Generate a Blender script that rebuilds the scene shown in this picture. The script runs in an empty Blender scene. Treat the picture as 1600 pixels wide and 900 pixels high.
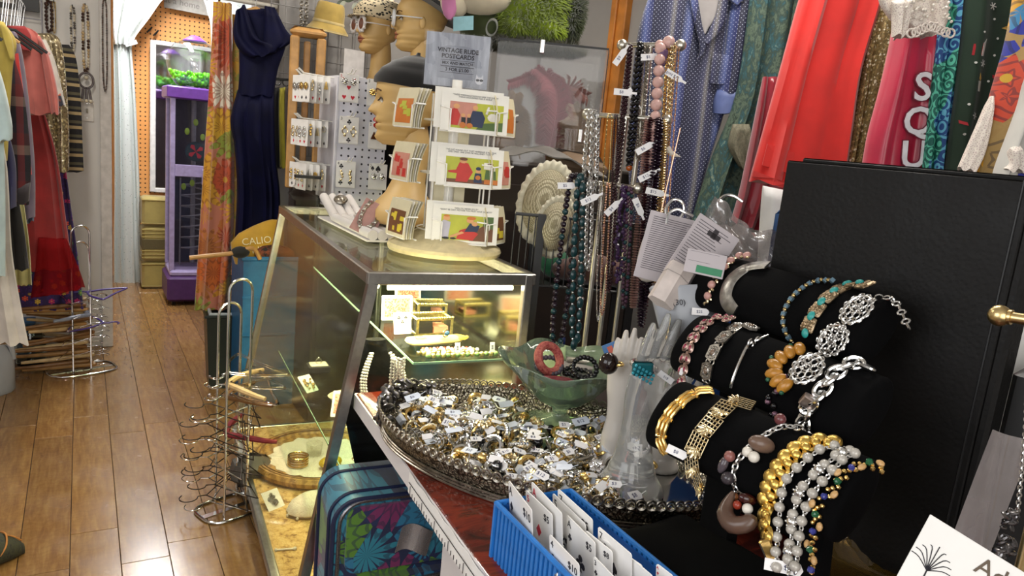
import bpy, math, random
from mathutils import Vector, Matrix, Euler
random.seed(7)
SC = bpy.context.scene
COL = SC.collection
R = math.radians
PI = math.pi
rnd = random.random
def ru(a, b): return a + (b - a) * random.random()

CAM_H = 1.48
FPX = 1155.0
YAW, PITCH, ROLL = R(30.7), R(11.0), R(5.6)
_f = Vector((math.sin(YAW) * math.cos(PITCH), math.cos(YAW) * math.cos(PITCH), -math.sin(PITCH)))
_r = Vector((math.cos(YAW), -math.sin(YAW), 0))
_u = _r.cross(_f)
_R = _r * math.cos(ROLL) + _u * math.sin(ROLL)
_U = -_r * math.sin(ROLL) + _u * math.cos(ROLL)
EYE = Vector((0, 0, CAM_H))
cam = bpy.data.cameras.new('camera')
cam.sensor_width = 36.0
cam.lens = FPX / 1600.0 * 36.0
cam.clip_start = 0.02
cam.clip_end = 60
cam_o = bpy.data.objects.new('camera', cam)
COL.objects.link(cam_o)
cam_o.matrix_world = Matrix(((_R.x, _U.x, -_f.x, EYE.x), (_R.y, _U.y, -_f.y, EYE.y), (_R.z, _U.z, -_f.z, EYE.z), (0, 0, 0, 1)))
SC.camera = cam_o
def ray(x, y): return _f + _R * ((x - 800) / FPX) + _U * ((450 - y) / FPX)
def PD(x, y, d): return EYE + ray(x, y) * d                      # surveyed point at a depth
def PZ(x, y, z): r = ray(x, y); return EYE + r * ((z - CAM_H) / r.z)  # on a level
def PY(x, y, Y): r = ray(x, y); return EYE + r * (Y / r.y)            # on a cross wall
def PX(x, y, X): r = ray(x, y); return EYE + r * (X / r.x)            # on a side wall

W = bpy.data.worlds.new('daylight')
SC.world = W
W.use_nodes = True
wn = W.node_tree.nodes
bg = wn['Background']
sky = wn.new('ShaderNodeTexSky')
sky.sky_type = 'HOSEK_WILKIE'
sky.turbidity = 6
W.node_tree.links.new(sky.outputs[0], bg.inputs[0])
bg.inputs[1].default_value = 0.9
SC.view_settings.view_transform = 'Standard'
SC.view_settings.look = 'None'
SC.view_settings.gamma = 1
SC.view_settings.use_curve_mapping = False
SC.view_settings.exposure = 0.15
cy = SC.cycles
cy.max_bounces = 9
cy.diffuse_bounces = 3
cy.glossy_bounces = 4
cy.transmission_bounces = 9
cy.transparent_max_bounces = 24
cy.caustics_reflective = False
cy.caustics_refractive = False
cy.sample_clamp_indirect = 4.0
def area(name, loc, target, sx, sy, watts, color):
 l = bpy.data.lights.new(name, 'AREA')
 l.shape = 'RECTANGLE'
 l.size, l.size_y, l.energy, l.color = sx, sy, watts, color
 o = bpy.data.objects.new(name, l)
 COL.objects.link(o)
 o.location = loc
 o.rotation_euler = (Vector(target) - Vector(loc)).to_track_quat('-Z', 'Y').to_euler()
 return o
# daylight through the shop window behind the camera and the side window
area('window_daylight', (-0.6, -1.42, 1.55), (0.3, 3.0, 1.2), 2.6, 1.7, 54, (1.0, 0.97, 0.93))
area('side_window_daylight', (-1.3, 0.6, 1.7), (1.6, 1.4, 1.1), 1.6, 1.2, 22, (0.97, 0.98, 1.0))

class MB:
 def __init__(s): s.v = []; s.f = []; s.T = None
 def add(s, vs, fs):
  n = len(s.v)
  if s.T is not None: vs = [s.T @ Vector(p) for p in vs]
  s.v.extend([tuple(p) for p in vs]); s.f.extend([tuple(i + n for i in f) for f in fs])
  return s
 def box(s, c, d, rot=None):
  x, y, z = d[0] / 2, d[1] / 2, d[2] / 2
  p = [Vector((a * x, b * y, e * z)) for a in (-1, 1) for b in (-1, 1) for e in (-1, 1)]
  if rot: M = Euler(rot).to_matrix(); p = [M @ q for q in p]
  p = [q + Vector(c) for q in p]
  return s.add(p, [(0, 1, 3, 2), (4, 6, 7, 5), (0, 4, 5, 1), (2, 3, 7, 6), (0, 2, 6, 4), (1, 5, 7, 3)])
 def bbox(s, a, b): return s.box([(a[i] + b[i]) / 2 for i in range(3)], [abs(b[i] - a[i]) for i in range(3)])
 def hexa(s, lo, hi):   # 4 bottom + 4 top corners
  return s.add(list(lo) + list(hi), [(3, 2, 1, 0), (4, 5, 6, 7), (0, 1, 5, 4), (1, 2, 6, 5), (2, 3, 7, 6), (3, 0, 4, 7)])
 def bev(s, c, d, b, rot=None):   # box with chamfered upright and flat edges
  x, y, z = d[0] / 2, d[1] / 2, d[2] / 2
  vs = []
  for (zz, i) in ((-z, b), (-z + b, 0), (z - b, 0), (z, b)):
   X, Y = x - i, y - i
   k = b
   vs += [Vector(q) for q in ((X - k, -Y, zz), (X, -Y + k, zz), (X, Y - k, zz), (X - k, Y, zz), (-X + k, Y, zz), (-X, Y - k, zz), (-X, -Y + k, zz), (-X + k, -Y, zz))]
  fs = [tuple(range(7, -1, -1)), tuple(range(24, 32))]
  for r_ in range(3):
   for k in range(8): fs.append((r_ * 8 + k, r_ * 8 + (k + 1) % 8, r_ * 8 + 8 + (k + 1) % 8, r_ * 8 + 8 + k))
  if rot: M = Euler(rot).to_matrix(); vs = [M @ q for q in vs]
  return s.add([q + Vector(c) for q in vs], fs)
 def tube(s, pts, r, n=8, closed=False, cap=True):
  pts = [Vector(p) for p in pts]; m = len(pts)
  rr = r if isinstance(r, (list, tuple)) else [r] * m
  vs = []; up = None
  for i in range(m):
   if closed: t = pts[(i + 1) % m] - pts[i - 1]
   else: t = pts[min(i + 1, m - 1)] - pts[max(i - 1, 0)]
   if t.length < 1e-9: t = Vector((0, 0, 1))
   t.normalize()
   if up is None: up = Vector((0, 0, 1)) if abs(t.z) < .9 else Vector((1, 0, 0))
   a = (up - t * up.dot(t))
   if a.length < 1e-6: a = t.orthogonal()
   a.normalize(); up = a; b = t.cross(a)
   for k in range(n):
    q = 2 * PI * k / n
    vs.append(pts[i] + (a * math.cos(q) + b * math.sin(q)) * rr[i])
  fs = []
  for i in range(m if closed else m - 1):
   j = (i + 1) % m
   for k in range(n): fs.append((i * n + k, i * n + (k + 1) % n, j * n + (k + 1) % n, j * n + k))
  if cap and not closed: fs.append(tuple(range(n - 1, -1, -1))); fs.append(tuple((m - 1) * n + k for k in range(n)))
  return s.add(vs, fs)
 def lathe(s, prof, n=24, c=(0, 0, 0), sx=1, sy=1, wave=None, closed=False):
  vs = []
  for i, (r, z) in enumerate(prof):
   for k in range(n):
    q = 2 * PI * k / n; w = wave(q, i) if wave else (1, 0)
    vs.append((c[0] + r * w[0] * sx * math.cos(q), c[1] + r * w[0] * sy * math.sin(q), c[2] + z + w[1]))
  fs = []; m = len(prof)
  for i in range(m if closed else m - 1):
   j = (i + 1) % m
   for k in range(n): fs.append((i * n + k, i * n + (k + 1) % n, j * n + (k + 1) % n, j * n + k))
  if not closed:
   if prof[0][0] > 1e-6: fs.append(tuple(range(n - 1, -1, -1)))
   if prof[-1][0] > 1e-6: fs.append(tuple((m - 1) * n + k for k in range(n)))
  return s.add(vs, fs)
 def ball(s, c, r, n=10, m=6, sc=(1, 1, 1), rot=None):
  vs = []; M = Euler(rot).to_matrix() if rot else None
  for i in range(m + 1):
   t = PI * i / m
   for k in range(n):
    q = 2 * PI * k / n
    p = Vector((r * sc[0] * math.sin(t) * math.cos(q), r * sc[1] * math.sin(t) * math.sin(q), r * sc[2] * math.cos(t)))
    if M: p = M @ p
    vs.append(p + Vector(c))
  fs = [(i * n + k, i * n + n + k, i * n + n + (k + 1) % n, i * n + (k + 1) % n) for i in range(m) for k in range(n)]
  return s.add(vs, fs)
 def torus(s, c, R_, r, ax='z', n=20, m=6, sc=(1, 1), rot=None):
  pts = []
  for k in range(n):
   q = 2 * PI * k / n; a, b = R_ * sc[0] * math.cos(q), R_ * sc[1] * math.sin(q)
   p = Vector((a, b, 0)) if ax == 'z' else Vector((a, 0, b)) if ax == 'y' else Vector((0, a, b))
   if rot: p = Euler(rot).to_matrix() @ p
   pts.append(p + Vector(c))
  return s.tube(pts, r, m, closed=True)
 def prism(s, poly, a, b, ax='z'):   # polygon extruded between a and b along an axis
  def p3(q, h): return (q[0], q[1], h) if ax == 'z' else (q[0], h, q[1]) if ax == 'y' else (h, q[0], q[1])
  n = len(poly)
  return s.add([p3(q, a) for q in poly] + [p3(q, b) for q in poly], [tuple(range(n - 1, -1, -1)), tuple(range(n, 2 * n))] + [(k, (k + 1) % n, n + (k + 1) % n, n + k) for k in range(n)])
 def sheet(s, fn, nu, nv, th=0.0):   # fn(u,v) -> point, optionally a thin solid
  vs = [Vector(fn(i / nu, j / nv)) for j in range(nv + 1) for i in range(nu + 1)]
  w = nu + 1
  fs = [(j * w + i, j * w + i + 1, (j + 1) * w + i + 1, (j + 1) * w + i) for j in range(nv) for i in range(nu)]
  if th:
   N = [Vector((0, 0, 0)) for _ in vs]
   for f in fs:
    nn = (vs[f[1]] - vs[f[0]]).cross(vs[f[3]] - vs[f[0]])
    for k in f: N[k] += nn
   o = len(vs)
   vs2 = [p - (q.normalized() * th if q.length > 0 else Vector()) for p, q in zip(vs, N)]
   edge = [i for i in range(w)] + [j * w + nu for j in range(1, nv + 1)] + [nv * w + i for i in range(nu - 1, -1, -1)] + [j * w for j in range(nv - 1, 0, -1)]
   fs = fs + [tuple(k + o for k in reversed(f)) for f in fs] + [(edge[(k + 1) % len(edge)], edge[k], edge[k] + o, edge[(k + 1) % len(edge)] + o) for k in range(len(edge))]
   vs = vs + vs2
  return s.add(vs, fs)
 def loft(s, secs, cap=True):   # list of equal-length rings
  n = len(secs[0]); vs = [p for q in secs for p in q]
  fs = [(i * n + k, i * n + (k + 1) % n, i * n + n + (k + 1) % n, i * n + n + k) for i in range(len(secs) - 1) for k in range(n)]
  if cap: fs += [tuple(range(n - 1, -1, -1)), tuple((len(secs) - 1) * n + k for k in range(n))]
  return s.add(vs, fs)
 def mesh(s, name, mat, smooth=True):
  me = bpy.data.meshes.new(name)
  me.from_pydata(s.v, [], s.f)
  me.validate()
  if mat is not None: me.materials.append(mat)
  me.update()
  if smooth:
   me.polygons.foreach_set('use_smooth', [True] * len(me.polygons))
   try: me.set_sharp_from_angle(angle=R(smooth if smooth is not True else 38))
   except Exception: pass
  return me
def lerp(a, b, t): return a + (b - a) * t
def curve(pts, n):   # Catmull-Rom through points
 P = [Vector(p) for p in pts]; out = []
 m = len(P) - 1
 for i in range(n + 1):
  t = i / n * m; k = min(int(t), m - 1); t -= k
  p0, p1, p2, p3 = P[max(k - 1, 0)], P[k], P[k + 1], P[min(k + 2, m)]
  out.append(0.5 * ((2 * p1) + (p2 - p0) * t + (2 * p0 - 5 * p1 + 4 * p2 - p3) * t * t + (3 * p1 - p0 - 3 * p2 + p3) * t ** 3))
 return out
def along(pts, step):   # equally spaced points and tangents on a polyline
 pts = [Vector(p) for p in pts]; out = []; need = 0.0
 for a, b in zip(pts, pts[1:]):
  L = (b - a).length
  if L < 1e-9: continue
  t = need
  while t <= L: out.append((a.lerp(b, t / L), (b - a) / L)); t += step
  need = t - L
 return out
def interp(tab, z):
 if z <= tab[0][0]: return tab[0][1]
 for (a, x), (b, y) in zip(tab, tab[1:]):
  if z <= b: t = (z - a) / (b - a); t = t * t * (3 - 2 * t); return x + (y - x) * t
 return tab[-1][1]

def tag(o, label=None, cat=None, group=None, kind=None):
 if label: o['label'] = label
 if cat: o['category'] = cat
 if group: o['group'] = group
 if kind: o['kind'] = kind
 return o
def thing(name, label, cat, loc=(0, 0, 0), rz=0.0, group=None, rot=None):
 o = bpy.data.objects.new(name, None)
 COL.objects.link(o)
 o.empty_display_size = 0.05
 o.location = loc
 o.rotation_euler = rot if rot else (0, 0, rz)
 return tag(o, label, cat, group)
def part(parent, name, mb, mat, smooth=True, label=None, kind=None, loc=None, rot=None):
 me = mb if isinstance(mb, bpy.types.Mesh) else mb.mesh(name, mat, smooth)
 o = bpy.data.objects.new(name, me)
 COL.objects.link(o)
 if parent: o.parent = parent
 if loc is not None: o.location = loc
 if rot is not None: o.rotation_euler = rot
 return tag(o, label, None, None, kind)
def solo(name, mb, mat, label, cat, loc=None, rot=None, group=None, smooth=True, kind=None):
 o = part(None, name, mb, mat, smooth, loc=loc, rot=rot)
 return tag(o, label, cat, group, kind)
def struct(name, mb, mat, smooth=False):
 o = part(None, name, mb, mat, smooth)
 o['kind'] = 'structure'
 return o
def kids(o): return [c for c in COL.objects if c.parent == o]
def copy_tree(o, parent=None):
 c = o.copy(); COL.objects.link(c); c.parent = parent
 for ch in list(o.children): copy_tree(ch, c)
 return c
def text_mesh(txt, size, mat, depth=0.0004, bold=0.0, align='CENTER', space=1.0):
 cu = bpy.data.curves.new('lettering', 'FONT')
 cu.body = txt; cu.size = size; cu.extrude = depth; cu.align_x = align; cu.align_y = 'CENTER'; cu.offset = bold; cu.resolution_u = 3
 cu.space_line = space
 o = bpy.data.objects.new('lettering', cu)
 COL.objects.link(o)
 me = bpy.data.meshes.new_from_object(o)
 bpy.data.objects.remove(o); bpy.data.curves.remove(cu)
 me.materials.clear(); me.materials.append(mat)
 return me

ORD = ['lowest', 'second', 'third', 'fourth', 'fifth', 'sixth', 'seventh', 'eighth', 'ninth', 'tenth', 'eleventh', 'twelfth', 'thirteenth', 'fourteenth', 'fifteenth']
MATS = {}
def lin(c):
 if isinstance(c, str):
  c = c.lstrip('#'); c = [int(c[i:i + 2], 16) / 255 for i in (0, 2, 4)]
  c = [x / 12.92 if x <= .04045 else ((x + .055) / 1.055) ** 2.4 for x in c]
 return (c[0], c[1], c[2], 1)
class NT:
 def __init__(s, name):
  s.m = bpy.data.materials.new(name); s.m.use_nodes = True
  s.t = s.m.node_tree; s.b = s.t.nodes['Principled BSDF']; s.out = s.t.nodes['Material Output']
 def n(s, typ, **kw):
  d = s.t.nodes.new('ShaderNode' + typ)
  for k, v in kw.items(): setattr(d, k, v)
  return d
 def l(s, a, b): s.t.links.new(a, b)
 def put(s, sock, v):
  if isinstance(v, (int, float)): sock.default_value = v
  elif isinstance(v, (tuple, list, str)): sock.default_value = lin(v) if isinstance(v, str) or len(v) == 3 and sock.type == 'RGBA' else v
  else: s.l(v, sock)
 def co(s, kind='Object', scale=(1, 1, 1), rot=(0, 0, 0), loc=(0, 0, 0)):
  t = s.n('TexCoord'); m = s.n('Mapping')
  m.inputs['Scale'].default_value = scale if isinstance(scale, (tuple, list)) else (scale,) * 3
  m.inputs['Rotation'].default_value = rot; m.inputs['Location'].default_value = loc
  s.l(t.outputs[kind], m.inputs[0])
  return m.outputs[0]
 def mix(s, fac, a, b, blend='MIX'):
  d = s.n('Mix', data_type='RGBA', blend_type=blend)
  s.put(d.inputs[0], fac); s.put(d.inputs[6], a); s.put(d.inputs[7], b)
  return d.outputs[2]
 def math(s, op, a, b=None, c=None):
  d = s.n('Math', operation=op)
  for i, v in enumerate((a, b, c)):
   if v is not None: s.put(d.inputs[i], v)
  return d.outputs[0]
 def ramp(s, fac, stops, interp='LINEAR'):
  d = s.n('ValToRGB'); r = d.color_ramp; r.interpolation = interp
  while len(r.elements) > 1: r.elements.remove(r.elements[-1])
  r.elements[0].position = stops[0][0]; r.elements[0].color = lin(stops[0][1])
  for p, c in stops[1:]: e = r.elements.new(p); e.color = lin(c)
  s.put(d.inputs[0], fac)
  return d.outputs[0]
 def noise(s, v, scale, detail=3, rough=.5, dist=0):
  d = s.n('TexNoise'); d.inputs['Scale'].default_value = scale; d.inputs['Detail'].default_value = detail
  d.inputs['Roughness'].default_value = rough; d.inputs['Distortion'].default_value = dist
  if v is not None: s.l(v, d.inputs['Vector'])
  return d.outputs[0]
 def voro(s, v, scale, feature='F1', out='Distance', rnd_=1.0):
  d = s.n('TexVoronoi', feature=feature); d.inputs['Scale'].default_value = scale; d.inputs['Randomness'].default_value = rnd_
  if v is not None: s.l(v, d.inputs['Vector'])
  return d.outputs[out]
 def wave(s, v, scale, dist=0, dscale=1, typ='BANDS', dir_='X', prof='SIN'):
  d = s.n('TexWave', wave_type=typ, bands_direction=dir_, wave_profile=prof)
  d.inputs['Scale'].default_value = scale; d.inputs['Distortion'].default_value = dist; d.inputs['Detail Scale'].default_value = dscale
  if v is not None: s.l(v, d.inputs['Vector'])
  return d.outputs[1]
 def sep(s, v):
  d = s.n('SeparateXYZ'); s.l(v, d.inputs[0]); return d.outputs
 def bump(s, h, strength=.3, dist=.002):
  d = s.n('Bump'); d.inputs['Strength'].default_value = strength; d.inputs['Distance'].default_value = dist
  s.l(h, d.inputs['Height']); s.l(d.outputs[0], s.b.inputs['Normal'])
 def set(s, color=None, rough=None, metal=None, **kw):
  if color is not None: s.put(s.b.inputs['Base Color'], color)
  if rough is not None: s.put(s.b.inputs['Roughness'], rough)
  if metal is not None: s.put(s.b.inputs['Metallic'], metal)
  for k, v in kw.items(): s.put(s.b.inputs[k.replace('_', ' ')], v)
  return s.m
def mat(name, color, rough=.5, metal=0.0, var=.12, vs=30, bump=0.0, bs=200, sheen=0, **kw):
 if name in MATS: return MATS[name]
 t = NT(name); c = lin(color)
 v = t.co('Object')
 nz = t.noise(v, vs, 3)
 a = [min(1, x * (1 - var)) for x in c[:3]]; b = [min(1, x * (1 + var)) for x in c[:3]]
 col = t.ramp(nz, [(.3, a), (.7, b)])
 t.set(col, rough, metal, **kw)
 if sheen: t.b.inputs['Sheen Weight'].default_value = sheen
 if bump: t.bump(t.noise(v, bs, 4), bump)
 MATS[name] = t.m
 return t.m
def pane(name, color=(1, 1, 1), gloss=.06, rough=.02, tint=1.0):   # clear sheet: transparent with a fresnel reflection
 if name in MATS: return MATS[name]
 t = NT(name)
 tr = t.n('BsdfTransparent'); gl = t.n('BsdfGlossy'); mx = t.n('MixShader'); fr = t.n('LayerWeight')
 tr.inputs[0].default_value = lin(color); gl.inputs['Roughness'].default_value = rough
 k = t.math('MULTIPLY_ADD', t.math('POWER', fr.outputs['Facing'], 5.0), .6, gloss)
 t.l(k, mx.inputs[0]); t.l(tr.outputs[0], mx.inputs[1]); t.l(gl.outputs[0], mx.inputs[2]); t.l(mx.outputs[0], t.out.inputs[0])
 MATS[name] = t.m
 return t.m
def glass(name, color=(1, 1, 1), rough=.02, ior=1.48, tw=1.0):
 if name in MATS: return MATS[name]
 t = NT(name); v = t.co('Object')
 t.set(lin(color), rough, 0, IOR=ior); t.b.inputs['Transmission Weight'].default_value = tw
 t.bump(t.noise(v, 40, 2), .05)
 MATS[name] = t.m
 return t.m
def glow(name, color, strength):
 t = NT(name); t.b.inputs['Emission Color'].default_value = lin(color); t.b.inputs['Emission Strength'].default_value = strength
 t.set(lin(color), .5); MATS[name] = t.m
 return t.m
CHROME = mat('chrome', (.75, .75, .74), .16, 1, .06)
ALU = mat('brushed aluminium', '#a9a6a0', .32, 1, .1, 60)
SILVER = mat('silver', (.72, .71, .69), .24, 1, .12, 90)
TARN = mat('tarnished silver', (.36, .33, .28), .34, 1, .35, 60)
GOLD = mat('gold', (.86, .60, .22), .25, 1, .12, 80)
PGOLD = mat('pale gold', (.82, .68, .42), .26, 1, .12, 80)
BRASS = mat('brass', (.70, .53, .25), .3, 1, .1)
BLACKP = mat('black plastic', '#101011', .45, 0, .1)
WHITEP = mat('white paper', '#eceae6', .6, 0, .03, 20)
TAGM = mat('tag paper', '#f3f1f0', .5, 0, .03)
INK = mat('ink', '#24222a', .6)
INKB = mat('blue ink', '#3a3f66', .6)
WHITEC = mat('white coated wire', '#f1efe8', .35)
CARD = mat('playing card', '#f1efec', .4, 0, .03)
REDK = mat('red print', '#c8283a', .5)
# ================================================================ room shell
def floor_mat(name, tone=1.0):
 t = NT(name); v = t.co('Object', (9, 1.2, 9)); oi = t.n('ObjectInfo')
 off = t.n('VectorMath', operation='ADD'); t.l(v, off.inputs[0])
 sc = t.n('VectorMath', operation='SCALE'); t.l(oi.outputs['Location'], sc.inputs[0]); sc.inputs['Scale'].default_value = 7.3
 t.l(sc.outputs[0], off.inputs[1]); v = off.outputs[0]
 g = t.noise(v, 6, 6, .6, .4)
 base = t.ramp(g, [(.25, '#765435'), (.5, '#8d6a40'), (.75, '#a0804f')])
 flame = t.wave(t.co('Object', (1, 1, 1)), 9, 9, 3, dir_='Y')
 base = t.mix(t.math('MULTIPLY', flame, .15), base, '#5c3c1e')
 tint = t.ramp(oi.outputs['Random'], [(0, (.82, .80, .78)), (1, (1.08, 1.05, 1.0))])
 t.set(t.mix(1.0, base, tint, 'MULTIPLY'), t.ramp(t.noise(t.co('Object'), 5, 3), [(.3, (.16, .16, .16)), (.7, (.3, .3, .3))]), 0)
 t.b.inputs['Coat Weight'].default_value = .25; t.b.inputs['Coat Roughness'].default_value = .18
 t.bump(t.noise(t.co('Object'), 5, 2), .10, .003)
 MATS[name] = t.m
 return t.m
FLOORM = floor_mat('honey laminate')
WALLM = mat('painted wall', '#cfccc8', .7, 0, .05, 3, .1, 60)
WALLG = mat('grey wall', '#999694', .7, 0, .06, 3, .1, 60)
CEILM = mat('ceiling paint', '#d9d6d0', .8, 0, .03, 4)
ORANGEW = mat('varnished orange pine', '#c07a32', .35, 0, .2, 14)
fl = struct('floor', MB().bbox((-1.5, -1.6, -.1), (3.0, 7.6, -.006)), mat('plank joint shadow', '#33200f', .8))
PW = .1465
mb = MB().bev((0, 0, -.003), (PW - .0022, 1.13 - .0022, .006), .0009)
pm = mb.mesh('floor_plank', FLOORM, False)
joints = {-1: 2.53, -2: 2.70, 0: 2.75, 1: 2.50, 2: 2.585, 3: 2.05, 4: 2.4}
for k in range(-10, 8):
 y0 = joints.get(k, 2.2 + (k * .37) % 1.13) - 1.13 * 2
 for j in range(7):
  yy = y0 + 1.13 * (j + .5)
  if yy > 7.6 or yy < .4: continue
  part(fl, 'floor_plank', pm, None, loc=(-.0515 + PW * (k + .5), yy, 0))
YB = 5.08     # cross wall with the doorway
X_D = PY(175, 300, YB).x
struct('wall_back', MB().bbox((-1.3, YB, 0), (X_D, YB + .1, 2.75)).bbox((.95, YB, 0), (1.3, YB + .1, 2.75)).bbox((X_D, YB, 2.25), (.95, YB + .1, 2.75)), WALLM)
struct('trim_1', MB().bev(((PY(157, 300, YB).x + X_D) / 2, YB - .012, 1.14), (X_D - PY(157, 300, YB).x, .03, 2.28), .004), mat('casing paint', '#c9c4bf', .5))
struct('wall_left', MB().bbox((-1.3, -1.5, 0), (-1.2, .0, 2.75)).bbox((-1.3, 1.3, 0), (-1.2, 7.5, 2.75)).bbox((-1.3, 0, 0), (-1.2, 1.3, 1.0)).bbox((-1.3, 0, 2.3), (-1.2, 1.3, 2.75)), WALLM)
YC = 4.3      # wall behind the display case
struct('wall_center', MB().bbox((.93, YC, 0), (2.7, YC + .1, 2.75)).bbox((.93, YC, 0), (1.03, YB, 2.75)), WALLG)
struct('wall_right', MB().bbox((2.6, -1.5, 0), (2.7, YC, 2.75)), WALLG)
struct('ceiling', MB().bbox((-1.3, -1.5, 2.75), (2.7, 7.5, 2.85)), CEILM)
# shop front behind the camera: a wall with a wide window opening
struct('wall_front', MB().bbox((-1.3, -1.6, 0), (2.7, -1.5, .6)).bbox((-1.3, -1.6, 2.45), (2.7, -1.5, 2.75)).bbox((1.0, -1.6, .6), (2.7, -1.5, 2.45)), WALLM)
w1 = struct('window_1', MB().bbox((-1.3, -1.57, .6), (-1.24, -1.5, 2.45)).bbox((.94, -1.57, .6), (1.0, -1.5, 2.45)).bbox((-1.3, -1.57, .6), (1.0, -1.5, .66)).bbox((-1.3, -1.57, 2.39), (1.0, -1.5, 2.45)), ALU)
part(w1, 'window_pane', MB().bbox((-1.24, -1.55, .66), (.94, -1.545, 2.39)), pane('shop window glass'))
# back room
def pegboard():
 t = NT('orange pegboard'); v = t.co('Object', (1, 1, 1)); x = t.sep(v)
 def cell(c): return t.math('SUBTRACT', t.math('FRACT', t.math('MULTIPLY', c, 1 / .0385)), .5)
 a, b = cell(x[0]), cell(x[2])
 d = t.math('SQRT', t.math('ADD', t.math('MULTIPLY', a, a), t.math('MULTIPLY', b, b)))
 hole = t.math('LESS_THAN', d, .17)
 nz = t.noise(v, 3, 2)
 t.set(t.mix(hole, t.ramp(nz, [(.3, '#e09a52'), (.7, '#eda860')]), '#4a2a10'), .6)
 t.bump(t.math('SUBTRACT', 1.0, hole), .5, .003)
 MATS['pegboard'] = t.m
 return t.m
PEG = pegboard()
YP = 7.3
struct('wall_pegboard', MB().bbox((-1.3, YP, 0), (2.2, YP + .03, 2.75)), PEG)
struct('wall_back_room', MB().bbox((1.6, YB + .1, 0), (1.7, YP, 2.75)), WALLM)
# ceiling lamps out of view; those over the shop floor are added to light it
LAMPG = glow('unseen lamp diffuser', (1.0, .96, .88), 2.2)
def unseen_ceiling_lamp(x, y, watts, color, label):
 t = thing('unseen_ceiling_light', label, 'ceiling light', (x, y, 2.75), 0)
 part(t, 'housing', MB().bev((0, 0, -.03), (.3, 1.2, .06), .01), mat('lamp housing', '#e8e6e0', .5))
 part(t, 'diffuser', MB().bev((0, 0, -.068), (.22, 1.12, .018), .006), LAMPG)
 area('unseen_ceiling_glow', (x, y, 2.655), (x, y, 0), .2, 1.1, watts, color)
unseen_ceiling_lamp(-.2, 3.3, 20, (1.0, .93, .82), 'added, unseen ceiling light over the aisle left of the glass case')
unseen_ceiling_lamp(1.75, 1.7, 17, (1.0, .95, .88), 'added, unseen ceiling light above the jewellery table')
unseen_ceiling_lamp(1.5, 3.4, 13, (1.0, .93, .82), 'added, unseen ceiling light over the mannequin heads')
unseen_ceiling_lamp(.5, 6.1, 56, (.98, .98, 1.0), 'long ceiling light in the orange pegboard room')

# ================================================================ glass display case
KR = R(-4.0)                      # case and table stand slightly askew to the room
CASE_W, CASE_L, CASE_H, BASE_Z = .478, 1.50, 1.115, .075
case = thing('display_case', 'slant-front glass jewellery display case with aluminium frame and warm light inside', 'display case', (PZ(580, 425, 1.115).x, 1.831, 0), KR)
FX = -.168                        # how far the foot of the slanted front reaches out
def fx(z): return FX * (CASE_H - z) / (CASE_H - BASE_Z)
fr = MB()
s_ = .026
def bar(mb, a, b, w=.026, up=(0, 0, 1)):
 a, b = Vector(a), Vector(b); d = (b - a).normalized(); n = d.cross(Vector(up)).normalized(); m = n.cross(d).normalized(); h = w / 2
 mb.hexa([a + n * -h + m * -h, a + n * h + m * -h, a + n * h + m * h, a + n * -h + m * h], [b + n * -h + m * -h, b + n * h + m * -h, b + n * h + m * h, b + n * -h + m * h])
for y in (0, CASE_L):
 part(case, 'slanted_post', (lambda m: (bar(m, (.005, y, CASE_H - .03), (FX, y, BASE_Z), .026, (0, 1, 0)), m)[1])(MB()), ALU, False)
 part(case, 'rear_post', MB().bev((CASE_W - .013, y, (CASE_H + BASE_Z) / 2), (.026, .026, CASE_H - BASE_Z), .003), ALU, False)
 part(case, 'top_rail', MB().bev((CASE_W / 2, y, CASE_H - .016), (CASE_W + .02, .022, .034), .003), ALU, False)
 part(case, 'bottom_rail', MB().bev(((CASE_W + FX) / 2, y, BASE_Z), (CASE_W - FX, .024, .03), .003), ALU, False)
part(case, 'top_rail', MB().bev((0, CASE_L / 2, CASE_H - .016), (.022, CASE_L, .034), .003), ALU, False)
part(case, 'top_rail', MB().bev((CASE_W, CASE_L / 2, CASE_H - .016), (.022, CASE_L, .034), .003), ALU, False)
part(case, 'bottom_rail', MB().bev((FX, CASE_L / 2, BASE_Z), (.03, CASE_L, .032), .003), ALU, False)
part(case, 'bottom_rail', MB().bev((CASE_W - .01, CASE_L / 2, BASE_Z), (.03, CASE_L, .032), .003), ALU, False)
def cork():
 t = NT('cork'); v = t.co('Object')
 g = t.noise(v, 38, 4, .6); c = t.ramp(g, [(.36, '#7d5c36'), (.46, '#c9a468'), (.7, '#dcbd83')])
 cr = t.voro(v, 60, 'DISTANCE_TO_EDGE'); c = t.mix(t.math('LESS_THAN', t.math('ADD', cr, t.math('MULTIPLY', g, .1)), .075), c, '#96713f')
 t.set(c, .85); t.bump(g, .3); MATS['cork'] = t.m
 return t.m
CORK = cork()
part(case, 'deck', MB().bbox((FX + .015, .012, BASE_Z - .012), (CASE_W - .02, CASE_L - .012, BASE_Z + .012)), CORK)
part(case, 'plinth', MB().bbox((FX + .06, .03, 0), (CASE_W - .02, CASE_L - .03, BASE_Z - .013)), mat('plinth', '#2e2115', .6))
GLS = pane('case glass', (.955, .985, .955), .03, .03)
GLD = pane('dusty case glass', (.86, .88, .83), .05, .12)
part(case, 'top_glass', MB().bbox((.01, .01, CASE_H - .012), (CASE_W - .01, CASE_L - .01, CASE_H - .006)), pane('case top glass', (.96, .98, .95), .03, .03), False)
part(case, 'front_glass', MB().hexa([(fx(.09), .012, .09), (fx(.09) + .005, .012, .09), (fx(.09) + .005, CASE_L - .012, .09), (fx(.09), CASE_L - .012, .09)], [(fx(1.09), .012, 1.09), (fx(1.09) + .005, .012, 1.09), (fx(1.09) + .005, CASE_L - .012, 1.09), (fx(1.09), CASE_L - .012, 1.09)]), GLD, False)
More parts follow.
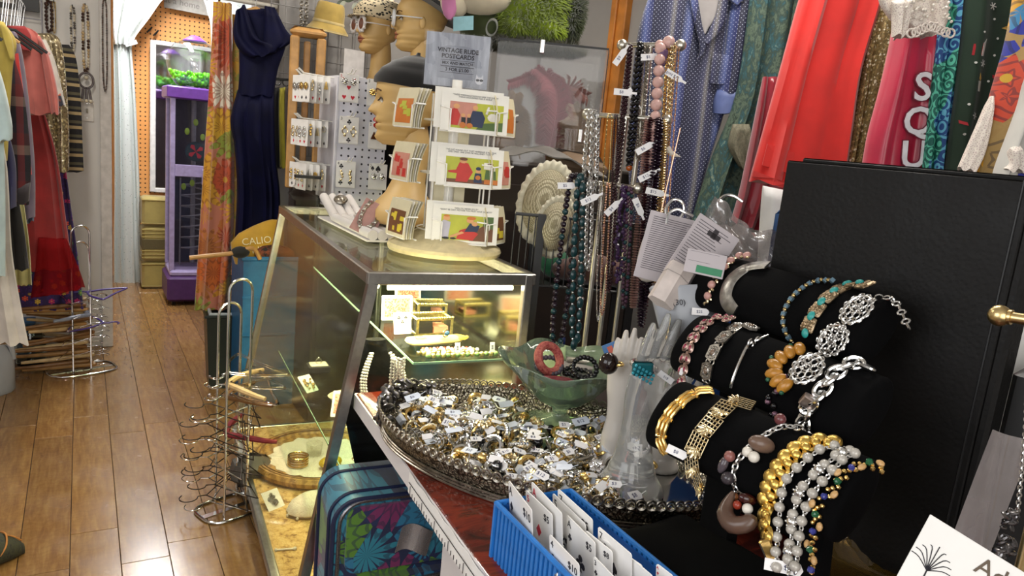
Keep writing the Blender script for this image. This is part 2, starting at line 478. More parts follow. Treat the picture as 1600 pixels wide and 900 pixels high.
for y in (0, CASE_L):
 part(case, 'end_glass', MB().hexa([(fx(.09), y - .0025, .09), (CASE_W - .03, y - .0025, .09), (CASE_W - .03, y + .0025, .09), (fx(.09), y + .0025, .09)], [(fx(1.08), y - .0025, 1.08), (CASE_W - .03, y - .0025, 1.08), (CASE_W - .03, y + .0025, 1.08), (fx(1.08), y + .0025, 1.08)]), GLS, False)
part(case, 'rear_door', MB().bbox((CASE_W - .016, .02, BASE_Z + .016), (CASE_W - .008, CASE_L - .02, CASE_H - .035)), mat('mirror door', (.62, .60, .50), .12, 1, .05, 5), False)
SH1, SH2 = .85, .46          # shelf levels
SHG = pane('shelf glass', (.90, .97, .92), .03, .02)
EDG = mat('green glass edge', '#8fb79d', .15, 0, .1)
for z, a, b in ((SH1, .146, CASE_W - .03), (SH2, .005, CASE_W - .03)):
 sh = part(case, 'glass_shelf', MB().bbox((a, .03, z - .006), (b, CASE_L - .03, z)), SHG, False)
 part(sh, 'shelf_edge', MB().bbox((a - .001, .029, z - .0062), (a + .001, CASE_L - .029, z + .0002)).bbox((a, .0285, z - .0062), (b, .0305, z + .0002)), EDG, False)
tube = glow('case tube', (1.0, .90, .58), 14)
lamp = part(case, 'light_tube', MB().tube([(.035, .06, CASE_H - .05), (.035, CASE_L - .06, CASE_H - .05)], .008, 8), tube, label='glowing warm light tube under the top rail')
part(lamp, 'reflector', MB().bbox((.014, .05, CASE_H - .035), (.05, CASE_L - .05, CASE_H - .033)), ALU, False)
cl = area('display_case_light', (0, 0, 0), (0, 0, -1), .03, 1.35, 27, (1.0, .88, .50))
cl.parent = case; cl.location = (.05, CASE_L / 2, CASE_H - .062); cl.rotation_euler = (0, R(-25), 0)
cl2 = area('display_case_end_light', (0, 0, 0), (0, 0, -1), .40, .03, 8, (1.0, .88, .50))
cl2.parent = case; cl2.location = (.25, .05, CASE_H - .045); cl2.rotation_euler = (R(25), 0, 0)
part(case, 'light_tube', MB().tube([(.06, .04, CASE_H - .05), (CASE_W - .04, .04, CASE_H - .05)], .007, 8), tube, label='glowing warm light tube under the end rail')
def KC(x, y, z):               # case frame to world
 c, s = math.cos(KR), math.sin(KR)
 return Vector((case.location.x + x * c - y * s, case.location.y + x * s + y * c, z))

# ================================================================ jewellery table
TZ = .78
TO = PZ(556, 613, TZ)           # far left corner of the top
def KT(x, y, z=TZ):             # table frame: x right, y towards the camera along the left edge
 c, s = math.cos(KR), math.sin(KR)
 return Vector((TO.x + x * c + y * s, TO.y + x * s - y * c, z))
table = thing('table', 'narrow display table with glossy red-brown marbled top and white edge', 'table', (TO.x, TO.y, 0), KR)
def marbled():
 t = NT('red marbled laminate'); v = t.co('Object', (1, 2.2, 1))
 g = t.noise(v, 6, 6, .62, 1.4); h = t.noise(v, 28, 4)
 c = t.ramp(g, [(.28, '#1d0d08'), (.42, '#5a1c12'), (.55, '#7c2a18'), (.66, '#4a2314'), (.8, '#8a3a20')])
 t.set(t.mix(t.math('MULTIPLY', h, .35), c, '#2a120b'), .16); t.b.inputs['Coat Weight'].default_value = .5
 t.bump(t.noise(v, 18, 3), .25, .003); MATS['marbled'] = t.m
 return t.m
part(table, 'table_top', MB().bev((.48, -.82, TZ - .016), (.96, 1.64, .032), .004), marbled())
WHL = mat('white laminate', '#dcd8d8', .45, 0, .04, 8)
part(table, 'side_edge', MB().bbox((-.004, -1.64, TZ - .045), (0, 0, TZ - .004)), WHL)
part(table, 'far_edge', MB().bbox((0, 0, TZ - .045), (.96, .004, TZ - .004)), WHL)
part(table, 'side_panel', MB().bbox((.06, -1.6, 0), (.08, -.55, TZ - .033)), WHL)
part(table, 'leg_panel', MB().bbox((.90, -1.6, 0), (.94, -.04, TZ - .033)), WHL)
part(table, 'back_leg', MB().bbox((.5, -.06, 0), (.54, -.03, TZ - .033)), WHL)
# ================================================================ clothes
def fab(name, color, rough=.8, var=.15, sheen=.3, vs=12, bump=.15, bs=500): return mat(name, color, rough, 0, var, vs, bump, bs, sheen)
def stripes(name, cols, per, axis=2, rough=.85, warp=.0):
 t = NT(name); v = t.co('Object'); x = t.sep(v)[axis]
 if warp: x = t.math('ADD', x, t.math('MULTIPLY', t.noise(v, 4, 2), warp))
 f = t.math('FRACT', t.math('MULTIPLY', x, 1 / per))
 t.set(t.ramp(f, cols, 'CONSTANT'), rough); t.b.inputs['Sheen Weight'].default_value = .3
 t.bump(t.noise(v, 500, 2), .2); MATS[name] = t.m
 return t.m
def plaid():
 t = NT('plaid flannel'); v = t.co('Object'); x = t.sep(v)
 a = t.math('FRACT', t.math('MULTIPLY', x[0], 1 / .16)); b = t.math('FRACT', t.math('MULTIPLY', x[2], 1 / .19))
 c = t.mix(.5, t.ramp(a, [(0, '#17161d'), (.4, '#5d4946'), (.6, '#23202a'), (.85, '#6d1f22')], 'CONSTANT'), t.ramp(b, [(0, '#1b1a22'), (.35, '#7a6a60'), (.55, '#4c2022'), (.8, '#26232c')], 'CONSTANT'))
 t.set(c, .9); MATS['plaid'] = t.m
 return t.m
def floral(name, scale, cols, ground, petal=9, size=.42, rough=.75, line=None, squash=(1, 1, 1)):
 # scattered flowers with petals, each cell its own colour
 t = NT(name); v = t.co('Object', (scale * squash[0], scale * squash[1] * .3, scale * squash[2]))
 vo = t.n('TexVoronoi'); t.l(v, vo.inputs['Vector']); vo.inputs['Scale'].default_value = 1; vo.inputs['Randomness'].default_value = .85
 d = t.n('VectorMath', operation='SUBTRACT'); t.l(v, d.inputs[0]); t.l(vo.outputs['Position'], d.inputs[1])
 s = t.sep(d.outputs[0]); ang = t.math('ARCTAN2', s[2], s[0])
 rr = vo.outputs['Distance']
 pet = t.math('ABSOLUTE', t.math('SINE', t.math('MULTIPLY', ang, petal / 2)))
 lim = t.math('MULTIPLY_ADD', pet, size * .45, size * .62)
 inside = t.math('LESS_THAN', rr, lim)
 cc = t.sep(vo.outputs['Color'])
 col = t.ramp(cc[0], [(i / len(cols), c) for i, c in enumerate(cols)], 'CONSTANT')
 ring = t.math('GREATER_THAN', t.math('SINE', t.math('MULTIPLY_ADD', rr, 26, t.math('MULTIPLY', pet, 3))), .55)
 col = t.mix(t.math('MULTIPLY', ring, .55), col, line or ground)
 core = t.math('LESS_THAN', rr, size * .2)
 col = t.mix(core, col, '#caa02c')
 nz = t.noise(v, 2.2, 2)
 gr = t.ramp(nz, [(.42, ground), (.58, cols[-1])], 'CONSTANT') if len(cols) > 2 else lin(ground)
 t.set(t.mix(inside, gr, col), rough); t.b.inputs['Sheen Weight'].default_value = .25
 t.bump(t.noise(v, 30, 3), .12); MATS[name] = t.m
 return t.m
def sequin(name, c1, c2, scale=160, metal=.8):
 t = NT(name); v = t.co('Object'); vo = t.n('TexVoronoi'); t.l(v, vo.inputs['Vector']); vo.inputs['Scale'].default_value = scale
 r = t.sep(vo.outputs['Color'])
 t.set(t.ramp(r[0], [(0, c1), (.75, c2), (.93, '#fff6dc')], 'CONSTANT'), t.math('MULTIPLY_ADD', r[1], .4, .12), metal)
 nn = t.n('NormalMap') if False else None
 t.bump(r[2], .8, .004); MATS[name] = t.m
 return t.m
def polka(name):
 t = NT(name); v = t.co('Object'); x = t.sep(v)
 wob = t.math('MULTIPLY', t.noise(v, 2.5, 1), .03)
 u = t.math('ADD', x[0], wob)
 f = t.math('FRACT', t.math('MULTIPLY', u, 1 / .17))
 base = t.ramp(f, [(0, '#0c1030'), (.30, '#12173a'), (.42, '#383a5a'), (.50, '#706d6a'), (.58, '#22244a'), (.72, '#0e1232'), (.86, '#4a588c'), (.95, '#222a5e')])
 def cell(c, o): return t.math('SUBTRACT', t.math('FRACT', t.math('MULTIPLY_ADD', c, 1 / .017, o)), .5)
 a, b = cell(x[0], 0), cell(x[2], 0); a2, b2 = cell(x[0], .5), cell(x[2], .5)
 def dot(p, q): return t.math('LESS_THAN', t.math('ADD', t.math('MULTIPLY', p, p), t.math('MULTIPLY', q, q)), .008)
 dots = t.math('MAXIMUM', dot(a, b), dot(a2, b2))
 t.set(t.mix(dots, base, '#c8cbe0'), .55); t.b.inputs['Sheen Weight'].default_value = .3; MATS[name] = t.m
 return t.m
def tiedye(name, cols, scale=9, stretch=(1, 1, .6)):
 t = NT(name); v = t.co('Object', stretch); g = t.noise(v, scale, 6, .65, 1.2); h = t.noise(v, scale * 4, 4, .6, .8)
 f = t.math('MULTIPLY_ADD', h, .45, t.math('MULTIPLY', g, .6))
 n = len(cols)
 t.set(t.ramp(f, [(.3 + .45 * i / (n - 1), c) for i, c in enumerate(cols)]), .8); t.bump(h, .2); MATS[name] = t.m
 return t.m
def scrolls(name, cols, scale=28):
 t = NT(name); v = t.co('Object'); vo = t.n('TexVoronoi'); t.l(v, vo.inputs['Vector']); vo.inputs['Scale'].default_value = scale; vo.inputs['Randomness'].default_value = .45
 rr = vo.outputs['Distance']; d = t.n('VectorMath', operation='SUBTRACT')
 sv = t.n('VectorMath', operation='SCALE'); sv.inputs['Scale'].default_value = scale; t.l(v, sv.inputs[0])
 t.l(v, d.inputs[0]); t.l(vo.outputs['Position'], d.inputs[1]); s = t.sep(d.outputs[0])
 ang = t.math('ARCTAN2', s[2], s[0])
 sp = t.math('SINE', t.math('MULTIPLY_ADD', rr, 18, ang))
 line = t.math('GREATER_THAN', sp, .25)
 reg = t.noise(v, 7, 2)
 a = t.ramp(reg, [(0, cols[0]), (.5, cols[1])], 'CONSTANT'); b = t.ramp(reg, [(0, cols[2]), (.5, cols[3])], 'CONSTANT')
 t.set(t.mix(line, a, b), .7); MATS[name] = t.m
 return t.m
class Cloth:
 """A hanging garment surveyed on an upright plane; local x runs along the plane, y away from the viewer, z up."""
 def __init__(s, name, label, cat, anchor, ang, group=None, foot=None):
  s.o = Vector(anchor); s.dx = Vector((math.cos(R(ang)), -math.sin(R(ang)), 0)); s.n = Vector((-s.dx.y, s.dx.x, 0))
  s.root = thing(name, label, cat, s.o, -R(ang), group)
 def px(s, x, y):
  r = ray(x, y); k = (s.o - EYE).dot(s.n) / r.dot(s.n); p = EYE + r * k - s.o
  return p.dot(s.dx), p.z
 def mb(s, rows, th=.03, folds=5, amp=.012, y0=0.0, m=22, n=44, seed=None, taper=.3, hem=.006, flat=False):
  rows = [s.px(a, b) + s.px(c, d) for a, b, c, d in rows]
  A = curve([(r[0], r[1], 0) for r in rows], m); B = curve([(r[2], r[3], 0) for r in rows], m)
  ph = [ru(0, 6.28) for _ in range(4)] if seed is None else [random.Random(seed + i).random() * 6.28 for i in range(4)]
  wtop = (B[m] - A[m]).length + 1e-6
  def fold(u, t):
   g = amp * (taper + (1 - taper) * t)
   return g * (math.sin(folds * PI * u + ph[0]) + .55 * math.sin(folds * 1.9 * PI * u + ph[1] + t * 1.4) + .3 * math.sin(folds * 3.3 * PI * u + ph[2]))
  secs = []
  for i in range(m + 1):
   t = i / m; L, Q = A[i], B[i]; ring = []
   k_end = min(1, .25 + 5 * t) * 1.0
   for k in range(n):
    q = 2 * PI * k / n; cx = math.cos(q); sy = math.sin(q)
    u = .5 + .5 * math.copysign(abs(cx) ** .75, cx)
    x = lerp(L.x, Q.x, u); z = lerp(L.y, Q.y, u)
    z += hem * math.sin(folds * PI * u * 1.5 + ph[3]) * t
    ring.append((x, y0 + fold(u, t) + th * k_end * math.copysign(abs(sy) ** .7, sy), z))
   secs.append(ring)
  s.A, s.B, s.fold, s.th, s.y0 = A, B, fold, th, y0
  return MB().loft(secs)
 def body(s, part_name, rows, m_, smooth=75, **kw): return part(s.root, part_name, s.mb(rows, **kw), m_, smooth)
 def front(s, x, y, lift=.0015):     # a point on the front of the last body built
  X, Z = s.px(x, y); A, B = s.A, s.B; best = min(range(len(A)), key=lambda i: abs((A[i].y + B[i].y) / 2 - Z))
  w = B[best].x - A[best].x; u = min(max((X - A[best].x) / w, .02), .98); t = best / (len(A) - 1)
  c = 2 * abs(u - .5); q = max(0, 1 - c ** (2 / .75)) ** .35
  return Vector((X, s.y0 + s.fold(u, t) - s.th * q - lift, Z))
 def decal(s, name, polys, m_, lift=.002, th=.0012):
  mb = MB()
  for pl in polys:
   P = [s.front(a, b, lift) for a, b in pl]; n = len(P)
   mb.add(P + [p + Vector((0, th, 0)) for p in P], [tuple(range(n)), tuple(range(2 * n - 1, n - 1, -1))] + [(k, n + k, n + (k + 1) % n, (k + 1) % n) for k in range(n)])
  return part(s.root, name, mb, m_, False)

RX, RZ = -.27, 1.935
lr = thing('clothes_rail', 'dark metal clothes rail carrying the row of garments at the left wall', 'clothes rail', (RX, 2.6, RZ))
part(lr, 'rail', MB().tube([(0, 0, 0), (0, 2.45, 0)], .013, 10), mat('dark steel', '#2b2826', .35, .8))
part(lr, 'wall_bracket', MB().bbox((-.93, 1.0, -.014), (0, 1.03, .014)), mat('dark steel', '#2b2826', .35, .8))
part(lr, 'wall_bracket', MB().bbox((-.93, 2.3, -.014), (0, 2.33, .014)), mat('dark steel', '#2b2826', .35, .8))
def hook_mesh(mb, x, y, z0, z1, r=.0022):   # wire hook from shoulder height z0 up over the rail at z1
 pts = [(x, y, z0), (x, y, z1 - .03)] + [(x + .0 + .021 * math.cos(a) - .021 + .021, y, z1 + .0 + .021 * math.sin(a)) for a in []]
 pts = [(x + .0, y, z0), (x + .02, y, z1 - .035), (x + .024, y, z1 - .005), (x + .012, y, z1 + .018), (x - .006, y, z1 + .02), (x - .018, y, z1 + .006)]
 mb.tube(curve(pts, 16), r, 6)
HG = 'hangers on the left clothes rail'
def left_hanger(Y, xoff, z0, m_, label, w=.26):
 z0 -= .05
 t = thing('clothes_hanger', label, 'hanger', (RX + xoff, Y, z0), 0, HG)
 mb = MB(); hook_mesh(mb, -xoff, 0, 0.0, RZ - z0); part(t, 'hook', mb, CHROME)
 part(t, 'shoulder_bar', MB().tube([(-w / 2, 0, -.075), (-w / 4, 0, -.03), (-.02, 0, 0), (.02, 0, 0), (w / 4, 0, -.03), (w / 2, 0, -.075)], .006, 6), m_)
def left_cloth(name, label, cat, Y, x, rows, m_, part_name='body', th=.022, **kw):
 c = Cloth(name, label, cat, (x, Y, 1.75), 0)
 c.body(part_name, rows, m_, th=th, **kw)
 return c
PALE = fab('pale blue cotton', '#b9cfd2'); IVORY = fab('ivory cotton', '#cfc8c0'); NAVYK = fab('navy knit', '#242550')
WOODL = mat('light wood', '#b98d55', .45, 0, .2, 20)
c = left_cloth('shirt', 'pale blue short-sleeved shirt at the front of the left rail', 'shirt', 3.25, -.5, [(-90, 70, -30, 70), (-95, 100, -8, 105), (-95, 170, 3, 170), (-95, 300, 8, 300), (-95, 440, 8, 432)], PALE, folds=6)
part(c.root, 'sleeve', c.mb([(-18, 105, -2, 100), (-12, 150, 10, 140), (-8, 190, 20, 190), (-4, 222, 21, 215)], th=.05, y0=-.05, folds=2, amp=.006), PALE, 75)
left_cloth('dress', 'long ivory dress hanging low behind the pale blue shirt', 'dress', 3.4, -.5, [(-110, 120, -20, 120), (-110, 250, 10, 250), (-110, 400, 20, 400), (-115, 530, 45, 538)], IVORY, folds=9, amp=.016)
YEL = fab('yellow cotton', '#b9a44c')
c = left_cloth('shirt', 'yellow collared shirt near the front of the left rail', 'shirt', 3.5, -.42, [(-70, 42, 6, 36), (-85, 80, 26, 66), (-85, 130, 20, 110), (-85, 250, 12, 250)], YEL, folds=5)
part(c.root, 'collar', c.mb([(-2, 33, 8, 36), (2, 48, 20, 62), (6, 62, 24, 92), (12, 78, 22, 98)], th=.012, y0=-.03, folds=1, amp=.003), YEL, 60)
left_hanger(3.5, -.06, 1.80, WOODL, 'wooden hanger inside the yellow collared shirt')
left_cloth('trousers', 'navy blue trousers folded behind the ivory dress', 'trousers', 3.55, -.42, [(-60, 210, 16, 215), (-60, 260, 25, 260), (-60, 325, 26, 325)], NAVYK, folds=4)
c = left_cloth('shirt', 'dark plaid flannel shirt with maroon and grey checks', 'shirt', 3.62, -.36, [(-50, 60, 5, 60), (-60, 80, 20, 85), (-60, 150, 38, 150), (-60, 250, 48, 250), (-60, 318, 45, 318)], plaid(), folds=4)
c.body('cuff', [(26, 290, 48, 285), (26, 318, 46, 314)], fab('dark cuff', '#2a2126'), th=.03, folds=1, amp=.002, y0=-.01, m=4)
left_cloth('skirt', 'black midi skirt hanging below the plaid shirt', 'skirt', 3.68, -.34, [(-40, 300, 28, 305), (-40, 360, 38, 360), (-40, 425, 46, 420)], fab('black crepe', '#141316'), folds=7)
left_cloth('skirt', 'pale yellow pleated skirt behind the black skirt', 'skirt', 3.8, -.34, [(-40, 300, 36, 305), (-40, 380, 46, 380), (-40, 446, 50, 444)], fab('pale yellow', '#b9b378'), folds=12, amp=.008)
c = left_cloth('cardigan', 'grey lavender cardigan with a bright red lining behind the plaid shirt', 'cardigan', 3.9, -.28, [(-20, 46, 18, 46), (-30, 60, 30, 62), (-30, 120, 42, 130), (-30, 250, 54, 250), (-30, 345, 55, 340)], fab('grey lavender knit', '#6d6274'), folds=5)
part(c.root, 'red_lining', c.mb([(24, 85, 30, 84), (30, 160, 40, 160), (36, 270, 51, 270)], th=.012, y0=-.045, folds=1, amp=.003), fab('red lining', '#b52a28'), 60)
left_cloth('jeans', 'washed blue denim legs hanging between black skirt and red dress', 'jeans', 3.95, -.26, [(30, 270, 50, 272), (34, 310, 54, 310), (40, 350, 53, 344)], fab('denim', '#565f7c'), folds=2)
SALM = fab('salmon wool', '#b8625a')
c = left_cloth('coat', 'salmon pink coat with long sleeve and dark red collar', 'coat', 4.1, -.2, [(0, 42, 40, 42), (-10, 60, 62, 58), (-10, 120, 76, 120), (-10, 180, 84, 178)], SALM, folds=4)
part(c.root, 'sleeve', c.mb([(58, 56, 64, 58), (64, 80, 78, 90), (72, 130, 90, 140), (80, 176, 93, 178)], th=.04, y0=-.035, folds=2, amp=.006), SALM, 70)
part(c.root, 'collar', c.mb([(10, 41, 40, 42), (18, 52, 50, 60), (34, 74, 48, 84)], th=.02, y0=-.04, folds=1, amp=.004), fab('dark red lining', '#8c1f22'), 60)
left_hanger(4.1, .02, 1.80, mat('pink plastic', '#c9978f', .4), 'pink plastic hanger inside the salmon coat')
REDT = fab('red tulle', '#8e1b1c', .75, .2)
c = left_cloth('dress', 'long red tulle evening dress reaching down to the hanger rack', 'dress', 4.25, -.18, [(0, 110, 50, 115), (-10, 170, 68, 170), (-20, 250, 90, 250), (-30, 350, 104, 350), (-40, 425, 114, 420)], REDT, folds=10, amp=.018)
t_ = NT('sheer red tulle'); tr = t_.n('BsdfTransparent'); df = t_.n('BsdfDiffuse'); mx = t_.n('MixShader')
df.inputs[0].default_value = lin('#8a1c20'); tr.inputs[0].default_value = (.85, .5, .5, 1); mx.inputs[0].default_value = .45
nz_ = t_.noise(t_.co('Object'), 30, 2); t_.l(t_.math('MULTIPLY_ADD', nz_, .3, .3), mx.inputs[0]); t_.l(tr.outputs[0], mx.inputs[1]); t_.l(df.outputs[0], mx.inputs[2]); t_.l(mx.outputs[0], t_.out.inputs[0])
c.body('sheer_overskirt', [(60, 370, 104, 372), (55, 420, 124, 420), (48, 462, 133, 446)], t_.m, th=.05, y0=-.02, folds=8, amp=.012)
c = left_cloth('jacket', 'white jacket with a dark patchwork cuff behind the salmon coat', 'jacket', 4.4, -.1, [(40, 60, 72, 62), (40, 90, 86, 95), (40, 140, 97, 140), (40, 165, 103, 165)], IVORY, folds=3)
c.body('cuff', [(84, 150, 95, 146), (86, 168, 100, 165)], floral('patchwork print', 30, ['#b5562f', '#8d8f9c', '#27273a'], '#1d1d2c'), th=.03, folds=1, amp=.002, y0=-.012, m=4)
left_cloth('dress', 'champagne sequined dress glittering behind the red gown', 'dress', 4.5, -.1, [(50, 52, 80, 52), (42, 62, 95, 66), (40, 120, 103, 120), (40, 200, 108, 200), (40, 268, 108, 268)], sequin('champagne sequins', '#8e8064', '#c7b88f', 110, .7), folds=6)
left_cloth('dress', 'long purple dress with bright multicoloured flower print', 'dress', 4.6, -.08, [(50, 130, 82, 130), (40, 180, 92, 180), (30, 300, 108, 300), (20, 400, 122, 400), (10, 486, 131, 482)], floral('purple flower print', 26, ['#d8502a', '#c92b6a', '#3a6fae', '#d9b335', '#5fa04a', '#3a1f6a'], '#2b1650', 6, .4), folds=9, amp=.014)
c = left_cloth('sweater', 'black and beige striped sweater last on the left rail', 'sweater', 4.78, -.05, [(70, 68, 108, 70), (66, 80, 119, 92), (66, 150, 126, 150), (66, 220, 129, 220), (66, 268, 131, 268)], stripes('beige stripes', [(0, '#151317'), (.4, '#a8936b'), (.62, '#151317'), (.8, '#55503c')], .075), folds=3)
left_hanger(4.78, .06, 1.80, BLACKP, 'black plastic hanger inside the striped sweater', .3)
for i, (Y, xo) in enumerate(((3.3, -.1), (3.68, -.03), (3.8, .02), (3.9, .0), (4.25, .0), (4.4, .02), (4.5, .03), (4.6, .0))):
 left_hanger(Y, xo, 1.79, BLACKP, 'plain chrome-hooked hanger, %s from the front of the left rail' % (['first'] + ORD[1:])[i])
# wire grid and black card behind the left clothes
GRIDM = mat('grey grid wire', '#77757a', .4, .6)
def gridwall(name, label, o, w, h, nx, nz, axis='x', m_=None):
 t = thing(name, label, 'grid panel', o)
 for i in range(nx + 1):
  x = w * i / nx
  part(t, 'upright_wire', MB().tube([(x, 0, 0), (x, 0, h)], .003, 6), m_ or GRIDM)
 for j in range(nz + 1):
  z = h * j / nz
  part(t, 'cross_wire', MB().tube([(0, -.005, z), (w, -.005, z)], .003, 6), m_ or GRIDM)
 return t
g0 = PY(66, 52, 5.05)
gridwall('grid_panel', 'grey wire grid panel on the white wall above the left clothes', (g0.x - .48, 5.05, g0.z - .24), .48, .72, 5, 7)
p_ = PY(47, 6, 5.03)
solo('wall_card', MB().bev((0, 0, 0), (.085, .006, .08), .002), BLACKP, 'small black card clipped to the wire grid at the left', 'card', (p_.x, 5.03, p_.z))
# ================================================================ clothes on the right
ROOTX = 2.25
rr_ = thing('clothes_rail', 'long chrome clothes rail high on the right wall above the bright garments', 'clothes rail', (ROOTX, .6, 2.27))
part(rr_, 'rail', MB().tube([(0, 0, 0), (0, 2.5, 0)], .014, 10), CHROME)
for y in (.3, 1.4, 2.3): part(rr_, 'wall_bracket', MB().tube([(0, y, 0), (.35, y, .0)], .009, 8), CHROME)
def right_hanger(c, x, label):
 X, Z = c.px(x, -60)
 top = c.o + c.dx * X; z0 = c.o.z + Z
 t = thing('clothes_hanger', label, 'hanger', (top.x, top.y, z0), c.root.rotation_euler.z, 'hangers on the right clothes rail')
 part(t, 'shoulder_bar', MB().tube([(-.18, 0, -.06), (-.03, 0, 0), (.03, 0, 0), (.18, 0, -.06)], .006, 6), BLACKP)
 part(t, 'hook', MB().tube(curve([(0, 0, 0), (.0, 0, .06), (.015, 0, .09), (0, 0, .11), (-.015, 0, .1)], 12), .002, 6), CHROME)
def RC(name, label, cat, px, X=2.2, ang=35): return Cloth(name, label, cat, PX(px, 100, X), ang)
POLK = polka('navy polka stripes')
c = RC('shirt', 'navy polka-dot shirt with pale stripes hanging open at the neck', 'shirt', 1080, 2.2, 38)
c.body('body', [(1040, -60, 1160, -50), (1012, 0, 1178, 0), (995, 60, 1150, 60), (985, 150, 1135, 160), (982, 250, 1108, 250), (985, 345, 1080, 345)], POLK, th=.06, folds=4, amp=.014)
Sx = c.mb([(1150, -30, 1178, -40), (1136, 20, 1190, 10), (1128, 90, 1180, 90), (1118, 145, 1170, 150)], th=.045, y0=-.05, folds=2, amp=.008)
part(c.root, 'sleeve', Sx, POLK, 75)
part(c.root, 'cuff', c.mb([(1118, 140, 1170, 142), (1112, 160, 1166, 166), (1112, 178, 1156, 176)], th=.05, y0=-.052, folds=1, amp=.003, m=6), mat('cuff blue', '#5a689a', .5), 75)
c.mb([(1040, -60, 1160, -50), (1012, 0, 1178, 0), (995, 60, 1150, 60), (985, 150, 1135, 160), (982, 250, 1108, 250), (985, 345, 1080, 345)], th=.06, folds=4, amp=.014, seed=5)
c.body('inside_back', [(1072, -55, 1126, -55), (1080, 0, 1121, 0), (1090, 40, 1116, 30), (1096, 58, 1104, 50)], fab('grey lining', '#9d9896'), th=.006, y0=-.075, folds=1, amp=.002)
c.body('lapel', [(1066, -55, 1076, -55), (1074, 0, 1086, 0), (1082, 40, 1094, 48), (1090, 76, 1100, 70), (1086, 96, 1094, 94)], POLK, th=.01, y0=-.088, folds=1, amp=.002)
c.body('lapel', [(1124, -55, 1140, -50), (1118, 10, 1132, 20), (1108, 44, 1124, 48), (1092, 74, 1104, 72)], POLK, th=.01, y0=-.09, folds=1, amp=.002)
c.body('collar', [(1126, -30, 1160, -30), (1128, 0, 1160, -6), (1146, 14, 1156, 12)], POLK, th=.012, y0=-.1, folds=1, amp=.002)
c.body('pocket', [(1110, 85, 1150, 94), (1106, 130, 1140, 138)], POLK, th=.006, y0=-.078, folds=1, amp=.001, m=4)
right_hanger(c, 1100, 'black hanger inside the navy polka-dot shirt')
TD = tiedye('green blue painted print', ['#0e1614', '#2a3a30', '#5a6b5a', '#33443c', '#2c5961', '#8a967f', '#1f2c2e'], 14)
c = RC('dress', 'mottled green and teal patterned dress between polka shirt and red garment', 'dress', 1180, 2.3, 36)
c.body('body', [(1180, -60, 1262, -60), (1172, 0, 1250, 0), (1150, 150, 1226, 150), (1112, 250, 1200, 250), (1080, 350, 1165, 350)], TD, th=.04, folds=5, amp=.02)
c.body('sleeve_ruffle', [(1140, 195, 1165, 195), (1134, 230, 1170, 232), (1150, 262, 1164, 262)], tiedye('taupe lace print', ['#4a4a3f', '#77735f', '#9b9680'], 40), th=.03, y0=-.07, folds=3, amp=.01)
right_hanger(c, 1215, 'black hanger inside the mottled green dress')
REDC = fab('coral red cotton', '#c81f17', .8, .1)
c = RC('skirt', 'large coral red garment with deep folds and a pocket', 'skirt', 1280, 2.12, 34)
c.body('body', [(1270, -60, 1384, -60), (1250, 0, 1378, 0), (1220, 110, 1346, 110), (1192, 210, 1332, 210), (1172, 282, 1320, 300)], REDC, th=.045, folds=6, amp=.02, taper=.7)
c.decal('pocket', [[(1196, 225), (1236, 238), (1232, 272), (1188, 258)]], fab('coral red pocket', '#c2211a', .8, .1), .004, .003)
c.decal('hem_band', [[(1176, 266), (1200, 277), (1230, 286), (1232, 296), (1200, 288), (1174, 276)]], fab('coral red hem', '#bd1d17', .8, .1), .004, .003)
right_hanger(c, 1320, 'black hanger inside the coral red garment')
c = RC('blouse', 'crimson satin garment peeking out below the coral red one', 'blouse', 1200, 2.3, 34)
c.o = PX(1200, 250, 2.2); c.root.location = c.o
c.body('body', [(1192, 120, 1240, 120), (1170, 230, 1240, 235), (1155, 300, 1235, 310), (1142, 345, 1215, 370)], mat('crimson satin', '#8e0f26', .28, 0, .2, 12, sheen=.5), th=.03, folds=6, amp=.02)
c = Cloth('trousers', 'white trousers hanging low beside the black album', 'trousers', PX(1205, 340, 2.0), 34)
c.body('leg', [(1192, 290, 1240, 300), (1188, 350, 1240, 360), (1184, 420, 1236, 430)], fab('white twill', '#d9d8d6', .8, .05), th=.03, folds=2, amp=.008)
c = RC('dress', 'gold sequined mesh dress between the red garment and satin jacket', 'dress', 1360, 2.25, 34)
c.body('body', [(1370, -60, 1440, -60), (1362, 0, 1430, 0), (1345, 120, 1400, 120), (1318, 270, 1372, 275)], sequin('gold sequins', '#8d7850', '#c0a874', 170, .45), th=.03, folds=7, amp=.012)
right_hanger(c, 1400, 'black hanger inside the gold sequined dress')
SATIN = mat('cherry satin', '#b3183c', .3, 0, .15, 9, sheen=.4)
c = RC('jacket', 'cherry red satin sports jacket with white letters down the sleeve', 'jacket', 1420, 2.1, 30)
c.body('sleeve', [(1400, 30, 1468, 32), (1394, 70, 1464, 70), (1378, 140, 1462, 140), (1358, 215, 1457, 220), (1346, 285, 1450, 290)], SATIN, th=.04, folds=3, amp=.012, taper=.6)
LETW = mat('white felt letters', '#e3dfe4', .8); LETD = mat('dark felt edge', '#6d2236', .8)
for ch, (x, y, hpx) in (('S', (1425, 140, 40)), ('Q', (1420, 192, 40)), ('U', (1413, 243, 40))):
 p = c.front(x, y, .02); sz = .11
 lean = R(-6)
 q = part(c.root, 'letter', text_mesh(ch, sz, LETD, .0012, .0045), None, False, loc=p + Vector((0, -.004, 0)), rot=(R(90), lean, 0), label='dark outline of the letter ' + ch)
 part(q, 'white_letter', text_mesh(ch, sz, LETW, .0012, .0018), None, False, loc=(0, 0, .0024))
LACE = NT('ivory lace'); v_ = LACE.co('Object'); e_ = LACE.voro(v_, 190, 'DISTANCE_TO_EDGE'); k_ = LACE.ramp(e_, [(.08, '#efe6da'), (.2, '#d6c8c0'), (.4, '#c4b0ac')])
LACE.set(k_, .8); LACE.bump(e_, -.6, .004); LACEM = LACE.m
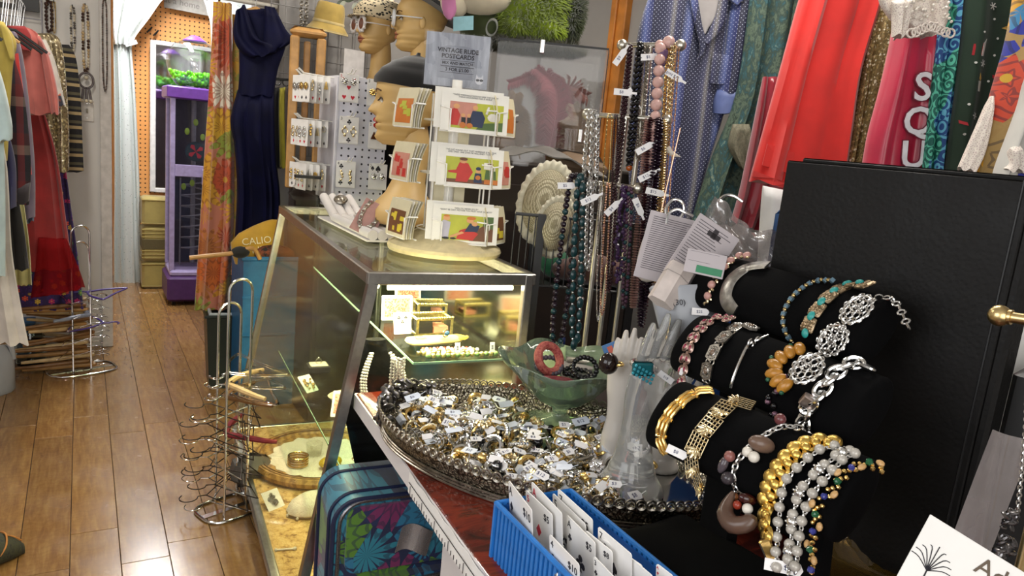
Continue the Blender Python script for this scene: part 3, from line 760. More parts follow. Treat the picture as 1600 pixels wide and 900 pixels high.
c2 = RC('lace_collar', 'ivory beaded lace collar with scalloped edge over the satin jacket', 'collar', 1430, 2.0, 30)
c2.body('lace', [(1378, -60, 1484, -60), (1374, -5, 1480, -5), (1386, 22, 1478, 30), (1408, 46, 1474, 44), (1412, 54, 1466, 56)], LACEM, th=.03, folds=3, amp=.01, taper=.7)
c2.body('lace_fall', [(1384, 5, 1420, 0), (1386, 30, 1412, 30), (1386, 60, 1404, 62)], LACEM, th=.02, y0=-.03, folds=2, amp=.006)
mbp = MB(); mbs = MB()
for i in range(46):
 p = c2.front(ru(1390, 1472), ru(-5, 46)) if False else Vector((0, 0, 0))
 X, Z = c2.px(ru(1392, 1472), ru(-2, 40)); mbp.ball((X, -.046 + ru(-.004, .004), Z), .0042, 7, 5)
part(c2.root, 'pearl_beads', mbp, mat('pearl', '#e6ded2', .25), kind='stuff')
sc_ = c2.root
for i in range(9):
 X, Z = c2.px(lerp(1410, 1470, i / 8), 55 - 5 * math.cos(i / 8 * PI * 2 - PI) - 2)
 part(sc_, 'scallop', MB().torus((X, -.045, Z + .004), .011, .0028, 'y', 14, 5), LACEM)
TEAL = scrolls('teal scroll print', ['#123f7a', '#0f5a50', '#5aa3c0', '#55b59a'], 26)
c = RC('dress', 'blue and green scroll-print dress right of the satin jacket', 'dress', 1490, 2.15, 30)
c.body('body', [(1480, -60, 1536, -60), (1472, 0, 1524, 0), (1464, 80, 1516, 80), (1454, 160, 1500, 160), (1440, 290, 1488, 290)], TEAL, th=.03, folds=5, amp=.014, taper=.6)
right_hanger(c, 1508, 'black hanger inside the scroll-print dress')
GRN = fab('dark green jersey', '#16301e', .8, .1)
c = RC('dress', 'dark green dress printed with snowflakes, candles and candy canes', 'dress', 1540, 2.2, 30)
c.body('body', [(1510, -60, 1590, -60), (1506, 0, 1588, 0), (1500, 70, 1584, 70), (1490, 160, 1566, 160), (1472, 295, 1536, 295)], GRN, th=.03, folds=2, amp=.01, taper=.6)
right_hanger(c, 1548, 'black hanger inside the dark green printed dress')
SNOW = mat('print white', '#dcdcd6', .8)
for x, y in ((1543, 12), (1525, 101), (1513, 182), (1514, 220)):
 pol = []
 for k in range(3):
  a = PI * k / 3 + .2; dx, dy = 6 * math.cos(a), 6 * math.sin(a); nx, ny = -dy * .13, dx * .13
  pol.append([(x - dx - nx, y - dy - ny), (x + dx - nx, y + dy - ny), (x + dx + nx, y + dy + ny), (x - dx + nx, y - dy + ny)])
 c.decal('printed_snowflake', pol, SNOW)
for x, y in ((1546, 32), (1525, 53), (1551, 62), (1537, 128), (1502, 164), (1495, 210), (1512, 100), (1546, 88)):
 c.decal('printed_dot', [[(x + 1.8 * math.cos(a * PI / 4), y + 1.8 * math.sin(a * PI / 4)) for a in range(8)]], SNOW)
c.decal('printed_candle', [[(1516, 128), (1523, 128), (1522, 144), (1515, 144)]], SNOW)
c.decal('printed_flame', [[(1519.5, 116), (1523, 124), (1520, 128), (1517, 124)]], mat('print gold', '#d9b15a', .7))
c.decal('printed_bell', [[(1572, 30), (1580, 38), (1578, 54), (1557, 46), (1566, 42)]], mat('print gold', '#d9b15a', .7))
PRED = mat('print red', '#b3262f', .7)
c.decal('printed_stocking', [[(1511, 71), (1526, 70), (1522, 89), (1508, 88)]], PRED)
c.decal('printed_stocking_cuff', [[(1524, 70), (1531, 63), (1524, 90), (1520, 90)]], SNOW)
for (x, y) in ((1494, 192), (1547, 122)):
 c.decal('printed_candy_cane', [[(x - 4, y - 4), (x + 5, y + 0), (x + 6, y + 5), (x - 4, y + 1)]], PRED)
RETRO = floral('retro flower print', 15, ['#c8452a', '#27329a', '#d8a02a', '#3a86b8', '#c8452a', '#a88a52'], '#a5854e', 5, .85, .7, '#1a1a30', (1.1, 1, .8))
c = RC('dress', 'retro print dress of orange, blue and yellow swirls at the far right', 'dress', 1590, 2.05, 30)
c.body('body', [(1592, -60, 1690, -60), (1590, 0, 1680, 0), (1578, 70, 1670, 70), (1556, 150, 1655, 150), (1515, 300, 1640, 310)], RETRO, th=.035, folds=4, amp=.014, taper=.6)
right_hanger(c, 1640, 'black hanger inside the retro print dress')
c = RC('blouse', 'pale pink lace sleeve tip beside the dark green dress', 'blouse', 1530, 1.97, 30)
c.body('sleeve', [(1548, 150, 1552, 150), (1528, 195, 1546, 200), (1512, 232, 1536, 240), (1500, 262, 1520, 270)], LACEM, th=.015, folds=2, amp=.006)
c = RC('gown', 'white satin sleeve with lace cuff in front of the retro print dress', 'gown', 1580, 1.94, 30)
c.body('sleeve', [(1606, 110, 1640, 110), (1596, 160, 1625, 160), (1578, 210, 1602, 220), (1558, 262, 1588, 268), (1548, 300, 1580, 302)], fab('white satin', '#c9c7c0', .4, .06), th=.03, folds=2, amp=.008)
c.body('lace_cuff', [(1566, 232, 1580, 226), (1564, 254, 1588, 260), (1558, 264, 1586, 268)], LACEM, th=.02, y0=-.028, folds=2, amp=.004)
# orange pine post and window casing on the right wall
tr1 = struct('trim_2', MB().bev((2.585, PX(963, 100, 2.585).y, 1.375), (.05, .12, 2.75), .006).bev((2.575, PX(955, 100, 2.575).y, 1.375), (.06, .05, 2.75), .006), ORANGEW)

# ================================================================ centre: hanging gowns
FL = floral('autumn flower print', 6.2, ['#c8692a', '#cda02e', '#e0d8c6', '#b8502f', '#8f9a3d', '#cf9a2e', '#b9743a'], '#c07a62', 13, .72, .8, '#7a3a1a')
c = Cloth('dress', 'long orange and yellow flower-print dress hanging in the doorway', 'dress', PY(335, 250, 4.3), 12)
c.body('body', [(333, 2, 362, 6), (331, 60, 362, 60), (325, 160, 364, 160), (318, 260, 366, 260), (311, 370, 364, 370), (304, 482, 356, 482)], FL, th=.05, folds=4, amp=.02, taper=.9)
c.body('side_panel', [(362, 20, 372, 22), (362, 120, 374, 120), (362, 250, 372, 250), (360, 380, 368, 380)], floral('yellow flower print', 11, ['#d9a83a', '#b9903a', '#e3c48a', '#a3a04a'], '#c9a55a', 9, .5), th=.03, y0=.05, folds=2, amp=.008)
NAVYV = mat('navy velvet', '#05072a', .75, 0, .3, 10, .1, 300, .0, Specular_IOR_Level=.2)
c = Cloth('gown', 'long navy blue velvet gown with a draped cowl neck', 'gown', PY(410, 150, 4.1), 14)
c.body('bodice', [(376, 14, 430, 14), (373, 50, 448, 60), (374, 110, 434, 110), (371, 150, 428, 150)], NAVYV, th=.06, folds=3, amp=.008)
c.body('skirt', [(371, 140, 428, 140), (360, 188, 430, 200), (366, 230, 432, 250), (370, 300, 438, 310), (366, 375, 436, 380)], NAVYV, th=.08, folds=7, amp=.022)
c.body('cowl', [(370, 20, 384, 10), (366, 55, 405, 62), (374, 78, 430, 72), (390, 90, 432, 84), (398, 92, 424, 88)], NAVYV, th=.05, y0=-.06, folds=2, amp=.014, taper=1)
c.body('cape_sleeve', [(414, 12, 430, 14), (414, 40, 446, 46), (412, 74, 457, 64), (420, 84, 440, 78)], NAVYV, th=.05, y0=-.05, folds=2, amp=.01, taper=1)
hz = PY(400, 18, 4.1)
t = thing('clothes_hanger', 'wooden hanger holding the navy velvet gown', 'hanger', hz, R(-14))
part(t, 'shoulder_bar', MB().tube([(-.09, 0, -.02), (0, 0, .012), (.09, 0, -.02)], [.008, .014, .008], 8), WOODL)
part(t, 'hook', MB().tube(curve([(0, 0, .01), (0, 0, .05), (.02, 0, .075), (0, 0, .095), (-.02, 0, .08)], 12), .0025, 6), CHROME)
rp = PY(400, 3, 4.35)
t = thing('hanging_rod', 'white hanging rod above the flower-print dress', 'rod', (PY(333, 6, 4.35).x - .06, 4.35, PY(380, 8, 4.35).z + .02))
part(t, 'rod', MB().tube([(0, 0, 0), (.55, 0, .0)], .012, 10), mat('rod white', '#c9c4ba', .4))
for x in (.03, .09): part(t, 'rod_ring', MB().torus((x, 0, -.004), .02, .004, 'x', 14, 6), mat('brown ring', '#5d3a24', .5))
# ================================================================ back room seen through the doorway
CURT = NT('sequinned sheer curtain'); v_ = CURT.co('Object'); vo_ = CURT.n('TexVoronoi'); CURT.l(v_, vo_.inputs['Vector']); vo_.inputs['Scale'].default_value = 45
k_ = CURT.math('LESS_THAN', vo_.outputs['Distance'], .16)
CURT.set(CURT.mix(k_, '#d6dcd8', CURT.ramp(CURT.sep(vo_.outputs['Color'])[0], [(0, '#f4fff8'), (.4, '#bfeee2'), (.7, '#ffffff')])), CURT.math('MULTIPLY_ADD', k_, -.4, .6), CURT.math('MULTIPLY', k_, .5))
CURT.b.inputs['Transmission Weight'].default_value = .15; CURT.bump(vo_.outputs['Distance'], -.4, .004)
c = Cloth('curtain', 'white sequinned curtain gathered and tied back at the left of the doorway', 'curtain', PY(200, 250, 7.02), 0)
c.body('hanging_panel', [(176, 60, 214, 62), (176, 72, 206, 72), (177, 150, 212, 150), (178, 280, 218, 280), (177, 380, 221, 380), (177, 440, 224, 438), (174, 448, 223, 446)], CURT.m, th=.05, folds=9, amp=.02, taper=.8, hem=.02)
c.body('upper_swag', [(176, -40, 300, -40), (176, 0, 256, -2), (176, 30, 232, 30), (176, 55, 212, 56), (178, 70, 207, 70)], CURT.m, th=.04, y0=-.05, folds=8, amp=.018, taper=1)
part(c.root, 'tie_band', MB().box((c.px(204, 69)[0], -.06, c.px(204, 69)[1]), (.09, .07, .03), (0, R(-25), 0)), CURT.m)
c = Cloth('curtain', 'white sequinned curtain edge swagged at the right of the pegboard', 'curtain', PY(340, 20, 6.85), 0)
c.body('upper_swag', [(300, -40, 420, -40), (318, 0, 420, 0), (324, 20, 420, 20), (330, 55, 420, 55), (332, 200, 420, 200)], CURT.m, th=.04, folds=7, amp=.02, taper=1)
SIGNG = mat('grey sign', '#a9a59d', .6)
p_ = PY(292, 8, 7.2)
t = thing('wall_sign', 'grey handwritten sign at the top of the pegboard', 'sign', p_)
part(t, 'board', MB().bev((0, 0, .04), (.35, .012, .19), .002, (0, R(2), 0)), SIGNG)
part(t, 'lettering', text_mesh('at a home', .07, mat('faint ink', '#7f7b76', .6)), None, loc=(-.04, -.008, .01), rot=(R(90), R(3), 0))
for i, (x, y) in enumerate(((233, 48), (243, 53))):
 q = PY(x, y, 7.27)
 solo('pegboard_hook', MB().tube([(0, .02, 0), (0, -.03, 0), (.02, -.035, .03), (-.02, -.03, -.02)], .007, 6), BLACKP, ('left' if i == 0 else 'right') + ' of two small black hooks on the orange pegboard', 'hook', q)
# mirror
a, b = PY(236, 62, 7.2), PY(345, 305, 7.2)
t = thing('mirror', 'tall white-framed mirror leaning on the orange pegboard', 'mirror', ((a.x + b.x) / 2, 7.2, b.z))
hw, hh = (b.x - a.x) / 2, a.z - b.z
part(t, 'mirror_glass', MB().bbox((-hw + .03, .0, .03), (hw - .03, .008, hh - .03)), mat('mirror silvering', (.72, .70, .74), .06, 1, .03), False)
WFR = mat('white frame', '#dedbd8', .4)
for s in (-1, 1): part(t, 'frame_stile', MB().bev((s * (hw - .015), -.005, hh / 2), (.045, .03, hh), .006), WFR)
part(t, 'frame_rail', MB().bev((0, -.005, .018), (2 * hw - .05, .03, .04), .006), WFR)
part(t, 'frame_rail', MB().bev((0, -.005, hh - .018), (2 * hw - .05, .03, .04), .006), WFR)
# stacked cases
SUIT = fab('straw yellow case cloth', '#a3924f', .6, .12); SUTR = mat('tan trim', '#8d7a3e', .45); SUDK = mat('brown weave', '#5d5230', .7, 0, .3, 300)
def case_box(y0, y1, label, ribs):
 a, b = PY(222, y1, 6.72), PY(222, y0, 6.72)
 h = b.z - a.z - .004; z0 = max(a.z, 0) if y1 > 440 else a.z
 t = thing('suitcase', label, 'suitcase', (a.x + .2, 6.85, z0 if y1 < 440 else 0))
 if y1 >= 440: h = b.z - .004
 part(t, 'body', MB().bev((0, 0, h / 2), (.4, .26, h), .02), SUIT)
 for z in ((.02, h - .02) if not ribs else (.03, .06, .09, h - .09, h - .06, h - .03)):
  part(t, 'trim_band', MB().bev((0, 0, z), (.406, .266, .014 if not ribs else .012), .004), SUTR)
 if ribs: part(t, 'woven_band', MB().bev((0, 0, h / 2), (.404, .264, h * .3), .004), SUDK)
 part(t, 'latch', MB().bev((.0, -.137, h * .82), (.04, .01, .03), .003), BRASS)
 return t
case_box(308, 353, 'top straw-yellow vanity case of the stack beside the purple machine', False)
case_box(353, 409, 'middle ribbed yellow suitcase in the stack beside the purple machine', True)
case_box(409, 450, 'bottom yellow suitcase standing on the floor under the ribbed one', False)
# gumball machine
PUR = mat('purple metal', '#6a3a96', .35, .1); PURL = mat('lavender metal', '#a79ac4', .35, .1); PURD = mat('dark purple', '#4a2760', .4)
o_ = PZ(283, 455, 0); MY = 6.3
o_ = Vector((PY(300, 440, MY).x, MY, 0))
def mz(y): return PY(295, y, MY).z
gm = thing('gumball_machine', 'purple spiral gumball machine with clear globe of bright green balls', 'vending machine', o_, 0)
bw = .40
part(gm, 'base', MB().bev((0, .02, .1 + .03), (bw, .46, .2), .02), PURD)
part(gm, 'base_top', MB().bev((.0, .02, .25), (bw - .04, .42, .05), .015), PURL)
for sx in (-1, 1):
 for sy in (-1, 1): part(gm, 'caster', MB().lathe([(.0, -.012), (.03, -.012), (.03, .012), (0, .012)], 14).mesh('caster', BLACKP), None, loc=(sx * .15, .02 + sy * .17, .03), rot=(0, R(90), 0))
zt = mz(155)
for sx in (-1, 1):
 for sy in (-1, 1): part(gm, 'corner_post', MB().bev((sx * .165, .02 + sy * .165, (zt + .27) / 2), (.035, .035, zt - .27), .004), PURL)
part(gm, 'back_panel', MB().bbox((-.15, .16, .28), (.15, .175, zt)), mat('smoky backing', '#4b4753', .4))
GMG = pane('machine window', (.82, .82, .86), .03, .03)
part(gm, 'front_window', MB().bbox((-.148, -.147, .30), (.148, -.143, zt - .01)), GMG, False)
part(gm, 'side_window', MB().bbox((-.167, -.13, .30), (-.163, .17, zt - .01)), GMG, False)
part(gm, 'side_window', MB().bbox((.163, -.13, .30), (.167, .17, zt - .01)), GMG, False)
zm = mz(265)
part(gm, 'mid_panel', MB().bev((0, -.15, zm), (.30, .02, .09), .004), PURL)
part(gm, 'coin_box', MB().bev((.09, -.17, zm - .04), (.1, .05, .13), .01), PURL)
part(gm, 'price_card', MB().bbox((.05, -.197, zm + .04), (.13, -.194, zm + .09)), mat('orange card', '#d99a4e', .6))
sp = [(.09 * math.cos(a), .02 + .09 * math.sin(a), lerp(.38, zm - .08, a / (2 * PI * 7))) for a in [2 * PI * 7 * i / 140 for i in range(141)]]
part(gm, 'spiral_track', MB().tube(sp, .007, 6), mat('clear grey plastic', '#8d8c93', .25))
part(gm, 'spiral_column', MB().tube([(0, .02, .3), (0, .02, zt)], .018, 10), mat('clear grey plastic', '#8d8c93', .25))
part(gm, 'spiral_rods', MB().tube([(.1, -.07, .3), (.1, -.07, zm - .06)], .006, 6).tube([(-.1, -.07, .3), (-.1, -.07, zm - .06)], .006, 6), mat('clear grey plastic', '#8d8c93', .25))
wheel = part(gm, 'pinwheel', MB().lathe([(0, -.006), (.075, -.006), (.075, .006), (0, .006)], 24), mat('pinwheel teal', '#27404a', .4), loc=(0, -.12, mz(235)), rot=(R(90), 0, 0))
for k in range(4):
 a = k * PI / 2 + .6
 part(wheel, 'red_blade', MB().prism([(0, 0), (.05 * math.cos(a - .35), .05 * math.sin(a - .35)), (.06 * math.cos(a), .06 * math.sin(a)), (.05 * math.cos(a + .35), .05 * math.sin(a + .35))], .006, .01), mat('red plastic', '#c83a48', .4))
for (x, z) in ((.0, mz(190)), (-.06, mz(205)), (.05, mz(212)), (-.08, mz(290)), (-.02, mz(284))):
 part(gm, 'green_token', MB().ball((x, -.1, z), .018, 8, 5, (1, .5, 1.5)), mat('lime token', '#a7c94a', .4))
part(gm, 'top_plate', MB().bev((0, .02, zt + .04), (bw + .02, .43, .09), .01), PUR)
gz = zt + .085; gr = .2
GLOBE = pane('globe plastic', (.84, .87, .88), .16, .05)
part(gm, 'globe', MB().lathe([(.06, 0), (.13, .02), (.18, .08), (gr, .17), (.19, .25), (.15, .31), (.09, .345), (.06, .35)], 28, (0, .02, gz)), GLOBE)
part(gm, 'globe_lid', MB().lathe([(.0, .39), (.03, .385), (.06, .365), (.085, .35), (.085, .34), (0, .34)], 20, (0, .02, gz)), PUR)
BALLM = mat('lime green gumball', '#74e012', .3, 0, .1)
mbg = MB(); rg = random.Random(3)
for i in range(190):
 z = rg.uniform(.022, .115); rmax = interp([(0, .06), (.02, .12), (.08, .165), (.17, .185)], z); a = rg.uniform(0, 6.283); q = rmax * rg.random() ** .35
 mbg.ball((q * math.cos(a), .02 + q * math.sin(a), gz + z), .017, 8, 5)
part(gm, 'gumballs', mbg, BALLM, kind='stuff', label='bright green gumballs in the globe')
# ================================================================ wall necklaces and light switch
def beads(mb, path, step, r, jit=.15, sc=(1, 1, 1), n=7, m=4):
 for p, tdir in along(path, step):
  q = r * ru(1 - jit, 1 + jit); mb.ball(p, q, n, m, sc)
def wall_necklace(px, y0, y1, spread, label, mats, r, extra=None, Y=YB - .03):
 a, b = PY(px, y0, Y), PY(px, y1, Y)
 t = thing('necklace', label, 'necklace', a, 0, None)
 L = a.z - b.z
 path = curve([(-.005, 0, 0), (-spread, 0, -L * .15), (-spread, 0, -L * .8), (0, 0, -L), (spread, 0, -L * .8), (spread, 0, -L * .15), (.005, 0, 0)], 60)
 k = len(mats)
 for i, m_ in enumerate(mats):
  mb = MB()
  for j, (p, d) in enumerate(along(path, r * 1.9)):
   if (j // 3) % k == i: mb.ball(p, r * ru(.8, 1.15), 7, 4)
  if mb.v: part(t, 'beads', mb, m_, kind='stuff')
 part(t, 'cord', MB().tube(path, r * .3, 5), mats[0])
 part(t, 'nail', MB().tube([(0, -.02, .005), (0, .03, .0)], .004, 6), BLACKP)
 return t, L
DKB = mat('dark brown beads', '#3a2620', .3); BONE = mat('bone beads', '#b59c74', .45); GREYB = mat('steel beads', '#6a6664', .25, .5); SHELL = mat('shell beads', '#c7bca6', .35)
wall_necklace(76, 1, 50, .012, 'dark brown bead strand on the white wall next to the grid panel', [DKB], .011)
wall_necklace(84, 3, 52, .006, 'thin gold chain beside the dark brown strand on the wall', [BRASS], .004)
wall_necklace(113, 10, 78, .008, 'grey and white bead necklace on the wall above the striped sweater', [SHELL, GREYB], .007)
t, L = wall_necklace(133, 8, 113, .012, 'long tan bone necklace with a ring and tassel pendant on the wall', [BONE, DKB, SHELL], .009)
part(t, 'pendant_ring', MB().torus((0, -.01, -L - .045), .036, .006, 'y', 24, 6, (1, 1.2)), DKB)
part(t, 'ring_bead', MB().ball((0, -.01, -L - .03), .012, 8, 6), SHELL)
for x in (-.022, 0, .022):
 q = part(t, 'tassel', MB().tube([(x * .6, -.01, -L - .085), (x, -.01, -L - .15)], .006, 6), DKB)
 part(q, 'tassel_bead', MB().ball((x, -.01, -L - .16), .011, 8, 5), SHELL)
wall_necklace(163, 0, 142, .01, 'very long fine dark bead necklace on the door casing', [mat('copper beads', '#5a463c', .3), GREYB], .005, Y=YB - .045)
q = PY(136, 173, YB)
t = thing('light_switch', 'white light switch plate on the wall below the tassel necklace', 'light switch', (q.x, YB - .004, q.z))
part(t, 'plate', MB().bev((0, 0, 0), (.07, .007, .122), .002), mat('switch plastic', '#d2cdc6', .4))
part(t, 'toggle', MB().bev((0, -.008, 0), (.011, .016, .024), .002, (R(20), 0, 0)), mat('switch toggle', '#8d8880', .4))
for z in (-.042, .042): part(t, 'screw', MB().lathe([(.004, 0), (.004, .003), (0, .003)], 8).mesh('screw', ALU), None, loc=(0, -.004, z), rot=(R(90), 0, 0))
# ================================================================ hanger racks
def hanger_flat(name, label, loc, rz, kind, group, tilt=0.0, w=.42, d=-.11):
 t = thing(name, label, 'hanger', loc, 0, group, rot=(ru(-.05, .05), tilt, rz))
 if kind[0] == 'wood':
  for s in (-1, 1):
   pts = curve([(0, 0, 0), (d * .35, s * w * .2, .004), (d * .8, s * w * .38, .0), (d * 1.2, s * w * .5, -.004)], 8)
   part(t, 'arm', MB().tube(pts, [.010, .012, .012, .012, .012, .011, .010, .009, .008], 8), kind[1])
 elif kind[0] == 'plastic':
  part(t, 'body', MB().tube(curve([(0, 0, 0), (d * .5, w * .3, 0), (d * 1.2, w * .5, 0), (d * 1.35, w * .46, 0), (d * 1.3, 0, 0), (d * 1.35, -w * .46, 0), (d * 1.2, -w * .5, 0), (d * .5, -w * .3, 0), (0, 0, 0)], 40), .0055, 6), kind[1])
 else:
  part(t, 'body', MB().tube(curve([(0, 0, 0), (d * .5, w * .25, 0), (d * 1.1, w * .5, 0), (d * 1.15, w * .46, 0), (d * 1.12, 0, 0), (d * 1.15, -w * .46, 0), (d * 1.1, -w * .5, 0), (d * .5, -w * .25, 0), (0, 0, 0)], 36), .0022, 5), kind[1])
 r_ = .024 if w != .31 else .032
 part(t, 'hook', MB().tube([(0, 0, 0), (.03, 0, 0)] + [(.03 + r_ * 1 + r_ * math.cos(a), r_ * math.sin(a) - 0, 0) for a in [PI - PI * 1.25 * i / 12 for i in range(13)]], .0021 if kind[0] != 'plastic' else .004, 6), kind[1] if kind[0] != 'wood' else CHROME)
 return t
def rack(name, label, loc, rz, h1, h2, base_l=.36, base_w=.2, m_=CHROME):
 t = thing(name, label, 'hanger rack', loc, rz)
 part(t, 'base_loop', MB().tube([(base_l / 2 * math.copysign(abs(math.cos(a)) ** .6, math.cos(a)), base_w / 2 * math.copysign(abs(math.sin(a)) ** .6, math.sin(a)), .006) for a in [2 * PI * i / 36 for i in range(36)]], .0055, 8, True), m_)
 for s in (-1, 1):
  w = .045
  pts = [(s * .02 - w, s * .0 + s * base_w / 2 * 0 + s * .07, .006), (s * .02 - w, s * .07, (h1 if s < 0 else h2) - w)] + [(s * .02 + w * math.cos(a), s * .07, (h1 if s < 0 else h2) - w + w * math.sin(a)) for a in [PI - PI * i / 10 for i in range(11)]] + [(s * .02 + w, s * .07, .006)]
  part(t, 'upright_loop', MB().tube(pts, .005, 8), m_)
 part(t, 'cross_bar', MB().bbox((-base_l / 2, -.012, .0), (base_l / 2, .012, .004)), m_)
 return t
lo = PZ(128, 578, 0)
rack('hanger_rack', 'chrome wire rack stacked with wooden hangers in front of the long dresses', (lo.x, lo.y, 0), R(18), .83, .72, .34, .22)
woods = [mat('hanger wood', '#a87d4a', .45, 0, .25, 25), mat('dark hanger wood', '#7c5630', .45, 0, .25, 25), mat('pale hanger wood', '#c2a578', .45, 0, .2, 25)]
LG = 'hangers piled on the left hanger rack'
lab = ['pale wooden hanger near the bottom of the left rack pile', 'honey wooden hanger in the left rack pile', 'dark wooden hanger in the left rack pile']
for i in range(15):
 z = .03 + .027 * i
 k = (i * 7) % 3
 hanger_flat('clothes_hanger', ['honey brown', 'dark brown', 'pale'][k] + ' wooden hanger, %s from the floor in the left rack pile' % ORD[i], (lo.x + .035 + ru(-.02, .03), lo.y + ru(-.02, .02), z), R(-12) + ru(-.4, .4), ('wood', woods[k]), LG, ru(-.1, .1), .3, -.26)
hanger_flat('clothes_hanger', 'purple plastic hanger sticking out over the left rack', (lo.x + .03, lo.y - .02, .455), R(160), ('plastic', mat('purple plastic', '#50408a', .35)), LG, .0, .36)
hanger_flat('clothes_hanger', 'purple plastic hanger with curled hook in the left rack', (lo.x + .11, lo.y, .27), R(-10), ('plastic', mat('purple plastic', '#50408a', .35)), LG, .0, .34)
hanger_flat('clothes_hanger', 'padded grey-blue satin hanger in the left rack pile', (lo.x + .04, lo.y - .06, .335), R(-14), ('wood', mat('grey blue satin', '#8b93a8', .4)), LG, .05, .3)
hanger_flat('clothes_hanger', 'clear plastic hanger near the top of the left rack', (lo.x + .05, lo.y + .01, .43), R(12), ('plastic', glass('clear hanger plastic')), LG, .04)
for i in range(4):
 hanger_flat('clothes_hanger', ORD[i] + ' thin wire hanger tangled in the left rack pile', (lo.x + .06, lo.y - .03 + .02 * i, .12 + .075 * i), R(-15 + 8 * i), ('wire', CHROME), LG, ru(-.05, .05), .36)
ro = PZ(360, 795, 0)
rack('hanger_rack', 'chrome wire rack of hangers beside the foot of the glass case', (ro.x, ro.y, 0), R(200), .80, .92, .24, .18)
RG = 'hangers piled on the right hanger rack'
DW = mat('dark wire', '#3a3430', .35, .8)
for i in range(15):
 z = .05 + .027 * i
 hanger_flat('clothes_hanger', ORD[i] + ' wire hanger from the floor, hooked towards the aisle on right rack', (ro.x - .06 + ru(-.03, .01), ro.y + ru(-.03, .03), z), R(180) + ru(-.3, .3), ('wire', DW if i % 3 else CHROME), RG, ru(-.1, .1), .31)
for i, (z, m_, lb) in enumerate(((.50, woods[2], 'pale wooden hanger with clips on top of the right rack'), (.45, woods[1], 'dark wooden hanger near the top of the right rack'), (.30, mat('crimson velvet', '#7c1f2c', .7), 'crimson velvet hanger halfway up the right rack'))):
 hanger_flat('clothes_hanger', lb, (ro.x - .02, ro.y + .02, z), R(170 + 12 * i), ('wood', m_), RG, .02, .3)
for i in range(3):
 hanger_flat('clothes_hanger', ORD[i] + ' clear plastic hanger on top of the right rack pile', (ro.x - .01, ro.y - .01 + .02 * i, .47 + .035 * i), R(175 + 15 * i), ('plastic', glass('clear hanger plastic')), RG, .04, .3)
solo('leather_bag', MB().bev((0, 0, 0), (.16, .14, .14), .04, (0, R(12), 0)), mat('grey leather', '#55504c', .6, 0, .2, 20, .2), 'worn grey leather pouch lying at the foot of the right hanger rack', 'bag', (ro.x + .1, ro.y + .12, .09))
# ================================================================ floor things on the left and middle
q = PZ(2, 612, 0)
t = thing('plastic_jug', 'translucent white plastic jug on the floor at the left edge', 'jug', (q.x - .03, q.y, 0))
JUG = NT('milky plastic'); JUG.set(JUG.ramp(JUG.noise(JUG.co('Object'), 6), [(.3, '#b4b9c2'), (.7, '#c8ccd2')]), .35); JUG.b.inputs['Transmission Weight'].default_value = .35
part(t, 'body', MB().lathe([(.0, 0), (.075, 0), (.085, .015), (.085, .16), (.075, .2), (.045, .26), (.025, .285), (.025, .3), (0, .3)], 4 * 5, wave=lambda q, i: (1 + .07 * math.cos(4 * q), 0)), JUG.m)
part(t, 'cap', MB().lathe([(.028, .295), (.03, .325), (.0, .325)], 16), mat('red cap', '#b8233a', .4))
part(t, 'handle', MB().tube(curve([(.03, 0, .27), (.075, 0, .24), (.085, 0, .17)], 10), .013, 8), JUG.m)
q = PZ(48, 572, 0)
solo('glass_jar', MB().lathe([(0, 0), (.07, 0), (.075, .02), (.075, .15), (.055, .19), (.055, .22), (.05, .22), (.05, .19), (.068, .15), (.068, .02), (0, .01)], 22), glass('smoky green jar', (.55, .62, .58)), 'smoky green glass jar on the floor behind the hangers', 'jar', (q.x, q.y + .05, 0))
q = PZ(30, 556, 0)
solo('carton', MB().bev((0, 0, .1), (.2, .14, .2), .004), mat('blue carton', '#3f6a98', .5), 'small blue carton on the floor beneath the long dresses', 'box', (q.x - .02, q.y + .1, 0))
CAMO = tiedye('dark camouflage', ['#12130f', '#23261c', '#3a3a28', '#1b1e22', '#4a4636'], 30)
q = PZ(14, 880, 0)
t = thing('shoe', 'dark camouflage shoe toe with orange piping at the left edge', 'shoe', (q.x - .02, q.y + .03, 0), R(20))
secs = []
for i in range(12):
 u = i / 11; x = lerp(-.3, .062, u); w = .06 * (1 - max(0, (u - .7) / .3) ** 2.4 * .82); h = .08 + .05 * (1 - u)
 h *= (1 - max(0, (u - .8) / .2) ** 2 * .6)
 secs.append([(x, w * math.cos(a), max(.0, h * .5 + h * .55 * math.sin(a))) for a in [2 * PI * k / 20 for k in range(20)]])
part(t, 'upper', MB().loft(secs), CAMO)
part(t, 'piping', MB().tube(curve([(-.02, -.055, .045), (.0, -.045, .07), (.01, -.01, .09), (.005, .03, .082), (-.005, .055, .05)], 20), .0028, 6), mat('orange piping', '#b97a3c', .5))
part(t, 'seam', MB().tube(curve([(.01, -.01, .088), (.03, -.008, .075), (.055, -.004, .05)], 10), .002, 6), mat('orange piping', '#b97a3c', .5))
q = PZ(345, 605, 0)
t = thing('waste_bin', 'dark green plastic bin with a white liner rim between dresses and case', 'bin', (q.x + .06, q.y + .1, 0), R(-4))
BINM = mat('dark green plastic', '#0f1c18', .4)
bh = PY(340, 492, q.y).z
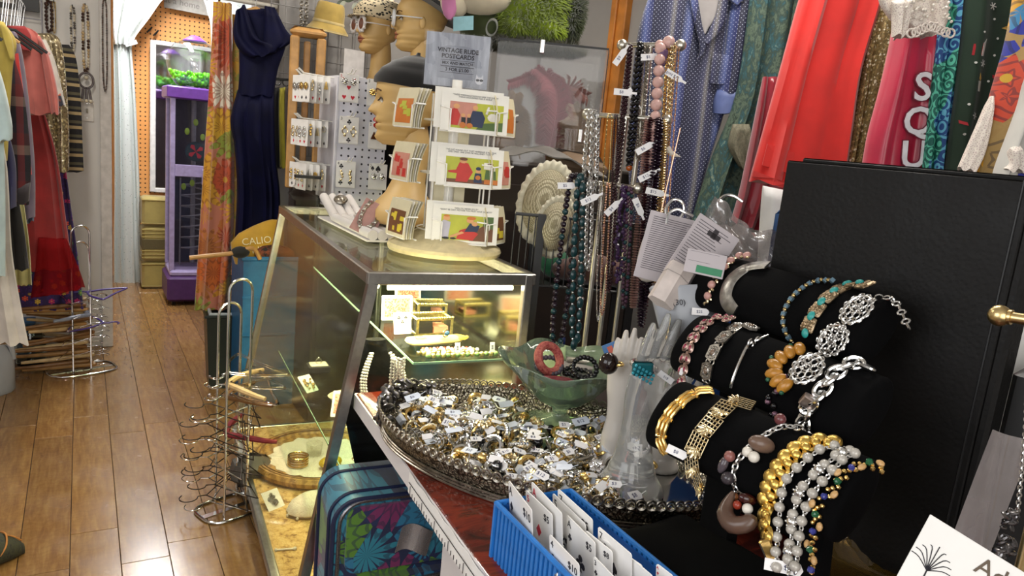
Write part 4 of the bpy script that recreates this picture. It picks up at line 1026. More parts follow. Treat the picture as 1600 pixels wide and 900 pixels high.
def tub(w, d, h, th, taper=.85):
 m = MB(); a, b = w / 2, d / 2; k = taper
 o = [(-a * k, -b * k, 0), (a * k, -b * k, 0), (a * k, b * k, 0), (-a * k, b * k, 0)]; p = [(-a, -b, h), (a, -b, h), (a, b, h), (-a, b, h)]
 i = [(x * (1 - th / a), y * (1 - th / b), h) for x, y, z in p]; j = [(x * (1 - th / a), y * (1 - th / b), th) for x, y, z in o]
 return m.add(o + p + i + j, [(3, 2, 1, 0)] + [(k, (k + 1) % 4, 4 + (k + 1) % 4, 4 + k) for k in range(4)] + [(4 + k, 4 + (k + 1) % 4, 8 + (k + 1) % 4, 8 + k) for k in range(4)] + [(8 + k, 8 + (k + 1) % 4, 12 + (k + 1) % 4, 12 + k) for k in range(4)] + [(12, 13, 14, 15)])
part(t, 'tub', tub(.27, .3, bh, .012), BINM, 30)
part(t, 'rim', MB().tube([(-.14, -.155, bh), (.14, -.155, bh), (.14, .155, bh), (-.14, .155, bh)], .009, 6, True), BINM)
part(t, 'liner', MB().tube([(-.115, -.13, bh + .006), (.115, -.13, bh + .004), (.115, .13, bh + .006), (-.115, .13, bh + .006)], .012, 6, True), mat('grey white liner', '#a9b0b4', .5))
BLUC = mat('blue crate plastic', '#1f5f8e', .45)
def crate(label, o, w, d, h, rz=0):
 t = thing('crate', label, 'crate', o, rz)
 part(t, 'tub', tub(w, d, h, .01, .94), BLUC, 30)
 for z in (h * .25, h * .5, h * .75): part(t, 'rib', MB().bbox((-w / 2 - .002, -d / 2 - .004, z - .006), (w / 2 + .002, -d / 2 + .002, z + .006)), BLUC)
 part(t, 'rim', MB().tube([(-w / 2, -d / 2, h), (w / 2, -d / 2, h), (w / 2, d / 2, h), (-w / 2, d / 2, h)], .012, 6, True), BLUC)
 return t
q = PY(395, 470, 3.85)
cz = PY(395, 402, 3.85).z
crate('large blue plastic crate with ribs left of the glass case', (q.x + .08, 3.97, 0), .28, .34, cz)
q = PY(372, 390, 4.2)
crate('smaller blue plastic crate behind the large blue one', (q.x + .12, 4.24, 0), .26, .1, PY(372, 392, 4.2).z)
# yellow bag with script in the crate
BAGY = fab('mustard canvas', '#b98e1e', .7)
p0 = PY(398, 372, 3.95)
t = thing('tote_bag', 'mustard yellow bag with white script sagging over the blue crate', 'bag', (p0.x + .02, 3.98, cz), R(-6))
secs = [[(.12 * w * math.cos(a) + sx, .06 * w * math.sin(a), z) for a in [2 * PI * k / 24 for k in range(24)]] for z, w, sx in ((-.06, .9, 0), (.0, 1.05, 0), (.05, 1.1, .0), (.1, .95, .02), (.14, .65, .05), (.17, .3, .07), (.18, .12, .08))]
part(t, 'bag_body', MB().loft(secs), BAGY, 60)
for tx, x, z, rz in (('CALIO', -.01, .075, 8), ('NEGE', .03, .03, 5)):
 part(t, 'lettering', text_mesh(tx, .05, mat('cream print', '#e2d6ae', .7), .0012), None, loc=(x, -.074, z), rot=(R(85), R(-rz), 0))
solo('scarf', MB().loft([[(.09 * w * math.cos(a), .06 * w * math.sin(a) + .01 * math.sin(5 * a), z) for a in [2 * PI * k / 22 for k in range(22)]] for z, w in ((-.05, .7), (0, 1.1), (.03, 1.05), (.05, .7), (.06, .2))]), tiedye('dark red black scarf', ['#0e0c0c', '#1a1413', '#7c3a1c', '#141011'], 25), 'black and rust scarf bundled in the blue crate', 'scarf', (p0.x + .09, 3.88, cz + .0))
q = PY(345, 398, 3.75)
t = thing('clothes_hanger', 'curved wooden hanger lying across the blue crate rim', 'hanger', (q.x + .05, 3.75, q.z - .005), 0)
part(t, 'arm', MB().tube(curve([(-.19, 0, -.012), (-.1, 0, .0), (.0, 0, .012), (.07, 0, .035), (.11, .02, .03), (.14, .03, -.02)], 16), .011, 8), WOODL)
part(t, 'black_grip', MB().ball((.04, 0, .018), .03, 10, 6, (1.5, .7, 1)), fab('black felt', '#0c0c0d'))
# small hanging rail with trousers and belts behind the earring stand
RZB = PY(440, 125, 4.15).z
t = thing('trouser_rail', 'dark rail with hanging belts and trousers behind the earring stand', 'rail', (PY(425, 120, 4.2).x, 4.2, RZB))
part(t, 'rail', MB().tube([(0, 0, 0), (.3, .0, .03)], .006, 6), BLACKP)
for i in range(6): part(t, 'rail_hook', MB().torus((.03 + .045 * i, 0, -.008), .018, .003, 'y', 14, 5), BLACKP)
for i, (x0, x1, y1, colr, lb) in enumerate(((424, 437, 262, '#17171b', 'black trousers hanging right of the navy gown'), (436, 446, 262, '#a39a2e', 'olive yellow trousers hanging behind the earring stand'), (446, 456, 262, '#3b2f28', 'brown trousers hanging behind the earring cards'))):
 c = Cloth('trousers', lb, 'trousers', PY(x0, 180, 4.14 - .025 * i), 10)
 c.body('legs', [(x0, 138, x1, 136), (x0 - 1, 180, x1, 180), (x0 + 1, y1, x1 + 2, y1)], fab('trousers ' + colr, colr), th=.02, folds=2, amp=.006)
# ================================================================ on top of the glass case
CT = CASE_H + .001
def suit_mesh(kind):   # heart, diamond, spade, club as flat polygons (unit size)
 if kind == 'd': return [[(0, .6), (.42, 0), (0, -.6), (-.42, 0)]]
 if kind == 'h': return [[(0, -.55), (.5, .1), (.48, .38), (.25, .52), (0, .3), (-.25, .52), (-.48, .38), (-.5, .1)]]
 if kind == 's': return [[(0, .6), (.45, 0), (.42, -.28), (.2, -.38), (.04, -.2), (.16, -.6), (-.16, -.6), (-.04, -.2), (-.2, -.38), (-.42, -.28), (-.45, 0)]]
 c = []
 for x, y in ((0, .32), (.28, -.08), (-.28, -.08)): c.append([(x + .24 * math.cos(a * PI / 4), y + .24 * math.sin(a * PI / 4)) for a in range(8)])
 c.append([(.0, .1), (.14, -.58), (-.14, -.58)])
 return c
def card_round(w, h, r=.004):
 out = []
 for sx, sy, a0 in ((1, 1, 0), (-1, 1, 90), (-1, -1, 180), (1, -1, 270)):
  for k in range(4):
   a = R(a0 + 30 * k); out.append((sx * (w / 2 - r) + r * math.cos(a), sy * (h / 2 - r) + r * math.sin(a)))
 return out
def playing_card(t, w, h, kind, pips, rank=None, th=.0008):
 """front faces -y, centre at the origin"""
 part(t, 'card', MB().prism(card_round(w, h), -th, th, 'y'), CARD, False)
 m = MB()
 for (x, y, s) in pips:
  for pl in suit_mesh(kind): m.prism([(x * w + a * s * w, y * h + b * s * w) for a, b in pl][::-1], -th - .0005, -th, 'y')
 part(t, 'printed_pips', m, REDK if kind in 'hd' else INK, False, kind='stuff')
 if rank: part(t, 'printed_rank', text_mesh(rank, w * .2, REDK if kind in 'hd' else INK, .0002), None, loc=(-w * .40, -th - .0004, h * .40), rot=(R(90), 0, 0))
def earring_pair(t, kind, m_, w, z):
 for s in (-1, 1):
  x = s * w * .22; mb = MB()
  if kind == 0:
   mb.ball((x, -.006, z), .011, 8, 5, (1, .5, 1))
   for k in range(8): mb.ball((x + .012 * math.cos(k * PI / 4), -.006, z + .012 * math.sin(k * PI / 4)), .0045, 6, 4)
  elif kind == 1:
   mb.ball((x, -.005, z + .012), .006, 7, 5); mb.torus((x, -.006, z - .006), .012, .0025, 'y', 14, 5); mb.ball((x, -.006, z - .024), .007, 7, 5)
  elif kind == 2:
   for k in range(4): mb.ball((x + ru(-.004, .004), -.006, z + .014 - .013 * k), .0065 * ru(.7, 1.2), 7, 5)
  else:
   mb.prism([(x, z + .016), (x + .014, z - .018), (x - .014, z - .018)], -.008, -.002, 'y')
  part(t, 'earring', mb, m_)
STUDM = [GOLD, SILVER, PGOLD, mat('bronze enamel', '#6d3f22', .35, .6)]
sp_o = PZ(516, 324, CT)
SW, SH_ = .24, .0
zt_ = PY(516, 118, sp_o.y).z
SHH = zt_ - CT
est = thing('earring_stand', 'white pegboard earring tower standing on the glass case', 'display stand', (sp_o.x + SW / 2, sp_o.y + SW / 2, CT), R(3))
def peg_mat():
 t = NT('white pegboard'); x = t.sep(t.co('Object'))
 def cell(c, o): return t.math('SUBTRACT', t.math('FRACT', t.math('MULTIPLY_ADD', c, 1 / .033, o)), .5)
 a, b, d = cell(x[0], .2), cell(x[2], .3), cell(x[1], .2)
 def dot(p, q): return t.math('LESS_THAN', t.math('ADD', t.math('MULTIPLY', p, p), t.math('MULTIPLY', q, q)), .022)
 hole = t.math('MINIMUM', t.math('MAXIMUM', dot(a, b), 0), 1.0)
 t.set(t.mix(hole, '#dcdce6', '#2a2830'), .35); MATS['wp'] = t.m
 return t.m
WP = peg_mat(); WPL = mat('white enamel', '#dddce4', .35, 0, .03)
h2 = SW / 2
part(est, 'front_panel', MB().bbox((-h2, -h2, .01), (h2, -h2 + .004, SHH)), WP, False)
part(est, 'side_panel', MB().bbox((-h2, -h2 + .004, .01), (-h2 + .004, h2, SHH)), WPL, False)
part(est, 'side_panel', MB().bbox((h2 - .004, -h2 + .004, .01), (h2, h2, SHH)), WPL, False)
part(est, 'back_panel', MB().bbox((-h2 + .004, h2 - .004, .01), (h2 - .004, h2, SHH)), WPL, False)
part(est, 'top_panel', MB().bbox((-h2, -h2, SHH), (h2, h2, SHH + .006)), WPL, False)
part(est, 'corner_trim', MB().bev((-h2, -h2, SHH / 2), (.012, .012, SHH), .002), WPL, False)
part(est, 'foot_plate', MB().lathe([(0, 0), (.13, 0), (.13, .008), (0, .008)], 30), WPL)
for x in (-.09, .03, .1): part(est, 'rivet', MB().ball((x, -h2 - .002, SHH - .012), .005, 8, 5), SILVER)
EG = 'earring cards on the white pegboard tower'
def on_tower(lx, ly, lz): return est.matrix_basis @ Vector((lx, ly, lz))
def prong(x, y, z, d, L=.11):
 mb = MB()
 for o in (-.008, .008):
  if d == 'f': mb.tube([(x + o, y, z), (x + o, y - L * .8, z + .004), (x + o, y - L, z + .022)], .0022, 6)
  else: mb.tube([(x, y + o, z), (x - L * .85, y + o, z + .004), (x - L, y + o, z + .022)], .0022, 6)
 part(est, 'display_prong', mb, WHITEC)
CW, CH = .088, .116
front = [(545, 137, 'h', [(-.25, .28, .2), (.25, .28, .2), (0, 0, .2), (-.22, -.36, .2), (.22, -.36, .2)], '5', 0, 1, 'five of hearts earring card with silver studs on the tower'),
   (588, 145, 's', [(0, -.1, .2)], '3', 0, 0, 'spade earring card with big gold rosettes on the tower'),
   (545, 203, 'c', [(0, .3, .22), (0, -.38, .22)], '3', 1, 2, 'three of clubs earring card with gold drops on the tower'),
   (590, 212, 's', [(0, .0, .26)], '2', 3, 3, 'spade earring card with brown fan earrings on the tower'),
   (540, 272, 'c', [(-.25, .3, .22), (-.25, -.32, .22), (.25, -.32, .22)], '4', 2, 2, 'four of clubs earring card with gold star drops'),
   (590, 276, 's', [(0, .3, .3), (-.3, .32, .2)], '2', 0, 1, 'two of spades earring card with round silver studs')]
for (x, y, k, pips, rank, ek, mk, lb) in front:
 r_ = ray(x, y); M_ = est.matrix_basis.inverted(); o2 = M_ @ EYE; d2 = M_.to_3x3() @ r_
 s = (-h2 - .05 - o2.y) / d2.y; pl = o2 + d2 * s
 for b in range(2):
  t = thing('earring_card', lb if b == 0 else 'plain card behind the ' + lb.split(' with')[0], 'earrings', on_tower(pl.x + .006 * b, -h2 - .05 + .014 * b, pl.z - .004 * b), R(3) + R(-3), EG)
  if b == 0: playing_card(t, CW, CH, k, pips, rank); earring_pair(t, ek, STUDM[mk], CW, CH * .22 if k == 'h' else 0)
  else: playing_card(t, CW, CH, k, [(0, 0, .2)], rank)
 prong(pl.x, -h2, pl.z + CH * .48, 'f')
for row, yy in enumerate((118, 187, 255)):
 r_ = ray(486, yy + 14); o2 = M_ @ EYE; d2 = M_.to_3x3() @ r_
 s = (-h2 - o2.x) / d2.x if False else 0
 zl = PY(486, yy, sp_o.y + .1).z - CT
 for col in range(2):
  ly = -h2 + .06 + .10 * col
  prong(-h2, ly, zl, 's', .16 if col == 0 else .14)
  for b in range(4):
   k = 'shdc'[(b + row + col) % 4]
   t = thing('earring_card', '%s earring card, %s on the %s %s prong of the tower side' % ({'s': 'spade', 'h': 'heart', 'd': 'diamond', 'c': 'club'}[k], ('first', 'second', 'third', 'last')[b], ('front', 'rear')[col], ('top', 'middle', 'bottom')[row]), 'earrings', on_tower(-h2 - .13 + .030 * b, ly, zl - CH * .5 - .002), R(-90 + 16), EG)
   playing_card(t, CW, CH, k, [(-.2, -.34, .16), (.2, -.34, .16)], None); earring_pair(t, (b + row) % 4, STUDM[(b * 2 + col + row) % 3], CW, .01 + .012 * (b % 2))
t = thing('price_sign', 'blank white card in a clear holder on top of the earring tower', 'sign', on_tower(.0, .02, SHH + .007), R(8))
part(t, 'card', MB().bbox((-.05, -.002, .004), (.05, .002, .13)), mat('frosted sign', '#cfcac6', .4))
part(t, 'holder', MB().bev((0, 0, .006), (.12, .03, .012), .002), WPL)

pc = PZ(694, 392, CT); pc.z = CT
PY0 = pc.y
def pzz(y, x=712): return PY(x, y, PY0).z - CT
psp = thing('postcard_rack', 'white wire spinner rack of postcards on a beige cone base', 'display rack', pc, YAW * -1 + R(4))
BEI = mat('beige fibre base', '#cdbf94', .6, 0, .12, 40)
rb = .182
part(psp, 'cone_base', MB().lathe([(0, 0), (rb, 0), (rb + .004, .012), (rb, .022), (rb * .75, .046), (rb * .45, .072), (.05, .098), (.04, .108), (0, .108)], 48), BEI)
for k in range(6):
 a = k * PI / 3 + .3; part(psp, 'base_seam', MB().tube([(rb * math.cos(a) * s, rb * math.sin(a) * s, z) for s, z in ((.98, .0225), (.75, .047), (.45, .073), (.27, .099))], .0018, 5), BEI)
part(psp, 'pole', MB().tube([(0, 0, .1), (0, 0, pzz(125))], .016, 12), WHITEC)
part(psp, 'hub', MB().lathe([(0, 0), (.035, 0), (.03, .015), (.02, .03), (0, .03)], 16, (0, 0, .105)), WHITEC)
PCARD = mat('postcard stock', '#efece2', .5, 0, .03); PCY = mat('aged postcard stock', '#d8cfae', .5, 0, .05)
cols_ = {'red': '#c0322a', 'yel': '#d8c23a', 'sky': '#b9b6c4', 'skin': '#d9a06a', 'navy': '#22304f', 'green': '#4f6a34', 'white': '#e8e4da', 'brown': '#6d4428', 'lime': '#b8bb3c', 'pink': '#c98a78', 'black': '#1d1b1d', 'orange': '#c9742c'}
PM = {k: mat('postcard ' + k, v, .5, 0, .08) for k, v in cols_.items()}
def ell(cx, cy, rx, ry, n=10): return [(cx + rx * math.cos(2 * PI * k / n), cy + ry * math.sin(2 * PI * k / n)) for k in range(n)]
SCN = [
 [('lime', [[(0, 0), (1, 0), (1, 1), (0, 1)]]), ('pink', [[(0, .1), (.45, .1), (.5, 1), (0, 1)]]), ('green', [[(.5, 0), (1, 0), (1, .35), (.6, .25)]]), ('red', [[(.02, .1), (.16, .1), (.2, .5), (.12, .78), (.04, .7)]]), ('skin', [ell(.12, .82, .06, .1), ell(.47, .82, .05, .1), ell(.25, .5, .04, .07), ell(.36, .5, .04, .07)]), ('navy', [[(.42, .1), (.62, .08), (.66, .45), (.6, .7), (.42, .7), (.38, .4)]]), ('black', [[(.22, .12), (.3, .12), (.3, .42), (.22, .42)], [(.33, .12), (.4, .12), (.4, .42), (.33, .42)]]), ('orange', [ell(.25, .12, .06, .12), ell(.38, .12, .06, .1)]), ('white', [ell(.8, .5, .1, .16), [(.7, .6), (.74, .9), (.7, .9), (.66, .62)]])],
 [('lime', [[(0, 0), (1, 0), (1, 1), (0, 1)]]), ('brown', [[(0, 0), (1, 0), (1, .18), (0, .14)]]), ('red', [[(.2, .05), (.42, .05), (.52, .45), (.42, .78), (.26, .8), (.2, .5), (.05, .45), (.06, .38), (.22, .36)]]), ('skin', [ell(.33, .85, .07, .09), ell(.62, .5, .05, .08), ell(.83, .68, .06, .1)]), ('navy', [[(.54, .05), (.7, .05), (.68, .42), (.56, .42)], ell(.62, .6, .05, .07)]), ('green', [[(.74, .1), (.97, .1), (.95, .55), (.76, .58)]]), ('orange', [ell(.62, .25, .05, .09), [(.74, .02), (1, .02), (1, .2), (.74, .2)]]), ('white', [[(.72, .6), (.86, .6), (.86, .85), (.72, .85)]]), ('brown', [ell(.33, .93, .08, .06), ell(.84, .8, .06, .04)])],
 [('lime', [[(0, 0), (1, 0), (1, 1), (0, 1)]]), ('green', [[(.75, .3), (1, .3), (1, 1), (.85, 1)]]), ('brown', [[(.55, 0), (1, 0), (1, .5), (.8, .62), (.6, .35)]]), ('sky', [[(0, .1), (.15, .1), (.18, .7), (.05, .78), (0, .7)]]), ('red', [[(.3, .05), (.62, .02), (.72, .3), (.5, .5), (.36, .4)]]), ('navy', [[(.45, .35), (.7, .38), (.74, .62), (.55, .7)]]), ('skin', [ell(.1, .85, .07, .1), ell(.55, .8, .07, .1), ell(.64, .68, .06, .09), [(.2, .08), (.45, .3), (.4, .36), (.16, .14)]]), ('orange', [ell(.57, .9, .09, .07), ell(.1, .94, .06, .04)]), ('black', [ell(.1, .06, .07, .05), ell(.24, .06, .06, .04)])]]
CAPT = ['"THESE WEDDINGS SHOULD KEEP THE BUDDY\nTHING GROUNDED FOR A WHILE"', '"I\'VE JUST FOUND OUT THAT MARRIAGE IS ALL GIVE\nAND TAKE - SHE GIVES ME HELL AND I TAKE IT"', '"WELL I\'LL NEVER DO IT!"\n"DON\'T BE DAFT MOTHER YOU MUST HAVE DONE IT!"']
PWD, PHT = .205, .118
def postcard(root, tier, w=PWD, h=PHT, th=.0007):
 part(root, 'card', MB().bbox((-w / 2, -th, 0), (w / 2, th, h)), PCARD, False)
 pw, ph, x0, z0 = w * .80, h * .66, -w * .37, h * .08
 y = -th
 for i, (k, polys) in enumerate(SCN[tier]):
  m = MB()
  for pl in polys: m.prism([(x0 + a * pw, z0 + b * ph) for a, b in pl][::-1], y - .00025, y - .00005, 'y')
  y -= .0003
  part(root, 'printed_picture' if i == 0 else 'printed_figure', m, PM[k], False, kind='stuff' if i else None)
 part(root, 'printed_caption', text_mesh(CAPT[tier], .0066, INK, .0002, .0, 'CENTER', .9), None, loc=(0, -th - .0004, h * .885), rot=(R(90), 0, 0))
def wire_pocket(root, M, w, h):
 def T(p): return M @ Vector(p)
 m = MB()
 d = .032
 for s in (-1, 1):
  m.tube([T((s * w * .34, 0, 0)), T((s * w * .34, -d, 0)), T((s * w * .34, -d, h * .55)), T((s * w * .48, -d, h * .6)), T((s * w * .48, 0, h * .6))], .0026, 6)
 m.tube([T((-w * .36, -d, 0)), T((w * .36, -d, 0))], .0026, 6)
 m.tube([T((-w * .48, 0, h * .6)), T((w * .48, 0, h * .6))], .0026, 6).tube([T((-w * .48, 0, .0)), T((w * .48, 0, 0))], .0026, 6)
 return part(root, 'wire_pocket', m, WHITEC)
tiers = [pzz(206), pzz(287), pzz(372)]
PGR = 'postcards in the spinner rack'
tn = ('top', 'middle', 'bottom')
for ti, z in enumerate(tiers):
 for side, (ang, off, wd) in enumerate(((8, (.055, -.085), PWD), (-58, (-.128, -.05), PWD * .8), (62, (.135, -.03), PWD * .8))):
  M = Matrix.Translation((off[0], off[1], z)) @ Matrix.Rotation(R(ang), 4, 'Z')
  wire_pocket(psp, M, wd, PHT)
  n = (2, 5, 3)[side]
  for b in range(n):
   if side == 0:
    t = thing('postcard', '%s cartoon postcard facing front in the %s tier of the spinner rack' % (('front', 'rear')[b], tn[ti]), 'postcard', psp.matrix_basis @ (M @ Vector((.010 * b * -1 + .004, -.026 + .006 * b, .002 + .002 * b))), 0, PGR)
    t.rotation_euler = (R(-6), 0, psp.rotation_euler.z + R(ang))
    if b == 0: postcard(t, ti)
    else: part(t, 'card', MB().bbox((-PWD / 2 - .01, -.0007, .004), (PWD / 2 - .006, .0007, PHT + .006)), PCARD, False)
   else:
    t = thing('postcard', 'curled postcard, %s in the %s pocket of the %s tier' % (('front', 'second', 'third', 'fourth', 'rearmost')[b], ('left', 'right')[side - 1], tn[ti]), 'postcard', psp.matrix_basis @ (M @ Vector((0, -.024 + .007 * b, .0))), 0, PGR)
    t.rotation_euler = (0, 0, psp.rotation_euler.z + R(ang))
    hh_ = PHT * 1.0; cur = .03
    def bent(u, v, w=wd * .82, c=cur, b=b): return ((u - .5) * w, -c * (1 - v) ** 2 * 0 - c * v * v * -1 * (.6 + .1 * b) - .01, v * hh_)
    part(t, 'card', MB().sheet(bent, 2, 8, .0009), PCARD if b % 2 else PCY, 60)
    if b == 0:
     m = MB().sheet(lambda u, v: (lambda p: (p[0], p[1] - .0008, p[2]))(bent(.12 + .76 * u, .1 + .62 * v)), 2, 6)
     part(t, 'printed_picture', m, PM[('orange', 'pink', 'brown')[ti]], False)
     m = MB()
     for k in range(7):
      u, v = ru(.2, .8), ru(.2, .65); p = bent(u, v); m.box((p[0], p[1] - .001, p[2]), (ru(.01, .03), .0006, ru(.01, .03)), (R(-20 * v), 0, 0))
     part(t, 'printed_figure', m, PM[('lime', 'red', 'yel')[ti]], False, kind='stuff')
 m = MB()
 for k in range(3):
  a = R(30 + 120 * k); m.tube([(.0, 0, z + .03), (.1 * math.cos(a), .1 * math.sin(a), z + .03)], .0026, 6)
 m.tube([(.095 * math.cos(a), .095 * math.sin(a), z + .03) for a in [2 * PI * k / 24 for k in range(24)]], .0026, 6, True)
 part(psp, 'tier_ring', m, WHITEC)
for (x, y) in ((-.07, -.03), (-.05, -.07), (.0, -.08), (.11, -.07), (.13, -.02), (-.06, .06), (.1, .07)):
 part(psp, 'upright_wire', MB().tube([(x, y, tiers[2]), (x, y, pzz(150))], .0028, 6), WHITEC)
part(psp, 'centre_board', MB().bbox((-.05, .0, tiers[2] - .01), (.05, .006, pzz(140))), PCY, False)
# sign on the spinner
sg = PD(711, 136, (pc - EYE).dot(_f) - .02)
t = thing('sign', 'vintage postcards price sign in a clear sleeve on top of the spinner', 'sign', sg, -YAW + R(3))
PAP = NT('grey wood-grain print'); v_ = PAP.co('Object', (1, 1, .15)); PAP.set(PAP.ramp(PAP.noise(v_, 70, 3), [(.3, '#8f929c'), (.7, '#aeb2bb')]), .5)
sw, shh = .205, .165
lean = R(-5)
part(t, 'paper', MB().bbox((-sw / 2, -.001, 0), (sw / 2, .001, shh)), PAP.m, False)
part(t, 'printed_panel', MB().prism([(-.062, .025), (.066, .025), (.066, .118), (.03, .128), (-.03, .128), (-.062, .116)][::-1], -.0016, -.001, 'y'), mat('darker print grey', '#8d9099', .5), False)
for tx, z, s, x in (('VINTAGE RUDE', .112, .0175, .002), ('POSTCARDS', .094, .0175, .002), ('MIX AND MATCH', .073, .0115, .002), ('3 FOR $5.00', .053, .0135, .002)):
 part(t, 'lettering', text_mesh(tx, s * 1.08, INK, .0003, s * .03), None, loc=(x, -.002, z), rot=(R(90), 0, 0))
for z in (.073, .053):
 part(t, 'printed_frame', MB().tube([(-.052, -.0018, z - .009), (.056, -.0018, z - .009), (.056, -.0018, z + .009), (-.052, -.0018, z + .009)], .0006, 4, True), INK, False)
part(t, 'printed_cat', MB().prism(ell(.076, .026, .013, .012) , -.0018, -.001, 'y').prism([(.064, .03), (.066, .046), (.073, .036)][::-1], -.0018, -.001, 'y').prism([(.08, .036), (.088, .046), (.089, .03)][::-1], -.0018, -.001, 'y'), mat('cat grey', '#d0d0d4', .5), False)
part(t, 'printed_glasses', MB().prism(ell(.071, .028, .006, .004), -.0022, -.0018, 'y').prism(ell(.083, .028, .006, .004), -.0022, -.0018, 'y'), INK, False)
part(t, 'plastic_sleeve', MB().sheet(lambda u, v: ((u - .5) * (sw + .012), -.005 - .003 * math.sin(9 * u + 3 * v) * math.sin(5 * v), -.004 + v * (shh + .008)), 14, 12), pane('sleeve plastic', (.97, .98, 1), .02, .02), 80)
q = PZ(555, 350, CT)
fo = PZ(575, 378, CT)
FOAM = fab('white velvet foam', '#cfcac6', .9, .04)
dirv = (PZ(498, 340, CT) - fo); Lr = dirv.length
t = thing('ring_display', 'white four-roll foam ring display lying on the glass case', 'ring display', fo, math.atan2(dirv.y, dirv.x) - PI / 2)
for k in range(4):
 part(t, 'foam_roll', MB().tube([(.016 + .034 * k, 0, .022), (.016 + .034 * k, Lr * .72, .022)], .018, 14), FOAM)
for k in range(4):
 part(t, 'foam_roll', MB().tube([(.016 + .034 * k, Lr * .72, .025), (.016 + .034 * k, Lr, .085)], .017, 14), FOAM)
part(t, 'tray', MB().bbox((-.004, -.002, 0), (.14, Lr, .006)), FOAM)
def ring_mesh(style):
 mb = MB(); mb.torus((0, 0, .0), .0095, .0018, 'y', 18, 6)
 if style == 1: mb.ball((0, 0, .0125), .0055, 8, 5)
 if style == 2:
  mb.ball((0, 0, .012), .005, 8, 5, (1, 1, .6))
  for k in range(6): mb.ball((.006 * math.cos(k * PI / 3), .006 * math.sin(k * PI / 3), .0115), .0028, 6, 4)
 if style == 3: mb.box((0, 0, .0115), (.012, .009, .004))
 return mb
for i, (k, f, m_) in enumerate(((1, .2, CHROME), (2, .3, SILVER), (0, .42, SILVER), (1, .55, SILVER), (2, .62, CHROME))):
 a = fo + Matrix.Rotation(t.rotation_euler.z, 3, 'Z') @ Vector((.033 + .034 * k, Lr * f, .044))
 solo('ring', ring_mesh(1 + i % 3), m_, '%s silver ring counted from the front of the white foam roll display' % ('first', 'second', 'third', 'fourth', 'fifth')[i], 'ring', a, (0, 0, ru(0, 3)), 'rings on the foam rolls')
a = fo + Matrix.Rotation(t.rotation_euler.z, 3, 'Z') @ Vector((.06, Lr * .86, .085))
solo('pendant_brooch', MB().torus((0, 0, 0), .022, .006, 'y', 16, 6).ball((0, 0, 0), .016, 10, 6, (1, .5, 1)), TARN, 'dark oval brooch lying at the far end of the ring display', 'brooch', a, (R(-60), 0, R(-20)))
pk = PZ(575, 372, CT); p1 = PD(574, 335, (pk - EYE).dot(_f))
t = thing('necklace_card', 'pink card propped up with a silver link necklace on it', 'necklace', PD(570, 352, (pk - EYE).dot(_f)), -YAW, rot=(R(-28), R(22), -YAW))
part(t, 'card', MB().bev((0, 0, .03), (.085, .003, .125), .001), mat('dusty pink card', '#a98078', .7))
pts = curve([(-.02, -.006, .085), (-.028, -.006, .05), (-.02, -.006, .0), (0, -.006, -.015), (.022, -.006, .01), (.028, -.006, .055), (.018, -.006, .085)], 40)
mb = MB()
for i, (p, d) in enumerate(along(pts, .011)): mb.ball(p, .0075, 7, 4, (1, .6, 1.2)) if i % 2 else mb.torus(p, .0065, .0022, 'y', 10, 5)
part(t, 'link_chain', mb, TARN)
bh_ = PZ(615, 372, CT)
BLF = fab('black felt hat', '#0c0b0b', .9)
t = thing('hat', 'small black felt hat lying on the glass case behind the ring display', 'hat', (bh_.x, bh_.y, CT))
part(t, 'brim', MB().lathe([(0, 0), (.10, .0), (.105, .004), (.10, .008), (0, .01)], 30, sx=1.1, sy=.8), BLF)
part(t, 'crown', MB().lathe([(.06, .006), (.055, .02), (.03, .028), (0, .03)], 24, sx=1.1, sy=.8), BLF)
for k in range(3): part(t, 'bead', MB().ball((-.03 + .02 * k, -.05, .016), .006, 7, 5), PGOLD)
# clear acrylic shape at the left end of the case
q = PZ(440, 325, CT)
t = thing('acrylic_stand', 'clear acrylic stand with a black top strip at the far end of the case', 'display stand', KC(.05, 1.46, CT), KR)
part(t, 'riser', MB().prism([(0, 0), (.1, 0), (.1, .13), (.0, .13), (.0, .10), (-.03, .06), (0, .03)], -.02, .02, 'y'), pane('acrylic', (.93, .93, .9), .06, .05), False)
part(t, 'black_strip', MB().bbox((-.004, -.024, .13), (.104, .024, .142)), BLACKP, False)
# ================================================================ behind the case
CABM = mat('dark brown cabinet', '#241811', .6, 0, .25, 12)
cb = PD(850, 250, 2.95)
cab = thing('storage_cabinet', 'dark brown storage cabinet behind the glass case holding the feather box', 'cabinet', (1.85, 3.0, 0), R(-28))
part(cab, 'carcass', MB().bev((0, 0, .70), (.95, .36, 1.40), .006), CABM)
for x in (-.235, .235):
 d = part(cab, 'door', MB().bev((x, -.187, .68), (.455, .014, 1.25), .004), CABM)
 part(d, 'knob', MB().ball((x * .15, -.2, .75), .012, 10, 6), BRASS)
CABZ = 1.402
